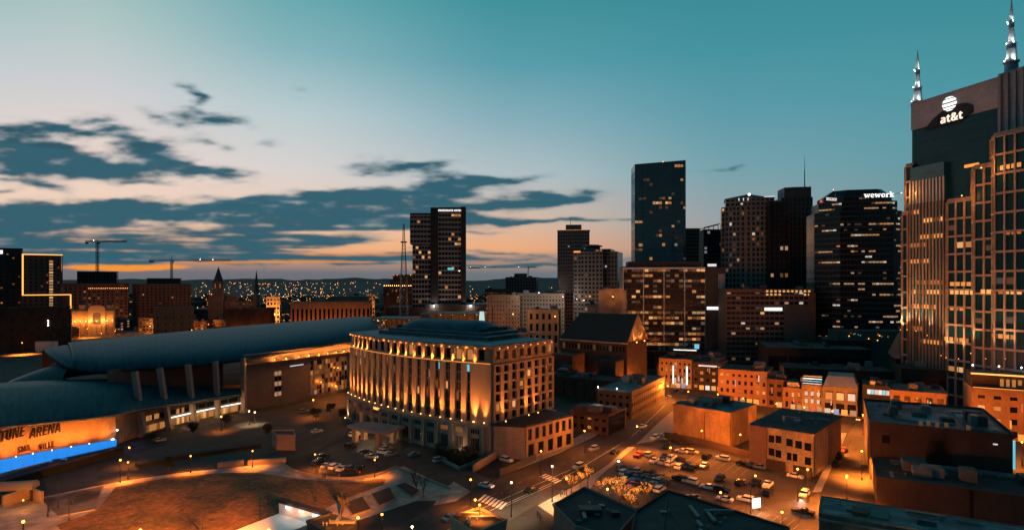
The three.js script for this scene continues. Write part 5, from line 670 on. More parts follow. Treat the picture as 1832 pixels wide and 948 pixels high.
  wallStrip(sS, sA, 0, loY, 0.3, 20).build('sign_wall', mat([0.5, 0.36, 0.24]), t); wallStrip(sA + 0.001, sC, 0, loY, -1.2, 20).build('concourse_wall', M.tan, t); wallStrip(sC, sE, 0, 25.5, 0, 30).build('side_wall', mat([0.2, 0.16, 0.135]), t); wallStrip(sB - 0.01, sC - 0.002, 9, 25.5, -13, 12).build('bowl_wall', mat([0.15, 0.12, 0.11]), t);
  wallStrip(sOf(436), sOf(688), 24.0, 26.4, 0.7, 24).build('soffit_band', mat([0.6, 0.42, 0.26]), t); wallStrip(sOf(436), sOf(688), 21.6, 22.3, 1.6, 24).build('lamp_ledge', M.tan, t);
  const on = (px, y, off) => { const s = sOf(px), q = W0.getPoint(s), tg = W0.getTangent(s); return { p: V(q.x - tg.z * off, y, q.z + tg.x * off), ry: Math.atan2(-tg.z, tg.x) }; };
  [433, 486, 507, 530, 548, 566, 582, 597, 610, 622].forEach((px, k) => { const { p } = on(px, 22.6, 1.9), o = part('soffit_lamp', BULBS, BULB.amber, t); o.position.copy(p); pointLight(p.clone().add(V(0, 0.1, 0)), AMBER, 130); });
  // storefront: lit panes, white canopy strips
  { const r = rng(3); for (let b = 0; b < 4; b++) { const pA = 262 + b * 44, pB = 294 + b * 44; for (let j = 0; j < 2; j++) for (let k = 0; k < 7; k++) { const { p, ry } = on(pA + (pB - pA) * (k + 0.5) / 7, j ? 6.3 : 2.2, -0.2), o = part('window', PANE, j ? (r() < 0.35 ? LIT[0] : M.glass) : [LIT[0], LIT[2], LIT[0], LIT[1], LIT[1]][Math.floor(r() * 5)], t); o.position.copy(p); o.rotation.y = ry; o.scale.set(1.3, j ? 2.0 : 2.6, 1); } if (b) { const { p, ry } = on((pA + pB) / 2, 4.4, 0.6), o = part('canopy_light', BOX, GL.white, t); o.position.copy(p); o.rotation.y = ry; o.scale.set(11, 0.4, 0.5); const q = on((pA + pB) / 2, 3.6, 2.6).p; pointLight(q, [1, 0.5, 0.18], 75); } } }
  // slanted columns
  [252, 298, 344, 388, 432].forEach((px, k) => { const f = on(px, 0, 1.0).p, s = sOf(px), e = eave.getPoint(0.33 + (432 - px) / 180 * 0.30); const top = V(f.x + (e.x - f.x) * 0.35, 25, f.z + (e.z - f.z) * 0.35); const g = G(), q = new THREE.Quaternion(), d = top.clone().sub(f), m = new THREE.Matrix4().makeBasis(V(1, 0, 0), d.clone().normalize(), V(0, 0, 1)); g.geo(new THREE.BoxGeometry(1.9, d.length(), 1.9), new THREE.Matrix4().compose(f.clone().add(top).multiplyScalar(0.5), new THREE.Quaternion().setFromUnitVectors(V(0, 1, 0), d.clone().normalize()), V(1, 1, 1))); g.build('slanted_column', mat([0.33, 0.27, 0.25]), t); bar(t, 'column_base', f.x - 1.5, f.x + 1.5, 0, 1.2, f.z - 1.5, f.z + 1.5, M.concrete); });
  // stair window, glass atrium, wall details on the side wall
  for (let j = 0; j < 5; j++) for (const i of [0, 1]) { const { p, ry } = on(493.5 + i * 6.5, 5.5 + j * 2.5, 0.06), o = part('stair_window', PANE, j % 2 ? M.glass : LIT[3], t); o.position.copy(p); o.rotation.y = ry; o.scale.set(1.6, 2.0, 1); }
  { const r = rng(8); for (let j = 0; j < 7; j++) for (let k = 0; k < 13; k++) { const { p, ry } = on(558 + k * 5, 3 + j * 2.55, 0.1), v = r(), o = part('atrium_pane', PANE, v < 0.1 ? LIT[0] : v < 0.3 ? LIT[6] : v < 0.45 ? LIT[7] : v < 0.6 ? LIT[1] : v < 0.64 ? LIT[3] : M.glassWarm, t); o.position.copy(p); o.rotation.y = ry; o.scale.set(1.35, 2.2, 1); } const { p, ry } = on(530, 18.2, 0.3), o = part('light_strip', BOX, GL.whiteDim, t); o.position.copy(p); o.rotation.y = ry; o.scale.set(8, 0.35, 0.3); for (const [px, y] of [[596, 5], [600, 14], [570, 8]]) { const q = on(px, y, 1.6).p; pointLight(q, SODIUM, 150); const b = part('wall_lamp', BULBS, BULB.amber, t); b.position.copy(q); } }
  // lettering and lights on the sign wall
  { const put = (str, h, px, y, m, skew, nm) => { const n = str.length; const { p, ry } = on(px, y, 0.72), g = text(str, h, font, 0.35); if (skew) g.applyMatrix4(new THREE.Matrix4().makeShear(0, 0, skew, 0, 0, 0)); const o = part(nm, g, m, t); o.position.copy(p); o.rotation.y = ry; o.scale.x = 0.64; return o; };
    const dark = flat([0.02, 0.02, 0.022], 0.4), edgeM = flat([0.7, 0.66, 0.6], 0.5); for (const [str, px] of [['TUNE', 15], ['ARENA', 76]]) { put(str, 3.3, px, str === 'TUNE' ? 11.2 : 10.0, edgeM, 0.25, 'wall_lettering_edge'); const q = put(str, 3.3, px, str === 'TUNE' ? 11.2 : 10.0, dark, 0.25, 'wall_lettering'); const { ry } = on(px, 10, 0.72); q.position.add(V(Math.sin(ry) * 0.12 - 0.14 * Math.cos(ry), -0.12, Math.cos(ry) * 0.12 + 0.14 * Math.sin(ry))); }
    const mar = flat([0.03, 0.008, 0.006], 0.6); put('SMA', 2.0, 38, 6.0, mar, 0, 'wall_lettering'); put('VILLE', 2.0, 79, 5.3, mar, 0, 'wall_lettering');
    const rows = []; for (let k = 0; k <= 16; k++) { const s = sS + (sA - sS) * k / 16, q = W0.getPoint(s), tg = W0.getTangent(s), x = q.x - tg.z * 0.75, z = q.z + tg.x * 0.75, f = k / 16; rows.push([[x, 1.9 - 1.7 * f, z], [x, 6.7 - 4.0 * f, z]]); } const ledM = glow([0.012, 0.26, 0.87], 1.0); for (let k = 0; k < 16; k++) { const [a0, a1] = rows[k], [b0, b1] = rows[k + 1], L = (p, q, f) => p.map((v, i) => v + (q[i] - v) * f), p0 = L(a0, b0, 0.01), p1 = L(a0, b0, 0.99), q0 = L(a1, b1, 0.01), q1 = L(a1, b1, 0.99); G().quad(p0, p1, q1, q0).build('led_panel_screen', ledM, t); }
    const m = on(60, 4.2, 1.3), L = new THREE.RectAreaLight(new THREE.Color().setRGB(0.01, 0.22, 0.9), 1.0, 70, 4.5); L.position.copy(m.p); const tg = W0.getTangent(sOf(60)); L.lookAt(m.p.x - tg.z * 10, m.p.y, m.p.z + tg.x * 10); scene.add(L);
    for (const px of [6, 40, 76, 110, 146, 184]) { const a = on(px, 6.2 - (px / 80), 4.2).p, b = on(px, 12, 0).p; const o = part('sign_light', BULBS, BULB.amber, t); o.position.copy(a); spot(a, b, SODIUM, 460, 74, 1, 0.2); } for (const px of [198, 204]) { const o = part('wall_lamp', BULBG, BULB.white, t); o.position.copy(on(px, px === 198 ? 3.0 : 6, 1.0).p); } }
}

// ------------------------------------------------------------------ the bar street, the lot's neighbours and the foreground roofs
const shop = (n, l, c, D, a, deg, top, o = {}) => { const s = site(c, D, a, o.r || 0, deg, o.r ? undefined : o.depth || 16); return tower(n, l, o.cat || 'building', s, hy(top, D), { bay: 3, fl: 4.2, pier: 1.5, span: 2, lit: 0.25, noE: !o.r, litMats: [LIT[0], LIT[2], LIT[1]], wall: M.brick, units: 3, bits: 5, parapet: 0.8, ...o }); };
{
  shop('brick_row', 'dark brick corner row with white floodlights on its roof edge, beside the wide street', 1129, 264, 1070, 30, 704, { r: 1188, lit: 0.02, bay: 2.8, wall: mat([0.12, 0.085, 0.065]), roof: M.roofBlue });
  shop('low_brick_block', 'small low brick block tucked beside the hotel wing', 1088, 236, 1023, 35, 745, { lit: 0.1, wall: M.brick });
  shop('dark_block', 'dark windowless block behind the small brick block', 1092, 300, 985, 32, 684, { lit: 0.0, wall: M.brickDark, bay: 6, pier: 5, roof: M.tar });
  shop('blue_lean_to', 'low block with a blue roof and three glowing orange panes', 1012, 318, 984, 30, 672, { lit: 0.3, wall: M.brickDark, roof: M.roofBlue });
  shop('bar_row', 'long orange-lit bar row with signs below the gabled hall', 1120, 375, 988, 24, 652, { lit: 0.5, wall: M.tan, bay: 2.6, fl: 3.6 });
  shop('red_bar', 'narrow dark red brick bar with small bright windows', 1148, 372, 1121, 24, 640, { lit: 0.25, wall: M.brickDark, bay: 2.2, fl: 3.4 });
  shop('corner_bar', 'ochre corner bar with bright white vertical signs', 1238, 338, 1181, 28, 646, { lit: 0.3, wall: mat([0.32, 0.2, 0.1]), bay: 2.6, fl: 3.8 });
  const rb = shop('rooftop_bar', 'dark block with a white-lit rooftop bar', 1252, 410, 1150, 20, 634, { lit: 0.06, wall: M.brickDark }); bar(rb, 'bar_light', -rb.S.w * 0.45, -2, rb.top + 2.2, rb.top + 2.7, -1, -0.6, GL.white); bar(rb, 'bar_roof', -rb.S.w * 0.48, -1, rb.top + 2.8, rb.top + 3.2, -9, -0.5, M.steel); bar(rb, 'blue_light_panel', -3.5, -0.4, rb.top + 3.3, rb.top + 6.5, -4, -3.6, GL.cyan);
  const dk = shop('dark_bar', 'dark roofed bar with a long white light bar beside the corner bar', 1294, 330, 1240, 27, 652, { lit: 0.4, wall: M.brickDark, roof: M.tar }); bar(dk, 'light_bar', -dk.S.w * 0.8, -3, dk.top - 1.6, dk.top - 0.9, 0.5, 0.8, GL.whiteDim);
  const cb = scene.getObjectByName('corner_bar'); for (const [k, w] of [[0.55, 0.5], [0.12, 0.7]]) bar(cb, 'vertical_sign', -cb.S.w * k - w, -cb.S.w * k, 2.5, cb.top - 3, 0.5, 1.1, GL.white); for (let k = 0; k < 3; k++) bar(cb, 'bright_window', -cb.S.w * (0.48 - k * 0.11) - 0.9, -cb.S.w * (0.48 - k * 0.11), 3 + k % 2, 6 + k % 2, 0.5, 0.7, LIT[4]);
  const fl2 = scene.getObjectByName('brick_row'); for (const k of [0.98, 0.4]) { const p = wl(fl2, -fl2.S.w * k, fl2.top + 1.6, 0.6), L = thing('roof_floodlight', k > 0.5 ? 'white floodlight at the far end of the dark brick row roof' : 'white floodlight in the middle of the dark brick row roof', 'floodlight', p); part('light_head', BULBG, BULB.white, L); bar(L, 'bracket', -0.08, 0.08, -1.2, -0.2, -0.08, 0.08, M.steelDark); pointLight(p.add(V(0, 0, 0.0)), WHITE, 60); }
}
{ // the bars along the broad street
  const ob = mat([0.3, 0.16, 0.085]);
  shop('arched_bar', 'orange brick bar with a row of tall arched windows and a dark roof', 1373, 292, 1287, 30, 668, { wall: ob, lit: 0.3, bay: 2.9, fl: 4.4, depth: 20 });
  shop('gabled_bar', 'narrow brick bar with a wavy parapet', 1402, 287, 1374, 30, 683, { wall: M.brick, lit: 0.2, bay: 3 });
  shop('plain_bar', 'low plain orange bar beside the bright white windows', 1436, 281, 1403, 30, 698, { wall: ob, lit: 0.3 });
  const nb = shop('neon_bar', 'bar with bright white windows and a neon roof deck', 1473, 276, 1437, 30, 693, { wall: M.tan, lit: 0.0, bay: 2.4, fl: 3.2 }); for (let j = 0; j < 2; j++) for (let k = 0; k < 3; k++) bar(nb, 'bright_window', -nb.S.w * (0.82 - k * 0.3) - 0.6, -nb.S.w * (0.82 - k * 0.3) + 0.6, nb.top - 4.2 - j * 3.4, nb.top - 2.4 - j * 3.4, 0.45, 0.6, LIT[4]); for (let k = 0; k < 4; k++) bar(nb, 'neon_strip', -nb.S.w, -0.5, nb.top + 1.2 + k * 0.9, nb.top + 1.5 + k * 0.9, -k * 1.6, -k * 1.6 + 0.3, [GL.whiteDim, GL.cyan, GL.white, GL.orange][k]);
  const st = shop('stone_bar', 'grey stone bar with three big picture windows and a sloped pale roof', 1535, 268, 1474, 30, 698, { wall: mat([0.24, 0.18, 0.14]), lit: 0, bay: 5, pier: 1.2, fl: 5, depth: 18 }), sw = st.S.w; for (let k = 0; k < 3; k++) bar(st, 'picture_window', -sw + sw * (k + 0.18) / 3, -sw + sw * (k + 0.82) / 3, st.top - 5, st.top - 1.9, 0.42, 0.6, [LIT[0], LIT[2], LIT[4]][k]); const mr = G(); mr.quad([-sw, st.top + 0.9, 0.4], [0.2, st.top + 0.9, 0.4], [-1.5, st.top + 5, -5], [-sw + 1.5, st.top + 5, -5]); mr.quad([-sw + 1.5, st.top + 5, -5], [-1.5, st.top + 5, -5], [-1.5, st.top + 5.2, -17], [-sw + 1.5, st.top + 5.2, -17]); mr.quad([0.2, st.top + 0.9, 0.4], [0.2, st.top + 0.9, -17], [-1.5, st.top + 5.2, -17], [-1.5, st.top + 5, -5]); mr.quad([-sw, st.top + 0.9, -17], [-sw, st.top + 0.9, 0.4], [-sw + 1.5, st.top + 5, -5], [-sw + 1.5, st.top + 5.2, -17]); mr.build('mansard_roof', mat([0.3, 0.32, 0.33]), st);
  const sb = shop('screen_bar', 'black fronted bar with a bright screen strip above an orange ground floor', 1594, 258, 1546, 30, 694, { wall: M.black, lit: 0, bay: 7, pier: 6, fl: 9, span: 7 }), bw = sb.S.w; for (let k = 0; k < 6; k++) bar(sb, 'screen', -bw * 0.86 + k * bw * 0.14, -bw * 0.86 + (k + 0.9) * bw * 0.14, sb.top - 3.2, sb.top - 1.2, 0.5, 0.7, [GL.whiteDim, GL.cyan, LIT[4]][k % 3]); bar(sb, 'ground_floor', -bw, 0, 0, sb.top - 6.4, 0.5, 1.0, ob);
  const ib = shop('iron_bar', 'long brick bar with arched windows and cyan-lit lower windows', 1694, 243, 1596, 30, 708, { wall: ob, lit: 0.1, bay: 3.4, fl: 4.4, depth: 20, roof: M.roofBlue }), iw = ib.S.w; for (let k = 0; k < 5; k++) bar(ib, 'cyan_window', -iw * (0.55 - k * 0.1) - 0.9, -iw * (0.55 - k * 0.1) + 0.7, ib.top - 6.2, ib.top - 4.4, 0.45, 0.6, k === 3 ? LIT[0] : glow([0.45, 0.8, 0.9], 1.0));
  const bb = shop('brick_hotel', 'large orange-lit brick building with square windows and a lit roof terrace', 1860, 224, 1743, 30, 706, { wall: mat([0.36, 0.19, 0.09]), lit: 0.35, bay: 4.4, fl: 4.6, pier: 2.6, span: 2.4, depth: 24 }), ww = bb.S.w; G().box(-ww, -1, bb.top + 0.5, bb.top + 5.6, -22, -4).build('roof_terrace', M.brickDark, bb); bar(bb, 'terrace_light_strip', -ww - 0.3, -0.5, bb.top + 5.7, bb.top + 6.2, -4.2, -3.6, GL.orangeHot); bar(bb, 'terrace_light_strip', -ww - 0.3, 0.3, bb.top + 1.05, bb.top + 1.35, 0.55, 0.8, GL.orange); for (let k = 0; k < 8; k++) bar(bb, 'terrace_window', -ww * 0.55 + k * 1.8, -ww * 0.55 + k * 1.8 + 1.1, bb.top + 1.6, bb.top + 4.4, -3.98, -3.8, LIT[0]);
  for (const k of [0.97, 0.55, 0.2]) { const p = wl(bb, -ww * k, bb.top + 9, -6), L = thing('terrace_floodlight', `white floodlight ${k > 0.9 ? 'at the near corner' : k > 0.4 ? 'in the middle' : 'at the outer end'} of the lit roof terrace`, 'floodlight', p); part('light_head', BULBG, BULB.white, L); bar(L, 'post', -0.1, 0.1, -3.4, -0.2, -0.1, 0.1, M.steelDark); pointLight(p, WHITE, 60); }
  // dark halls behind
  const hall = (n, l, c, D, a, deg, top, dp, o = {}) => shop(n, l, c, D, a, deg, top, { wall: M.black, lit: 0.0, bay: 12, pier: 1, fl: 20, span: 6, depth: dp, roof: M.gravel, units: 5, ...o });
  hall('dark_hall', 'long dark flat-roofed hall behind the bars', 1560, 345, 1375, 14, 628, 40); hall('dark_hall', 'lower black hall block directly behind the stone bar', 1600, 305, 1405, 18, 668, 22, { roof: M.tar }); hall('dark_hall', 'black block between the bars and the glazed pyramid roof', 1745, 275, 1615, 24, 668, 26, { roof: M.tar }); hall('stage_house', 'tall dark shed with small rooftop plant beside the pyramid roof', 1560, 365, 1480, 14, 612, 26, { roof: M.gravel });
  const p = thing('pyramid_hall', 'hall with a big brown glazed hipped roof and lit windows below', 'hall', [gx(1655, 300), 0, -300], -0.45), Y = k => hy(k, 300); G().box(-12, 16, 0, Y(643), -24, 0).build('wall', M.black, p); const hr = G(), e = Y(643), tp = Y(600); hr.quad([-13, e, 1], [17, e, 1], [10, tp, -8], [-9, tp, -8]); hr.quad([17, e, 1], [17, e, -25], [10, tp, -16], [10, tp, -8]); hr.quad([-13, e, -25], [-13, e, 1], [-9, tp, -8], [-9, tp, -16]); hr.quad([-9, tp, -8], [10, tp, -8], [10, tp, -16], [-9, tp, -16]); hr.build('glazed_roof', flat([0.13, 0.095, 0.08], 0.35), p); const rb2 = G(); for (let k = 0; k <= 10; k++) rb2.bar(V(-13 + 3 * k, e + 0.1, 1.05), V(-9 + 1.9 * k, tp + 0.1, -7.95), 0.12, 4); for (let k = 1; k < 5; k++) rb2.bar(V(-13 + 0.8 * k, e + (tp - e) * k / 5 + 0.1, 1 - 1.8 * k), V(17 - 1.4 * k, e + (tp - e) * k / 5 + 0.1, 1 - 1.8 * k), 0.1, 4); rb2.build('glazing_bar', M.steel, p);
  for (let k = 0; k < 4; k++) bar(p, 'window', -4 + k * 2.4, -2.4 + k * 2.4, Y(664), Y(652), 0.02, 0.2, [LIT[0], LIT[1], LIT[0], LIT[7]][k]); for (let k = 0; k < 5; k++) bar(p, 'window', -5 + k * 2.6, -3 + k * 2.6, Y(681), Y(673), 0.02, 0.2, LIT[k % 2]);
  const mu = thing('mural_hall', 'low hall with a dark green mural wall dotted with coloured lights', 'hall', [gx(1560, 372), 0, -372], -0.1); G().box(-20, 22, 0, hy(592, 372), -14, 0).build('wall', mat([0.03, 0.09, 0.085]), mu); for (let k = 0; k < 14; k++) { const r = rng(k + 60), o = part('coloured_light', BULBG, [GL.cyan, BULB.soft, GL.red, GL.orange][k % 4], mu); o.position.set(-16 + 26 * r(), hy(596 + 14 * r(), 372), 0.4); }
}
{ // glowing shopfronts at pavement level, and blade signs, on every bar
  const r = rng(777), fronts = [LIT[2], LIT[4], LIT[0], glow([1, 0.2, 0.1], 0.5), glow([0.3, 0.6, 1], 0.5), LIT[3], GL.orange, GL.whiteDim];
  for (const n of ['arched_bar', 'gabled_bar', 'plain_bar', 'neon_bar', 'stone_bar', 'screen_bar', 'iron_bar', 'brick_hotel', 'bar_row', 'red_bar', 'corner_bar', 'dark_bar']) { const t = scene.getObjectByName(n), w = t.S.w, k = Math.max(2, Math.round(w / 3)), z = n === 'screen_bar' ? 1.0 : 0.42; for (let i = 0; i < k; i++) { if (r() < 0.15) continue; const x = -w + w * (i + 0.5) / k; bar(t, 'shopfront', x - w / k * 0.36, x + w / k * 0.36, 0.5, 2.9, z, z + 0.12, fronts[Math.floor(r() * fronts.length)]); } for (let i = 0; i < Math.max(1, Math.round(w / 9)); i++) { const x = -w * (0.1 + 0.8 * r()), y = 3.6 + r() * Math.max(1, t.top - 7); bar(t, 'blade_sign', x, x + 0.3, y, y + 1.6 + 1.6 * r(), z + 0.02, z + 1.3, fronts[Math.floor(r() * fronts.length)]); } }
}
{ // around the parking lot
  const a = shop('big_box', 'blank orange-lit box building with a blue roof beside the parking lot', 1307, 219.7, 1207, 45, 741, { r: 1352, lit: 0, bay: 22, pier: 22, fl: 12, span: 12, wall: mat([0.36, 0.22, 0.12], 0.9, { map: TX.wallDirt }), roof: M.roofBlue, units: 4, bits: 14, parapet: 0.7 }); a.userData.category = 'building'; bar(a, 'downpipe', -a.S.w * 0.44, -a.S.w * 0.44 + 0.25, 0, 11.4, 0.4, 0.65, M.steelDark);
  const s = site(1456, 186, 1343, 1506, 42), t = thing('cream_building', 'cream painted building with dark square windows beside the lit alley', 'building', s.p, s.turn), H0 = 12.6, w = s.w, cream = mat([0.5, 0.38, 0.24], 0.9, { map: TX.wallDirt });
  G().box(-w * 0.72, 0, 0, H0, -s.d, 0).build('wall', cream, t); G().box(-w, -w * 0.72 - 0.01, 0, H0 + 0.6, -s.d, 1.0).build('brick_bay', mat([0.24, 0.13, 0.085]), t); G().box(-w - 0.3, 0.3, H0 + 0.62, H0 + 0.9, -s.d - 0.3, -0.1).build('roof', M.tar, t); G().box(-w * 0.72, 0.35, H0, H0 + 0.55, -0.05, 0.35).box(0.02, 0.36, H0, H0 + 0.56, -s.d, -0.06).build('parapet', cream, t);
  for (const [u0, y, hw] of [[0.64, 9.6, 1], [0.54, 9.8, 1], [0.36, 9.4, 1], [0.22, 9.2, 1], [0.08, 9.0, 1], [0.64, 5.4, 1], [0.54, 5.2, 1], [0.36, 5, 0.8], [0.28, 5, 0.8], [0.08, 4.6, 0.9]]) { const x = -w * u0; G().box(x - hw, x + hw, y - 1.2, y + 1.2, 0.01, 0.06).build('window', M.glass, t); G().box(x - hw - 0.15, x - hw, y - 1.3, y + 1.3, 0.01, 0.16).box(x + hw, x + hw + 0.15, y - 1.3, y + 1.3, 0.01, 0.16).box(x - hw - 0.2, x + hw + 0.2, y - 1.45, y - 1.2, 0.01, 0.22).box(x - hw, x + hw, y + 1.2, y + 1.32, 0.01, 0.15).build('window_frame', cream, t); }
  G().box(-w * 0.3, -w * 0.02, 0, 2.6, 0.02, 0.4).build('shop_awning', M.brickDark, t); G().box(-w * 0.7, -w * 0.42, 0, 3, 0.02, 1.4).build('lean_to', M.brickDark, t); const dp = G(); for (const k of [0.02, 0.5]) dp.box(0.02, 0.22, 0, H0, -s.d * k - 0.3, -s.d * k - 0.1); dp.build('downpipe', M.steelDark, t); G().box(-w * 0.45, -w * 0.35, H0 + 0.9, H0 + 2, -12, -9).box(-w * 0.6, -w * 0.56, H0 + 0.9, H0 + 3.4, -8, -7.7).box(-w * 0.6, -w * 0.36, H0 + 3.2, H0 + 3.4, -8, -7.8).build('roof_frame', M.steel, t); roofBits(t, -w, 0, -s.d, -1, H0 + 0.91, 14, 812);
  // tall dark brick block on the right
  const c = shop('brick_block', 'tall blank dark brick block with a blue-grey roof beside the alley', 1813, 168, 1560, 28, 784, { lit: 0.0, bay: 40, pier: 40, fl: 20, span: 20, wall: mat([0.055, 0.028, 0.02], 0.9, { map: TX.wallDirt }), roof: M.roofBlue, units: 9, bits: 22, depth: 40, parapet: 1.1 }); for (const [x, k] of [[0.62, 0], [0.56, 1], [0.5, 2], [0.43, 3], [0.28, 4]]) { const o = part('skylight', BOX, LIT[6], c); o.position.set(-c.S.w * x, c.top + 1.2, -3 - k % 2); o.scale.set(0.9, 1.2, 0.9); } bar(c, 'window', -c.S.w * 0.92, -c.S.w * 0.86, c.top - 5, c.top - 2.6, 0.45, 0.6, M.glass); const tarp = G(); tarp.box(-c.S.w * 0.8, -c.S.w * 0.35, c.top + 0.42, c.top + 0.9, -24, -8).box(-c.S.w * 0.28, -1.5, c.top + 0.42, c.top + 0.8, -30, -4).build('roof_panel', mat([0.16, 0.24, 0.28], 0.6, { map: TX.stain }), c); bar(c, 'blue_banner', 0.5, 0.9, c.top - 9, c.top - 1, -2.2, -1.2, GL.cyan); bar(c, 'wall_lamp', -c.S.w * 0.13, -c.S.w * 0.1, c.top - 2.2, c.top - 1.9, 0.42, 0.7, GL.whiteDim);
  const d = shop('low_tar_roof', 'low building with a wide black tar roof and grey edging', 1930, 144, 1572, 28, 902.5, { lit: 0, bay: 40, pier: 40, fl: 20, span: 20, wall: M.brickDark, roof: M.black, units: 4, bits: 16, depth: 20, parapet: 0.5 }); bar(d, 'grey_roof_strip', -d.S.w * 0.9, 0, d.top + 0.42, d.top + 0.7, -19.5, -15, M.gravel); bar(d, 'roof_plant', -d.S.w * 0.84, -d.S.w * 0.7, d.top + 0.42, d.top + 3, -16, -10, M.slate);
  const e = shop('front_brick_block', 'foreground brick building with a blue-grey roof and a banded cornice', 1930, 110, 1470, 29, 998, { lit: 0, bay: 5.2, pier: 3.6, fl: 7.5, span: 5.4, wall: mat([0.3, 0.2, 0.15], 0.9, { map: TX.wallDirt }), roof: mat([0.15, 0.21, 0.23], 0.7, { map: TX.roofing }), units: 0, bits: 10, depth: 11, parapet: 0.6 }), ew = e.S.w; bar(e, 'cornice', -ew - 0.6, 0.6, e.top - 0.9, e.top - 0.5, 0.4, 0.9, M.concrete); bar(e, 'roof_vent', -ew * 0.58, -ew * 0.5, e.top + 0.42, e.top + 1.5, -4.4, -2.6, M.gravel); bar(e, 'roof_hatch', -ew * 0.86, -ew * 0.79, e.top + 0.42, e.top + 1.2, -6, -2, M.brick); bar(e, 'roof_hatch', -ew * 0.78, -ew * 0.7, e.top + 0.42, e.top + 0.8, -7, -2, mat([0.08, 0.17, 0.14]));
  const dm = part('awning_lamp', new THREE.SphereGeometry(1.5, 16, 8, 0, PI * 2, 0, PI / 2), glow([1, 0.85, 0.7], 1.1), e); dm.position.set(-ew * 0.62, e.top - 3.6, 0.6); pointLight(wl(e, -ew * 0.62, e.top - 4, 2.6), WARM, 40);
}
const roofBlock = (n, l, pts, h, m, wallM, extra) => { const q = pts.map(p => gp(p[0], p[1], h)), c = q.reduce((s, v) => s.add(v), V(0, 0, 0)).divideScalar(q.length), t = thing(n, l, 'building', [c.x, 0, c.z]), P = q.map(v => [v.x - c.x, v.z - c.z]); G().prism(P, 0, h - 0.02).build('wall', wallM, t); G().prism(shrink(P, 0.985), h - 0.01, h + 0.06).build('roof', m, t); const par = G(); for (let k = 0; k < P.length; k++) { const a = P[k], b = P[(k + 1) % P.length], d = [b[0] - a[0], b[1] - a[1]], L = Math.hypot(...d); par.geo(new THREE.BoxGeometry(L + 0.3, 0.6 + k * 0.004, 0.35), new THREE.Matrix4().makeRotationY(Math.atan2(-d[1], d[0])).setPosition((a[0] + b[0]) / 2, h + 0.26, (a[1] + b[1]) / 2)); } par.build('parapet', wallM, t); if (extra) extra(t, P, h); const xs = P.map(v => v[0]), zs = P.map(v => v[1]), W3 = Math.max(...xs) - Math.min(...xs); if (W3 > 12) roofBits(t, Math.min(...xs) * 0.5, Math.max(...xs) * 0.5, Math.min(...zs) * 0.5, Math.max(...zs) * 0.5, h + 0.06, W3 > 25 ? 18 : 7, 900 + P.length + W3 | 0); return t; };
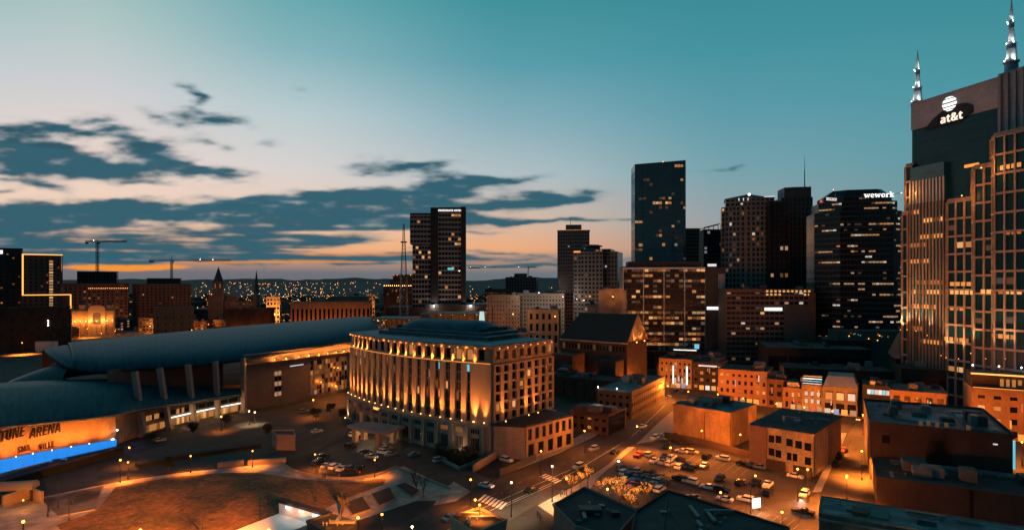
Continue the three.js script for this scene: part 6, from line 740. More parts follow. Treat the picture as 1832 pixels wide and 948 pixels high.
{
  roofBlock('corner_building', 'low dark roofed building at the street corner below the lit trees', [[990, 905], [1046, 874], [1142, 916], [1100, 965], [1030, 945]], 7, M.black, mat([0.2, 0.15, 0.13]), (t, P, h) => { G().box(-3, 2, h + 0.08, h + 1.2, -2, 1).box(4, 6, h + 0.08, h + 0.9, 0, 2).build('rooftop_unit', M.steelDark, t); const n = P.length; });
  roofBlock('broad_roof_building', 'broad black pitched roof filling the bottom below the parking lot', [[1138, 918], [1196, 880], [1412, 947], [1330, 1015], [1120, 1010]], 9, M.tar, M.brickDark, (t, P, h) => { G().bar(V(P[1][0], h + 0.15, P[1][1]), V(P[4][0] + 6, h + 0.15, P[4][1]), 0.2, 4).build('roof_ridge', M.slate, t); });
  roofBlock('kiosk', 'small square kiosk with a raised cornice around a black roof', [[806, 927], [857, 911], [906, 933], [850, 957]], 4.5, M.black, mat([0.4, 0.3, 0.22]), (t, P, h) => { G().prism(shrink(P, 1.04), h - 0.5, h - 0.3).build('cornice', mat([0.45, 0.36, 0.28]), t); });
  roofBlock('ticket_booth', 'small square pale booth in front of the arena drive', [[486, 772], [494, 780], [528, 781], [524, 771]], 5, M.black, mat([0.26, 0.21, 0.19]));
  roofBlock('dark_stage_roof', 'flat black stage roof beside the white-lit pavilion', [[548, 935], [590, 922], [640, 938], [600, 965]], 4.5, M.black, M.steelDark);
  // white-lit open pavilion
  const c = gp(510, 946), t = thing('lit_pavilion', 'open pavilion with a bright white interior and a dark lintel', 'pavilion', c, -0.55); const wh = flat([0.75, 0.74, 0.72], 0.6); G().box(-9, 9, 0.06, 0.3, -5, 8).build('floor', wh, t); G().box(-9, 9, 0.3, 3.2, -5.3, -5).build('back_wall', wh, t); G().box(8.7, 9, 0.3, 3.2, -4.98, 8).build('side_wall', wh, t); G().box(-9.4, 9.4, 3.2, 3.9, -6.4, -4.6).build('lintel', M.black, t); for (const x of [-5, 0, 5]) { const o = part('lamp', BULBS, BULB.white, t); o.position.set(x, 2.9, -4.2); pointLight(wl(t, x, 2.8, -3.9), WHITE, 7); }
  // dark planting beds with pale walks between
  for (const [k, pts] of [[0, [[615, 905], [648, 891], [664, 914], [630, 925]]], [1, [[663, 887], [697, 874], [708, 895], [678, 908]]], [2, [[708, 871], [724, 866], [752, 881], [738, 892]]]]) { const q = pts.map(p => gp(...p)), t2 = thing('planting_bed', ['lowest', 'middle', 'uppermost'][k] + ' of three dark raised planting beds along the pale walk', 'planter', [q[0].x, 0, q[0].z], 0, 'planting beds'); const P = q.map(v => [v.x - q[0].x, v.z - q[0].z]); G().prism(P, 0, 0.5).build('kerb_wall', M.concrete, t2); G().prism(shrink(P, 0.93), 0.5, 0.62).build('soil', mat([0.03, 0.024, 0.022], 1, { map: TX.speck }), t2); }
  sheet('lower_bed', [[632, 934], [745, 896], [790, 896], [700, 940], [640, 962]], 0.05, M.earth);
  // hotel ramp walls, hedge wall of the lot, curved kerb wall, low benches
  const wallAlong = (n, l, cat, pts, h, w, m) => { const q = pts.map(p => p.isVector3 ? p : gp(...p)), g = G(); for (let k = 0; k < q.length - 1; k++) { const a = q[k], b = q[k + 1], d = b.clone().sub(a), L = d.length(); g.geo(new THREE.BoxGeometry(L + w * 0.7, h + k * 0.003, w), new THREE.Matrix4().makeRotationY(Math.atan2(-d.z, d.x)).setPosition((a.x + b.x) / 2, h / 2, (a.z + b.z) / 2)); } return solo(n, l, cat, g, m); };
  wallAlong('ramp_wall', 'dark ramp wall running along the street below the hotel wing', 'wall', [[894, 852], [920, 842], [958, 824]], 2.2, 0.4, mat([0.06, 0.07, 0.1])); wallAlong('ramp_wall', 'pale sloping wall on the hotel side of the ramp', 'wall', [[846, 846], [892, 818]], 2.6, 0.4, M.paving); wallAlong('planter_wall', 'low angled planter wall around the hotel corner shrubs', 'wall', [[788, 824], [822, 841], [862, 824]], 1.0, 0.5, M.concrete);
  wallAlong('lot_fence', 'dark solid fence between the parking lot and the box building', 'fence', [[1190, 784], [1250, 795], [1320, 814], [1400, 838], [1452, 858]], 2.4, 0.3, M.brickDark); wallAlong('drive_wall', 'curved low wall between the hotel drive and the park path', 'wall', smooth([[505, 832], [530, 846], [575, 855], [625, 858], [675, 851], [706, 838]], 4), 0.8, 0.4, M.concrete); wallAlong('park_wall', 'long low wall from the park corner down to the street', 'wall', [[708, 838], [760, 858], [805, 876]], 0.7, 0.4, M.concrete);
  for (const [k, a, b] of [[0, [392, 836], [432, 832]], [1, [446, 832], [482, 829]], [2, [484, 829], [508, 827]]]) wallAlong('planter_box', ['first', 'second', 'third'][k] + ' pale planter box along the path below the booth', 'planter', [a, b], 1.5, 1.6, M.concrete);
  wallAlong('court_kerb', 'thin pale kerb bordering the grey gravel court', 'kerb', [[104, 925], [168, 913], [184, 870]], 0.35, 0.3, M.paving); wallAlong('hedge_strip', 'long dark hedge below the blue screen', 'hedge', [[0, 872], [70, 852], [160, 826], [208, 812]], 2.2, 3.4, M.hedge); wallAlong('hedge_strip', 'dark hedge strip before the arena storefront', 'hedge', [[250, 835], [330, 818], [460, 800]], 1.2, 3, M.hedge); wallAlong('cabin_wall', 'lit stone wall of the small cabin at the lower edge', 'wall', [[4, 908], [52, 892], [74, 900]], 3.2, 0.6, M.tan);
  { const t3 = thing('cabin_canopy', 'rounded pale canopy over the small cabin by the walk', 'canopy', gp(26, 895), 0.2); const g = new THREE.CylinderGeometry(2, 2, 10, 14, 1, false, 0, PI); g.rotateZ(PI / 2); const o = part('vault', g, mat([0.3, 0.28, 0.22]), t3); o.position.y = 3.2; o.rotation.x = 0; G().box(-4.8, -4.4, 0, 3.2, -1.6, -1.2).box(4.4, 4.8, 0, 3.2, -1.6, -1.2).box(-4.8, -4.4, 0, 3.2, 1.2, 1.6).box(4.4, 4.8, 0, 3.2, 1.2, 1.6).build('post', M.steelDark, t3); pointLight(gp(40, 912).setY(2.5), AMBER, 70); const b = part('canopy_lamp', BULBS, BULB.amber, t3); const q = t3.worldToLocal((t3.updateMatrixWorld(true), gp(40, 912).setY(2.5))); b.position.copy(q); }
}

// ------------------------------------------------------------------ lamps, trees, cars, people
{ // street lamps: lit ones carry their own light
  const pole = (h, arm) => { const g = G(); g.cyl(0, 0, h, 0, 0.13, 0.08, 8).cyl(0, 0, 0.7, 0, 0.24, 0.2, 8); if (arm) g.bar(V(0, h - 0.1, 0), V(arm, h + 0.25, 0), 0.06, 6); return g.geometry; };
  const cache = {}; const geo = (h, arm) => cache[h + '_' + arm] || (cache[h + '_' + arm] = pole(h, arm));
  const heads = G().box(-0.45, 0.45, 0.05, 0.2, -0.18, 0.18).geometry, cap = G().cyl(0, 0.1, 0.4, 0, 0.28, 0.05, 8).geometry;
  const lampAt = (px, py, h, kind, cd, label, arm = 0, group) => { const p = gp(px, py, h), t = thing('street_lamp', label, 'street lamp', [p.x - arm, 0, p.z], 0, group); part('pole', geo(h - (arm ? 0.35 : 0.3), arm), M.steelDark, t); const hd = part('lamp_head', arm ? heads : cap, M.steelDark, t); hd.position.set(arm, h + 0.02, 0); if (kind) { const b = part('bulb', BULBG, BULB[kind], t); b.position.set(arm, h - 0.15, 0); const c = kind === 'white' ? WHITE : kind === 'warm' ? WARM : SODIUM; if (group || [1256, 1325, 1493, 1046, 968, 1428, 1446].includes(px)) pointLight(V(p.x, h - 0.15, p.z), c, cd * (group ? 1.0 : 0.9)); else spot(V(p.x, h - 0.15, p.z), V(p.x, 0, p.z), c, cd * (px > 1060 && px < 1420 && py > 795 ? 1.1 : px > 1420 && py > 800 ? 3.4 : 2.1), 60, 0.85, 0.2); } return t; };
  const S = 'sodium';
  for (const a of [[988, 833, 10, 'warm', 900, 'tall street lamp standing alone at the far street corner'], [1014, 855, 8, S, 1300, 'orange lamp at the edge of the string-lit trees nearest the street'], [1087, 874, 8, S, 1500, 'orange lamp burning inside the string-lit trees'], [1170, 893, 7, 'white', 240, 'white lamp where the lit trees meet the broad black roof'], [1140, 762, 10, S, 3200, 'brightest street lamp at the corner of the dark brick row'], [850, 893, 8, S, 900, 'first of two lamps beside the crosswalk'], [858, 902, 8, S, 1000, 'second of two lamps beside the crosswalk'], [915, 862, 9, 'warm', 650, 'lamp on the street median before the crosswalk'], [842, 857, 8, S, 900, 'orange lamp at the corner opposite the white taxi'], [683, 919, 6, S, 420, 'low lamp below the planting beds'], [737, 941, 9, 'warm', 1100, 'bright lamp at the lower street edge below the planting beds'], [1352, 850, 10, S, 1900, 'tall curved-arm lamp in the middle of the parking lot', 1.2], [1428, 838, 9, S, 1900, 'first of a pair of lamps at the lot corner by the cream building'], [1446, 839, 9, S, 1900, 'second of a pair of lamps at the lot corner by the cream building'], [1046, 770, 8, S, 700, 'lamp before the small low brick block'], [968, 806, 8, S, 700, 'lamp before the tall windows of the hotel wing'], [1107, 824, 8, 'white', 260, 'white lamp at the packed corner of the parking lot'],
    [1256, 770, 9, S, 3200, 'lamp hidden low against the blank orange box wall'], [1325, 777, 8, S, 1300, 'lamp in the gap between the box building and the cream building'], [1543, 806, 9, S, 4200, 'lamp in the alley beside the tall dark brick block'], [1516, 850, 9, S, 4200, 'lamp over the lit alley nearest the parking lot'], [1493, 772, 7, S, 4600, 'lamp on the alley side of the cream building'], [1476, 905, 8, S, 2800, 'lamp at the lower end of the alley'], [1400, 915, 8, S, 900, 'lamp near the glowing white panel at the lot exit'], [1290, 880, 8, S, 700, 'lamp over the lowest row of the parking lot'], [1200, 800, 8, S, 900, 'lamp over the far corner of the parking lot']]) lampAt(a[0], a[1], a[2], a[3], a[4], a[5], a[6] || 0);
  // bar street
  const bars = [[1030, 668, 7, 1700], [1085, 672, 7, 1700], [1150, 678, 7, 1900], [1195, 690, 8, 3000], [1232, 700, 8, 2400], [1285, 705, 7, 1100], [1330, 712, 7, 1100], [1390, 722, 7, 1300], [1440, 728, 7, 1300], [1490, 735, 7, 1400], [1545, 742, 8, 2000], [1600, 752, 7, 1300], [1660, 762, 7, 1400], [1730, 775, 7, 1500], [1790, 782, 8, 2200], [1830, 790, 8, 2000]];
  bars.forEach(([px, py, h, cd], k) => lampAt(px, py, h, S, cd, `${['first', 'second', 'third', 'fourth', 'fifth', 'sixth', 'seventh', 'eighth', 'ninth', 'tenth', 'eleventh', 'twelfth', 'thirteenth', 'fourteenth', 'fifteenth', 'last'][k]} orange lamp along the bar street counted from the gabled hall`, 0, 'lamps along the bar street'));
  const far = [[1306, 612, 900], [1330, 608, 1100], [1352, 610, 1100], [1378, 606, 1300], [1402, 603, 1500], [1418, 596, 1500], [1438, 592, 2400], [1452, 600, 1400], [1470, 606, 900], [1398, 588, 1100]];
  far.forEach(([px, py, cd], k) => lampAt(px, py, 7, S, cd, `${['first', 'second', 'third', 'fourth', 'fifth', 'sixth', 'seventh', 'eighth', 'ninth', 'last'][k]} lamp on the glowing street below the long office block`, 0, 'lamps on the far street'));
  for (const a of [[7, 601, 10, S, 20000, 'bright street lamp at the left edge below the dark brick podium'], [38, 613, 10, S, 20000, 'bright street lamp just above the arena tail roof'], [155, 588, 10, S, 9000, 'street lamp on the road below the station'], [180, 596, 9, S, 6000, 'second street lamp on the road below the station'], [205, 592, 9, S, 6000, 'third street lamp on the road below the station'], [342, 590, 11, S, 3000, 'bright lamp peeping over the crown of the arena roof'], [262, 566, 9, S, 7000, 'lamp beside the orange warehouse'], [600, 662 + 28, 9, S, 900, 'lamp before the glass atrium of the arena'], [560, 715, 8, S, 700, 'lamp at the drive between the arena and the hotel'], [445, 735, 6, 'warm', 320, 'lamp at the corner of the arena storefront'], [455, 737, 5, 'warm', 260, 'second lamp at the corner of the arena storefront'], [395, 745, 6, S, 420, 'lamp before the last bay of the arena storefront'], [230, 800, 6, S, 420, 'lamp at the end of the arena sign wall'], [214, 822, 7, S, 500, 'lamp beside the orange-lit hut before the arena']]) lampAt(...a);
  [[120, 590, 'beside the brick podium'], [200, 578, 'in the gap between the two brown office blocks'], [300, 582, 'above the orange warehouse roof'], [372, 580, 'before the pointed church tower'], [440, 597, 'before the red brick warehouse'], [530, 602, 'at the corner of the museum'], [585, 602, 'before the middle of the museum'], [640, 602, 'before the far end of the museum']].forEach(([px, py, w], k) => { const p = gp(px, py, 9); lampAt(px, py, 9, S, 3200, 'street lamp ' + w, 0, 'lamps between the far blocks'); });
  // park lanterns
  const park = [[466, 893, 1], [565, 862, 1], [563, 812, 1], [670, 822, 1], [451, 806, 1], [340, 815, 1], [228, 826, 1], [84, 886, 1], [122, 893, 1], [103, 872, 1], [360, 912, 1]];
  park.forEach(([px, py], k) => { const on = [2, 3, 4, 5, 6].includes(k); lampAt(px, py, 5.5, on ? 'soft' : null, on ? 560 : 0, `slim dark park lamp post ${['at the lower lawn edge', 'at the tip of the lawn', 'on the curved path by the parked cars', 'at the bend of the curved path', 'by the planter boxes', 'on the path before the hedge strip', 'on the path above the gravel court', 'beside the gravel court corner', 'at the near side of the gravel court', 'by the cabin wall', 'on the lower lawn'][k]}`); });
}
// floodlight masts beside the park, just below the frame, that light its lawn
for (const [px, D, tx, ty, cd, l] of [[250, 112, 225, 962, 95000, 'lawn floodlight mast below the gravel court'], [480, 112, 400, 968, 95000, 'lawn floodlight mast below the middle of the lawn'], [640, 118, 590, 880, 42000, 'lawn floodlight mast below the stage roof'], [40, 116, 60, 925, 20000, 'lawn floodlight mast beside the paved walk']]) { const t = thing('lawn_floodlight', l, 'floodlight', [gx(px, D), 0, -D]); G().cyl(0, 0, 13.7, 0, 0.16, 0.1, 8).build('mast', M.steelDark, t); const b = part('light_head', BULBG, BULB.sodium, t); b.position.y = 14; spot(V(gx(px, D), 14, -D), gp(tx, ty), SODIUM, cd * 0.8, 18, 1.0, 0.2); }
// trees
function leafBall(sd, n, rx, ry, sz) { const r = rng(sd), g = G(); for (let k = 0; k < n; k++) { const a = r() * 6.28, b = Math.acos(2 * r() - 1), rad = 0.55 + 0.45 * Math.sqrt(r()), lump = 0.75 + 0.4 * vnoise(a * 2 + sd, b * 3), x = Math.cos(a) * Math.sin(b) * rx * rad * lump, y = Math.cos(b) * ry * rad * lump, z = Math.sin(a) * Math.sin(b) * rx * rad * lump, e = new THREE.Euler(r() * 6, r() * 6, r() * 6), m = new THREE.Matrix4().makeRotationFromEuler(e), s = sz * (0.6 + 0.8 * r()); const q = [V(-s, 0, 0), V(0, 0, -s * 0.5), V(s, 0, 0), V(0, 0, s * 0.5)].map(v => v.applyMatrix4(m)).map(v => [v.x + x, v.y + y, v.z + z]); g.quad(...q); } return g.geometry; }
function crownOf(sd, n, R) { const r = rng(sd), g = G(); for (let k = 0; k < n; k++) { const a = r() * 6.28, q = R * (0.25 + 0.6 * r()), s = R * (0.34 + 0.3 * r()); g.geo(leafBall(sd + k * 7, 95, s, s * (0.7 + 0.4 * r()), 0.34), new THREE.Matrix4().makeTranslation(Math.cos(a) * q, (r() - 0.42) * R * 1.1, Math.sin(a) * q)); } return g.geometry; }
const LEAFY = [crownOf(3, 9, 2.5), crownOf(29, 8, 2.3)], SHRUB = [leafBall(13, 500, 1.5, 1.4, 0.22), leafBall(17, 500, 1.2, 1.9, 0.22)];
function bareTree(sd, h, lights) {
  const r = rng(sd), wood = G(), tips = []; const grow = (p, d, len, rad, lv) => { const q = p.clone().addScaledVector(d, len); wood.bar(p, q, rad, lv < 2 ? 6 : 4, rad * 0.65); if (lv >= 4) { tips.push([p, q]); return; } if (lv >= 2) tips.push([p, q]); const n = lv === 0 ? 5 : 3; for (let k = 0; k < n; k++) { const a = r() * 6.28, s = 0.35 + 0.5 * r(), nd = d.clone().multiplyScalar(1).add(V(Math.cos(a) * s, 0.12 + 0.2 * r(), Math.sin(a) * s)).normalize(); grow(p.clone().lerp(q, lv === 0 ? 0.55 + 0.45 * r() : 0.6 + 0.4 * r()), nd, len * (0.6 + 0.15 * r()), rad * 0.6, lv + 1); } };
  grow(V(0, 0, 0), V(0.03, 1, 0.02).normalize(), h * 0.36, h * 0.022, 0); let bulbs = null; if (lights) { const g = G(), o = new THREE.OctahedronGeometry(0.05); for (const [a, b] of tips) for (let k = 0; k < lights; k++) if (r() < 0.55) { const q = a.clone().lerp(b, r()); g.geo(o, new THREE.Matrix4().makeTranslation(q.x + 0.1 * (r() - 0.5), q.y, q.z + 0.1 * (r() - 0.5))); } bulbs = g.geometry; }
  return { wood: wood.geometry, bulbs };
}
{
  const lit = [bareTree(11, 7, 3), bareTree(23, 6.2, 3), bareTree(37, 7.6, 3)], bare = [bareTree(51, 8.5), bareTree(67, 7)], bulbM = glow([1, 0.3, 0.035], 2.6);
  const words = ['nearest the street lamp', 'second from the street', 'behind the dark corner roof', 'around the inner lamp', 'beside the parked tan car', 'in the middle of the lit grove', 'at the valley between the two black roofs', 'nearest the white lamp', 'at the back of the lit grove', 'last toward the parking lot'];
  [[1022, 884], [1038, 876], [1052, 872], [1078, 892], [1092, 884], [1108, 906], [1126, 918], [1142, 904], [1112, 892], [1158, 900]].forEach(([px, py], k) => { const p = gp(px, py), v = lit[k % 3], t = thing('string_lit_tree', 'bare tree wrapped in orange string lights, ' + words[k], 'tree', p, k * 1.3, 'string-lit trees'); part('trunk', v.wood, M.bark, t); const b = part('string_lights', v.bulbs, bulbM, t); b.userData.kind = 'stuff'; pointLight(p.clone().setY(4), SODIUM, 60); });
  [[744, 884, 'bare tree beside the uppermost planting bed'], [757, 890, 'slender bare tree near the long low park wall'], [610, 935, 'small bare tree beside the dark stage roof']].forEach(([px, py, l], k) => { const t = thing('bare_tree', l, 'tree', gp(px, py), k); part('trunk', bare[k % 2].wood, M.bark, t); });
  [[1322, 622], [1342, 622], [1364, 622], [1384, 618], [1412, 612], [1430, 606], [1446, 610], [1400, 606]].forEach(([px, py], k) => { const p = gp(px, py), t = thing('street_tree', `${['first', 'second', 'third', 'fourth', 'fifth', 'sixth', 'seventh', 'last'][k]} lamp-lit tree on the glowing street below the long office block`, 'tree', p, k, 'trees on the far street'); const m = part('trunk', bare[k % 2].wood, M.bark, t); m.scale.setScalar(1.1); part('crown', LEAFY[k % 2], M.leaf, t).position.y = 4; });
}


{ // shrubs
  const spots = [[800, 818], [808, 824], [818, 830], [828, 832], [838, 828], [846, 822], [815, 816], [832, 818], [788, 812]], words = ['outermost', 'second', 'third', 'fourth', 'fifth', 'sixth', 'rear', 'tall rear', 'end'];
  spots.forEach(([px, py], k) => { const t = thing('evergreen_shrub', words[k] + ' dark evergreen shrub in the cluster at the hotel corner', 'shrub', gp(px, py), k, 'shrubs at the hotel corner'); const c = part('foliage', SHRUB[k % 2], M.leaf, t); c.position.y = 1.5 * (1 + (k % 3) * 0.25); c.scale.setScalar(1 + (k % 3) * 0.25); G().cyl(0, 0, 1.4, 0, 0.12, 0.08, 6).build('stem', M.bark, t); });
  [[270, 800, 'round dark tree before the first arena column'], [345, 778, 'round dark tree before the third arena column'], [402, 764, 'round dark tree before the last arena bay'], [300, 845, 'small dark tree by the hedge strip'], [590, 742, 'dark tree on the island between the arena and the hotel'], [612, 752, 'dark tree nearest the hotel front on the island'], [566, 752, 'low dark tree at the drive before the arena'], [478, 782, 'dark tree beside the small square booth'], [1196, 793, 'dark shrub at the corner of the blank orange box wall'], [1218, 797, 'second dark shrub along the blank orange box wall'], [1236, 800, 'third dark shrub along the blank orange box wall']].forEach(([px, py, l], k) => { const t = thing('round_tree', l, 'tree', gp(px, py), k); const c = part('crown', LEAFY[k % 2], M.leaf, t), s = k > 7 ? 0.6 : 0.9; c.scale.setScalar(s); c.position.y = 3.4 * s; G().cyl(0, 0, 2.6 * s, 0, 0.16, 0.1, 6).build('trunk', M.bark, t); });
}
// cars
const CARP = { white: flat([0.62, 0.6, 0.57], 0.3, { metalness: 0.1 }), silver: flat([0.34, 0.35, 0.36], 0.28, { metalness: 0.6 }), dark: flat([0.02, 0.022, 0.026], 0.25, { metalness: 0.3 }), red: flat([0.22, 0.025, 0.02], 0.3), tan: flat([0.32, 0.24, 0.15], 0.35), blue: flat([0.04, 0.07, 0.16], 0.3) };
const CARX = { glass: flat([0.01, 0.012, 0.014], 0.08), tyre: flat([0.015, 0.015, 0.015], 0.9), rim: flat([0.35, 0.35, 0.36], 0.35, { metalness: 0.7 }), head: flat([0.7, 0.7, 0.68], 0.15), tail: flat([0.3, 0.02, 0.015], 0.25), headOn: glow([1, 0.95, 0.85], 8), tailOn: glow([1, 0.06, 0.02], 3), trim: flat([0.03, 0.03, 0.03], 0.6) };
const extrudeSide = (pts, w, bev) => { const sh = new THREE.Shape(pts.map(q => new THREE.Vector2(...q))), g = new THREE.ExtrudeGeometry(sh, { depth: w - 2 * bev, bevelEnabled: true, bevelSize: bev, bevelThickness: bev, bevelSegments: 2, curveSegments: 3 }); g.translate(0, 0, -w / 2 + bev); return g; };
const tyreG = new THREE.CylinderGeometry(0.33, 0.33, 0.22, 14).rotateX(PI / 2), rimG = new THREE.CylinderGeometry(0.2, 0.2, 0.24, 10).rotateX(PI / 2);
const KIND = {
  sedan: { body: extrudeSide([[-2.2, 0.32], [2.2, 0.32], [2.25, 0.6], [2.1, 0.8], [1.1, 0.92], [-1.6, 0.95], [-2.2, 0.9], [-2.28, 0.6]], 1.8, 0.08), cab: extrudeSide([[1.0, 0.93], [0.35, 1.36], [-0.95, 1.38], [-1.75, 0.95]], 1.56, 0.06), roof: extrudeSide([[0.36, 1.36], [0.2, 1.44], [-0.85, 1.45], [-1.0, 1.37]], 1.46, 0.04), wx: 1.38, len: 2.24, hy: 0.66 },
  suv: { body: extrudeSide([[-2.25, 0.4], [2.25, 0.4], [2.3, 0.75], [2.2, 0.98], [1.2, 1.08], [-2.2, 1.1], [-2.32, 0.7]], 1.9, 0.08), cab: extrudeSide([[1.15, 1.08], [0.6, 1.6], [-2.0, 1.62], [-2.22, 1.1]], 1.68, 0.06), roof: extrudeSide([[0.6, 1.6], [0.4, 1.72], [-1.9, 1.74], [-2.04, 1.61]], 1.6, 0.04), wx: 1.45, len: 2.28, hy: 0.8 },
  pickup: { body: extrudeSide([[-2.7, 0.45], [2.6, 0.45], [2.65, 0.85], [2.5, 1.05], [1.4, 1.12], [-0.5, 1.12], [-0.55, 1.0], [-2.7, 1.0]], 1.95, 0.07), cab: extrudeSide([[1.3, 1.1], [0.8, 1.66], [-0.3, 1.68], [-0.5, 1.1]], 1.7, 0.06), roof: extrudeSide([[0.8, 1.66], [0.6, 1.76], [-0.25, 1.78], [-0.34, 1.67]], 1.6, 0.04), wx: 1.75, len: 2.64, hy: 0.82 } };
const lightG = new THREE.BoxGeometry(0.08, 0.16, 0.36);
function makeCar(kind, col, label, p, turn, on, group) {
  const k = KIND[kind], t = thing(kind === 'pickup' ? 'pickup_truck' : 'parked_car', label, kind === 'pickup' ? 'pickup truck' : 'car', p, turn, group); part('body', k.body, CARP[col], t); part('window_glass', k.cab, CARX.glass, t); part('roof_panel', k.roof, CARP[col], t);
  for (const x of [-k.wx, k.wx]) for (const z of [-0.82, 0.82]) { const w = part('wheel', tyreG, CARX.tyre, t); w.position.set(x, 0.33, z); part('rim', rimG, CARX.rim, w); }
  for (const z of [-0.6, 0.6]) { const h = part('headlight', lightG, on ? CARX.headOn : CARX.head, t); h.position.set(k.len, k.hy, z); const b = part('taillight', lightG, on ? CARX.tailOn : CARX.tail, t); b.position.set(-k.len, k.hy + 0.1, z); }
  if (on === 2) { const q = wl(t, k.len + 0.4, 0.7, 0); spot(q, wl(t, k.len + 9, 0, 0), WHITE, 260, 40, 0.8); } return t;
}
{
  const AA = 50 * PI / 180, BB = -40 * PI / 180, ord = ['first', 'second', 'third', 'fourth', 'fifth', 'sixth', 'seventh', 'eighth', 'ninth', 'tenth', 'eleventh', 'twelfth', 'thirteenth', 'fourteenth', 'fifteenth', 'sixteenth', 'seventeenth', 'eighteenth', 'nineteenth', 'twentieth'];
  const kinds = ['sedan', 'suv', 'sedan', 'suv'], r = rng(404);
  const lot = (zx, zy) => [1060 + zx / 4.164, 740 + zy / 4.164];
  const rowOf = (where, group, list) => list.forEach(([zx, zy, col, dir, kind, on], k) => { const [px, py] = lot(zx, zy); makeCar(kind || kinds[(k + zx) % 4], col, `${col} ${kind === 'pickup' ? 'pickup' : 'car'}, ${ord[k]} ${where}`, gp(px, py), (dir === 'B' ? BB : AA) + (r() < 0.5 ? PI : 0) + 0.08 * (r() - 0.5), on, group); });
  rowOf('along the fence side of the parking lot', 'cars along the lot fence', [[465, 190, 'white', 'A'], [545, 168, 'white', 'B'], [608, 172, 'dark', 'B'], [560, 262, 'dark', 'A'], [668, 290, 'white', 'B'], [742, 300, 'tan', 'B'], [855, 335, 'dark', 'A'], [970, 348, 'white', 'B'], [1130, 385, 'dark', 'B'], [1185, 395, 'dark', 'A'], [1240, 408, 'silver', 'B'], [1515, 478, 'white', 'B']]);
  rowOf('in the nose-to-tail block by the small truck', 'cars in the middle block of the lot', [[350, 318, 'red', 'A', 'pickup'], [425, 318, 'silver', 'A', 'suv'], [460, 362, 'white', 'A'], [525, 374, 'silver', 'A'], [585, 386, 'white', 'A'], [650, 408, 'white', 'A'], [705, 408, 'dark', 'A'], [756, 412, 'dark', 'A'], [540, 330, 'dark', 'A'], [592, 342, 'white', 'A'], [655, 362, 'dark', 'A'], [835, 400, 'silver', 'A']]);
  const pack = []; for (let j = 0; j < 3; j++) for (let k = 0; k < 6; k++) pack.push([215 + k * 56 + j * 24, 425 + k * 11 + j * 28, ['dark', 'dark', 'silver', 'dark', 'dark', 'blue'][(k + j * 2) % 6], 'A']); rowOf('in the tightly packed corner of the parking lot', 'cars in the packed corner', pack);
  rowOf('on the street side rows above the lit trees', 'cars above the lit trees', [[390, 500, 'white', 'A'], [465, 512, 'white', 'A'], [530, 520, 'dark', 'A'], [225, 520, 'tan', 'A', 'suv'], [298, 545, 'red', 'A'], [372, 562, 'dark', 'A'], [440, 545, 'silver', 'A'], [500, 580, 'white', 'A']]);
  rowOf('in the lowest open rows of the lot', 'cars in the lower lot', [[650, 500, 'dark', 'B', 'suv'], [730, 518, 'white', 'B'], [860, 560, 'white', 'B'], [950, 500, 'dark', 'A'], [965, 585, 'dark', 'B'], [1100, 528, 'dark', 'A'], [1215, 530, 'dark', 'A', 'pickup'], [1308, 545, 'white', 'A', 'pickup'], [1312, 605, 'dark', 'A', 'suv'], [985, 650, 'white', 'B'], [1145, 656, 'white', 'B'], [745, 640, 'tan', 'B']]);
  const al = [[1497, 834, 'dark', 'suv'], [1503, 820, 'dark', 'suv'], [1510, 808, 'red', 'sedan']]; al.forEach(([px, py, c, kd], k) => makeCar(kd, c, `${ord[k]} ${c} car parked along the cream building in the lit alley`, gp(px, py), AA + PI, 0, 'cars in the alley'));
  makeCar('suv', 'white', 'white car with lit headlights leaving the lot into the alley', gp(1440, 888), AA + PI, 2); makeCar('pickup', 'dark', 'dark pickup with lit headlights at the lower end of the alley', gp(1438, 920), BB, 2); makeCar('sedan', 'white', 'white taxi turning beside the crosswalk', gp(870, 872), BB + 0.15, 1); makeCar('sedan', 'silver', 'silver car waiting at the lower street edge by the kiosk', gp(806, 930), AA, 1); makeCar('sedan', 'dark', 'dark car driving away on the wide street', gp(1101, 811), AA, 1); makeCar('suv', 'white', 'white car on the ramp beside the hotel wing', gp(906, 826), BB, 0); makeCar('suv', 'silver', 'silver van passing the arena side wall', gp(543, 738), AA, 1); makeCar('sedan', 'silver', 'pale car stopped before the blue screen', gp(102, 828), AA, 1); makeCar('sedan', 'silver', 'pale car beside the end of the sign wall', gp(284, 790), AA - 0.3, 0);
  [[572, 826, 'dark'], [566, 832, 'dark'], [584, 836, 'silver'], [598, 838, 'white'], [612, 841, 'white'], [628, 841, 'dark'], [640, 841, 'dark'], [576, 820, 'dark']].forEach(([px, py, c], k) => makeCar(kinds[k % 4], c, `${c} car, ${ord[k]} in the fan of cars along the curved wall of the hotel drive`, gp(px, py), AA + 0.5 - k * 0.05, 0, 'cars by the curved wall'));
  [[664, 820, 'silver', 1, 'silver car with lit lamps under the edge of the entrance canopy'], [626, 802, 'dark', 2, 'dark car arriving with bright headlights at the hotel canopy'], [655, 812, 'dark', 0, 'dark car beside the canopy pier'], [686, 812, 'white', 0, 'white car stopped just past the canopy'], [700, 815, 'silver', 0, 'silver car second past the canopy'], [690, 806, 'tan', 0, 'tan car close to the hotel doors'], [741, 816, 'silver', 0, 'silver car standing before the hotel piers'], [786, 826, 'silver', 0, 'silver car farthest along the hotel front'], [566, 774, 'silver', 0, 'silver car on the drive toward the arena'], [634, 780, 'white', 0, 'white car at the far end of the hotel front'], [640, 772, 'silver', 0, 'silver car behind the white one at the hotel front']].forEach(([px, py, c, on, l], k) => makeCar(kinds[k % 4], c, l, gp(px, py), k < 4 ? BB + 0.2 : AA - 0.2, on));
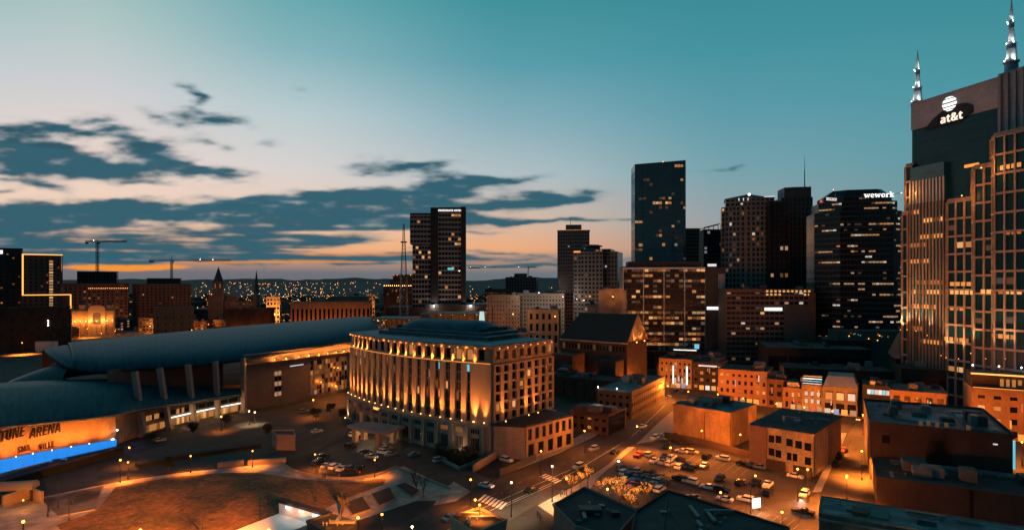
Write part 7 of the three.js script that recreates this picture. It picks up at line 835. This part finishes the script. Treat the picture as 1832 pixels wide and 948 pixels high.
  [[1196, 712, 'silver', 'silver car turning at the bright corner of the bar street'], [1208, 702, 'dark', 'dark car waiting at the bright corner of the bar street'], [1538, 752, 'silver', 'silver car where the alley meets the bar street'], [1552, 746, 'red', 'red car where the alley meets the bar street'], [1150, 765, 'white', 'white car coming down the wide street'], [1062, 806, 'silver', 'silver car stopped beside the hotel wing'], [950, 880, 'dark', 'dark car in the street lane before the crosswalk'], [1035, 838, 'silver', 'silver car in the outer lane of the wide street']].forEach(([px, py, c, l], k) => makeCar(kinds[k % 4], c, l, gp(px, py), AA + (k % 2 ? PI : 0), 1));
  // panel truck and glowing white panel at the lot exit
  { const t = thing('light_board', 'glowing white board standing at the parking lot exit', 'sign board', gp(1354, 915), 0.3); part('lit_panel', new THREE.BoxGeometry(2.6, 2.6, 0.12), glow([1, 0.9, 0.75], 1.6), t).position.y = 2.2; G().box(-1.2, -1.0, 0, 1, -0.05, 0.05).box(1.0, 1.2, 0, 1, -0.05, 0.05).build('leg', M.steelDark, t); pointLight(wl(t, 0, 2.2, 0.8), WARM, 90); }
}
// people
{
  const figure = (pose) => {
    const J = pose === 0 ? [[0, .93, 0, 0, 1.42, 0, .15, .18], [0, 1.42, 0, 0, 1.55, 0.01, .07, .06], [0, 1.63, .02, 0, 1.68, .02, .105, .1], [.09, .93, 0, .1, .5, .02, .095, .065], [.1, .5, .02, .1, .06, -.02, .065, .045], [-.09, .93, 0, -.1, .5, .02, .095, .065], [-.1, .5, .02, -.1, .06, -.02, .065, .045], [.2, 1.4, 0, .25, 1.12, -.02, .06, .05], [.25, 1.12, -.02, .24, .84, .06, .05, .04], [-.2, 1.4, 0, -.25, 1.12, -.02, .06, .05], [-.25, 1.12, -.02, -.24, .84, .06, .05, .04], [-.2, 1.4, 0, .2, 1.4, 0, .09, .09], [.1, .05, -.03, .11, .04, .15, .045, .04], [-.1, .05, -.03, -.11, .04, .15, .045, .04]] : [[0, .92, 0, 0, 1.41, .05, .15, .18], [0, 1.41, .05, 0, 1.54, .07, .07, .06], [0, 1.62, .09, 0, 1.67, .09, .105, .1], [.09, .92, 0, .1, .5, .2, .095, .065], [.1, .5, .2, .1, .07, .24, .065, .045], [-.09, .92, 0, -.1, .52, -.05, .095, .065], [-.1, .52, -.05, -.1, .12, -.32, .065, .045], [.2, 1.39, .05, .25, 1.12, -.1, .06, .05], [.25, 1.12, -.1, .24, .87, .04, .05, .04], [-.2, 1.39, .05, -.25, 1.12, .14, .06, .05], [-.25, 1.12, .14, -.22, .92, .3, .05, .04], [-.2, 1.39, .05, .2, 1.39, .05, .09, .09], [.1, .05, .22, .11, .05, .4, .045, .04], [-.1, .1, -.34, -.11, .04, -.2, .045, .04]];
    const n = 44, mc = new MarchingCubes(n, new THREE.MeshBasicMaterial(), false, false, 60000); mc.isolation = 0; const cell = 1.9 / n; const f = mc.field;
    for (let z = 0; z < n; z++) for (let y = 0; y < n; y++) for (let x = 0; x < n; x++) { const X = (x - n / 2) * cell, Y = y * cell - 0.05, Z = (z - n / 2) * cell; let d = 1e9; for (const j of J) { const bx = j[3] - j[0], by = j[4] - j[1], bz = j[5] - j[2], px = X - j[0], py = Y - j[1], pz = Z - j[2], h = Math.max(0, Math.min(1, (px * bx + py * by + pz * bz) / (bx * bx + by * by + bz * bz))), q = Math.hypot(px - bx * h, py - by * h, pz - bz * h) - (j[6] + (j[7] - j[6]) * h), k = 0.04, m = Math.max(k - Math.abs(d - q), 0) / k; d = Math.min(d, q) - m * m * k * 0.25; } f[z * n * n + y * n + x] = -d; }
    mc.update(); const c = mc.count, g = new THREE.BufferGeometry(), P = new Float32Array(mc.positionArray.slice(0, c * 3)), N = new Float32Array(mc.normalArray.slice(0, c * 3)), C = new Float32Array(c * 3); for (let k = 0; k < c; k++) { P[3 * k] = P[3 * k] * 0.95; P[3 * k + 1] = (P[3 * k + 1] + 1) * 0.95 - 0.05; P[3 * k + 2] *= 0.95; const Y = P[3 * k + 1], X = Math.abs(P[3 * k]), col = Y > 1.66 ? [0.03, 0.02, 0.015] : Y > 1.5 ? [0.42, 0.26, 0.18] : (X > 0.2 && Y < 0.93 && Y > 0.75) ? [0.42, 0.26, 0.18] : Y > 0.92 ? [1, 1, 1] : Y > 0.1 ? [0.35, 0.38, 0.5] : [0.08, 0.08, 0.08]; C.set(col, 3 * k); }
    g.setAttribute('position', new THREE.BufferAttribute(P, 3)); g.setAttribute('normal', new THREE.BufferAttribute(N, 3)); g.setAttribute('color', new THREE.BufferAttribute(C, 3)); return g; };
  const FG = [figure(0), figure(1)], coats = [[0.05, 0.05, 0.06], [0.12, 0.1, 0.09], [0.2, 0.05, 0.04], [0.08, 0.1, 0.16]].map(c => new THREE.MeshStandardMaterial({ color: new THREE.Color().setRGB(...c), roughness: 0.9, vertexColors: true }));
  [[580, 921, 0, 'person in a dark coat standing on the pale walk by the stage roof'], [588, 923, 0, 'second person in a brown coat beside the one in dark on the pale walk'], [479, 898, 1, 'person walking alone on the lawn'], [577, 858, 1, 'person walking on the curved path under the lamp post'], [581, 858, 0, 'person beside the walker on the curved path'], [606, 857, 1, 'person walking behind the pair on the curved path'], [643, 851, 0, 'person pausing by the curved wall'], [86, 916, 0, 'person standing near the gravel court'], [128, 905, 1, 'person walking by the gravel court'], [1006, 886, 0, 'person waiting at the street corner by the lit trees'], [1010, 887, 0, 'second person waiting at the street corner by the lit trees'], [1003, 889, 1, 'person stepping off the kerb by the lit trees'], [656, 824, 0, 'attendant standing by the canopy pier'], [690, 822, 0, 'attendant standing between the parked cars at the hotel'], [898, 890, 1, 'person crossing the street beside the crosswalk'], [962, 926, 0, 'person in the small crowd below the street corner'], [967, 932, 1, 'person walking out of the small crowd below the street corner'], [1240, 866, 1, 'person walking through the parking lot'], [1522, 792, 1, 'person walking up the alley'], [1465, 855, 0, 'person leaning by the cream building corner']].forEach(([px, py, k, l], i) => { const o = solo('person', l, 'person', FG[k], coats[i % 4], gp(px, py), i * 1.7); });
}

// ------------------------------------------------------------------ the jumble of low blocks between the landmarks
{
  scene.updateMatrixWorld(true); const boxes = []; for (const o of scene.children) if (o.userData.category && o.name !== 'arena' && !o.isInstancedMesh && !/lamp|light|tree|shrub|car|person|crane/.test(o.userData.category)) { const b = new THREE.Box3().setFromObject(o); if (b.max.y > 4) boxes.push(b); }
  const ordW = ['first', 'second', 'third', 'fourth', 'fifth', 'sixth', 'seventh', 'eighth', 'ninth', 'tenth', 'eleventh', 'twelfth', 'thirteenth', 'fourteenth', 'fifteenth', 'sixteenth', 'seventeenth', 'eighteenth', 'nineteenth', 'twentieth', 'twenty-first', 'twenty-second', 'twenty-third', 'twenty-fourth'];
  const walls = [[M.brick, 'brick'], [M.brickDark, 'dark brick'], [M.tan, 'tan'], [M.stoneDark, 'grey stone'], [M.concreteDark, 'concrete'], [mat([0.3, 0.19, 0.11], 0.9, { map: TX.wallDirt }), 'ochre']], roofs = [M.tar, M.roofBlue, M.gravel, M.black];
  const fill = (name, where, group, n, p0, p1, d0, d1, h0, h1, w0, w1, deg, sd, lamps) => {
    const r = rng(sd), got = []; for (let k = 0; k < n * 30 && got.length < n; k++) { const D = d0 + (d1 - d0) * r(), c = p0 + (p1 - p0) * r(), w = w0 + (w1 - w0) * r(), dp = 9 + 9 * r(), h = h0 + (h1 - h0) * r() * r(), x = gx(c, D), b = new THREE.Box3(V(x - w * 0.95 - 1, 0, -D - dp - 4), V(x + dp * 0.5 + 1, h, -D + w * 0.25 + 1)); if (boxes.some(q => q.intersectsBox(b))) continue; boxes.push(b); got.push([c, D, w, dp, h]); }
    got.sort((a, b) => a[0] - b[0]); got.forEach(([c, D, w, dp, h], k) => { const [wm, wn] = walls[Math.floor(r() * 6)], a = -deg * PI / 180; const t = tower(name, `${wn} low block, ${ordW[k]} from the arena ${where}`, 'building', { p: [gx(c, D), 0, -D], turn: a, w, d: dp }, h, { bay: 2.6 + r(), fl: 3.4 + 0.6 * r(), pier: 1.3, span: 1.8, lit: 0.1 + 0.25 * r(), dim: 0.1, wall: wm, roof: roofs[Math.floor(r() * 4)], units: 2, bits: 3, parapet: 0.7, noE: deg < 10, maxLit: 24, group, litMats: [LIT[0], LIT[2], LIT[1], LIT[3], LIT[4]] });
      if (k % lamps === 0) { const p = V(gx(c, D) - w * 0.4, 7, -D + w * 0.3 + 4), L = thing('street_lamp', `orange street lamp before the ${ordW[k]} low block ${where.replace('its long', 'the arena')}`, 'street lamp', [p.x, 0, p.z], 0, group + ', their lamps'); G().cyl(0, 0, 6.8, 0, 0.12, 0.08, 6).build('pole', M.steelDark, L); const b = part('bulb', BULBG, r() < 0.2 ? BULB.white : BULB.sodium, L); b.position.y = 7; pointLight(p, SODIUM, 1500); } });
  };
  fill('low_block', 'between gabled hall and glass mid-rise', 'low blocks by the gabled hall', 16, 985, 1300, 382, 445, 6, 15, 12, 24, 22, 1001, 3);
  fill('low_block', 'behind its long roof', 'low blocks behind the arena', 22, 110, 700, 630, 900, 8, 26, 16, 40, -15, 1002, 3);
  fill('low_block', 'between hotel roof and brown tower', 'low blocks beyond the hotel', 16, 850, 1100, 430, 760, 8, 24, 12, 28, 4, 1003, 3);
  fill('low_block', 'among the dark halls', 'low blocks among the halls', 10, 1330, 1640, 300, 420, 7, 15, 10, 20, 20, 1004, 3);
  fill('low_block', 'behind the dark brick row', 'low blocks behind the brick row', 6, 990, 1120, 262, 365, 5, 9, 9, 15, 30, 1005, 3);
}
renderer.render(scene, camera);
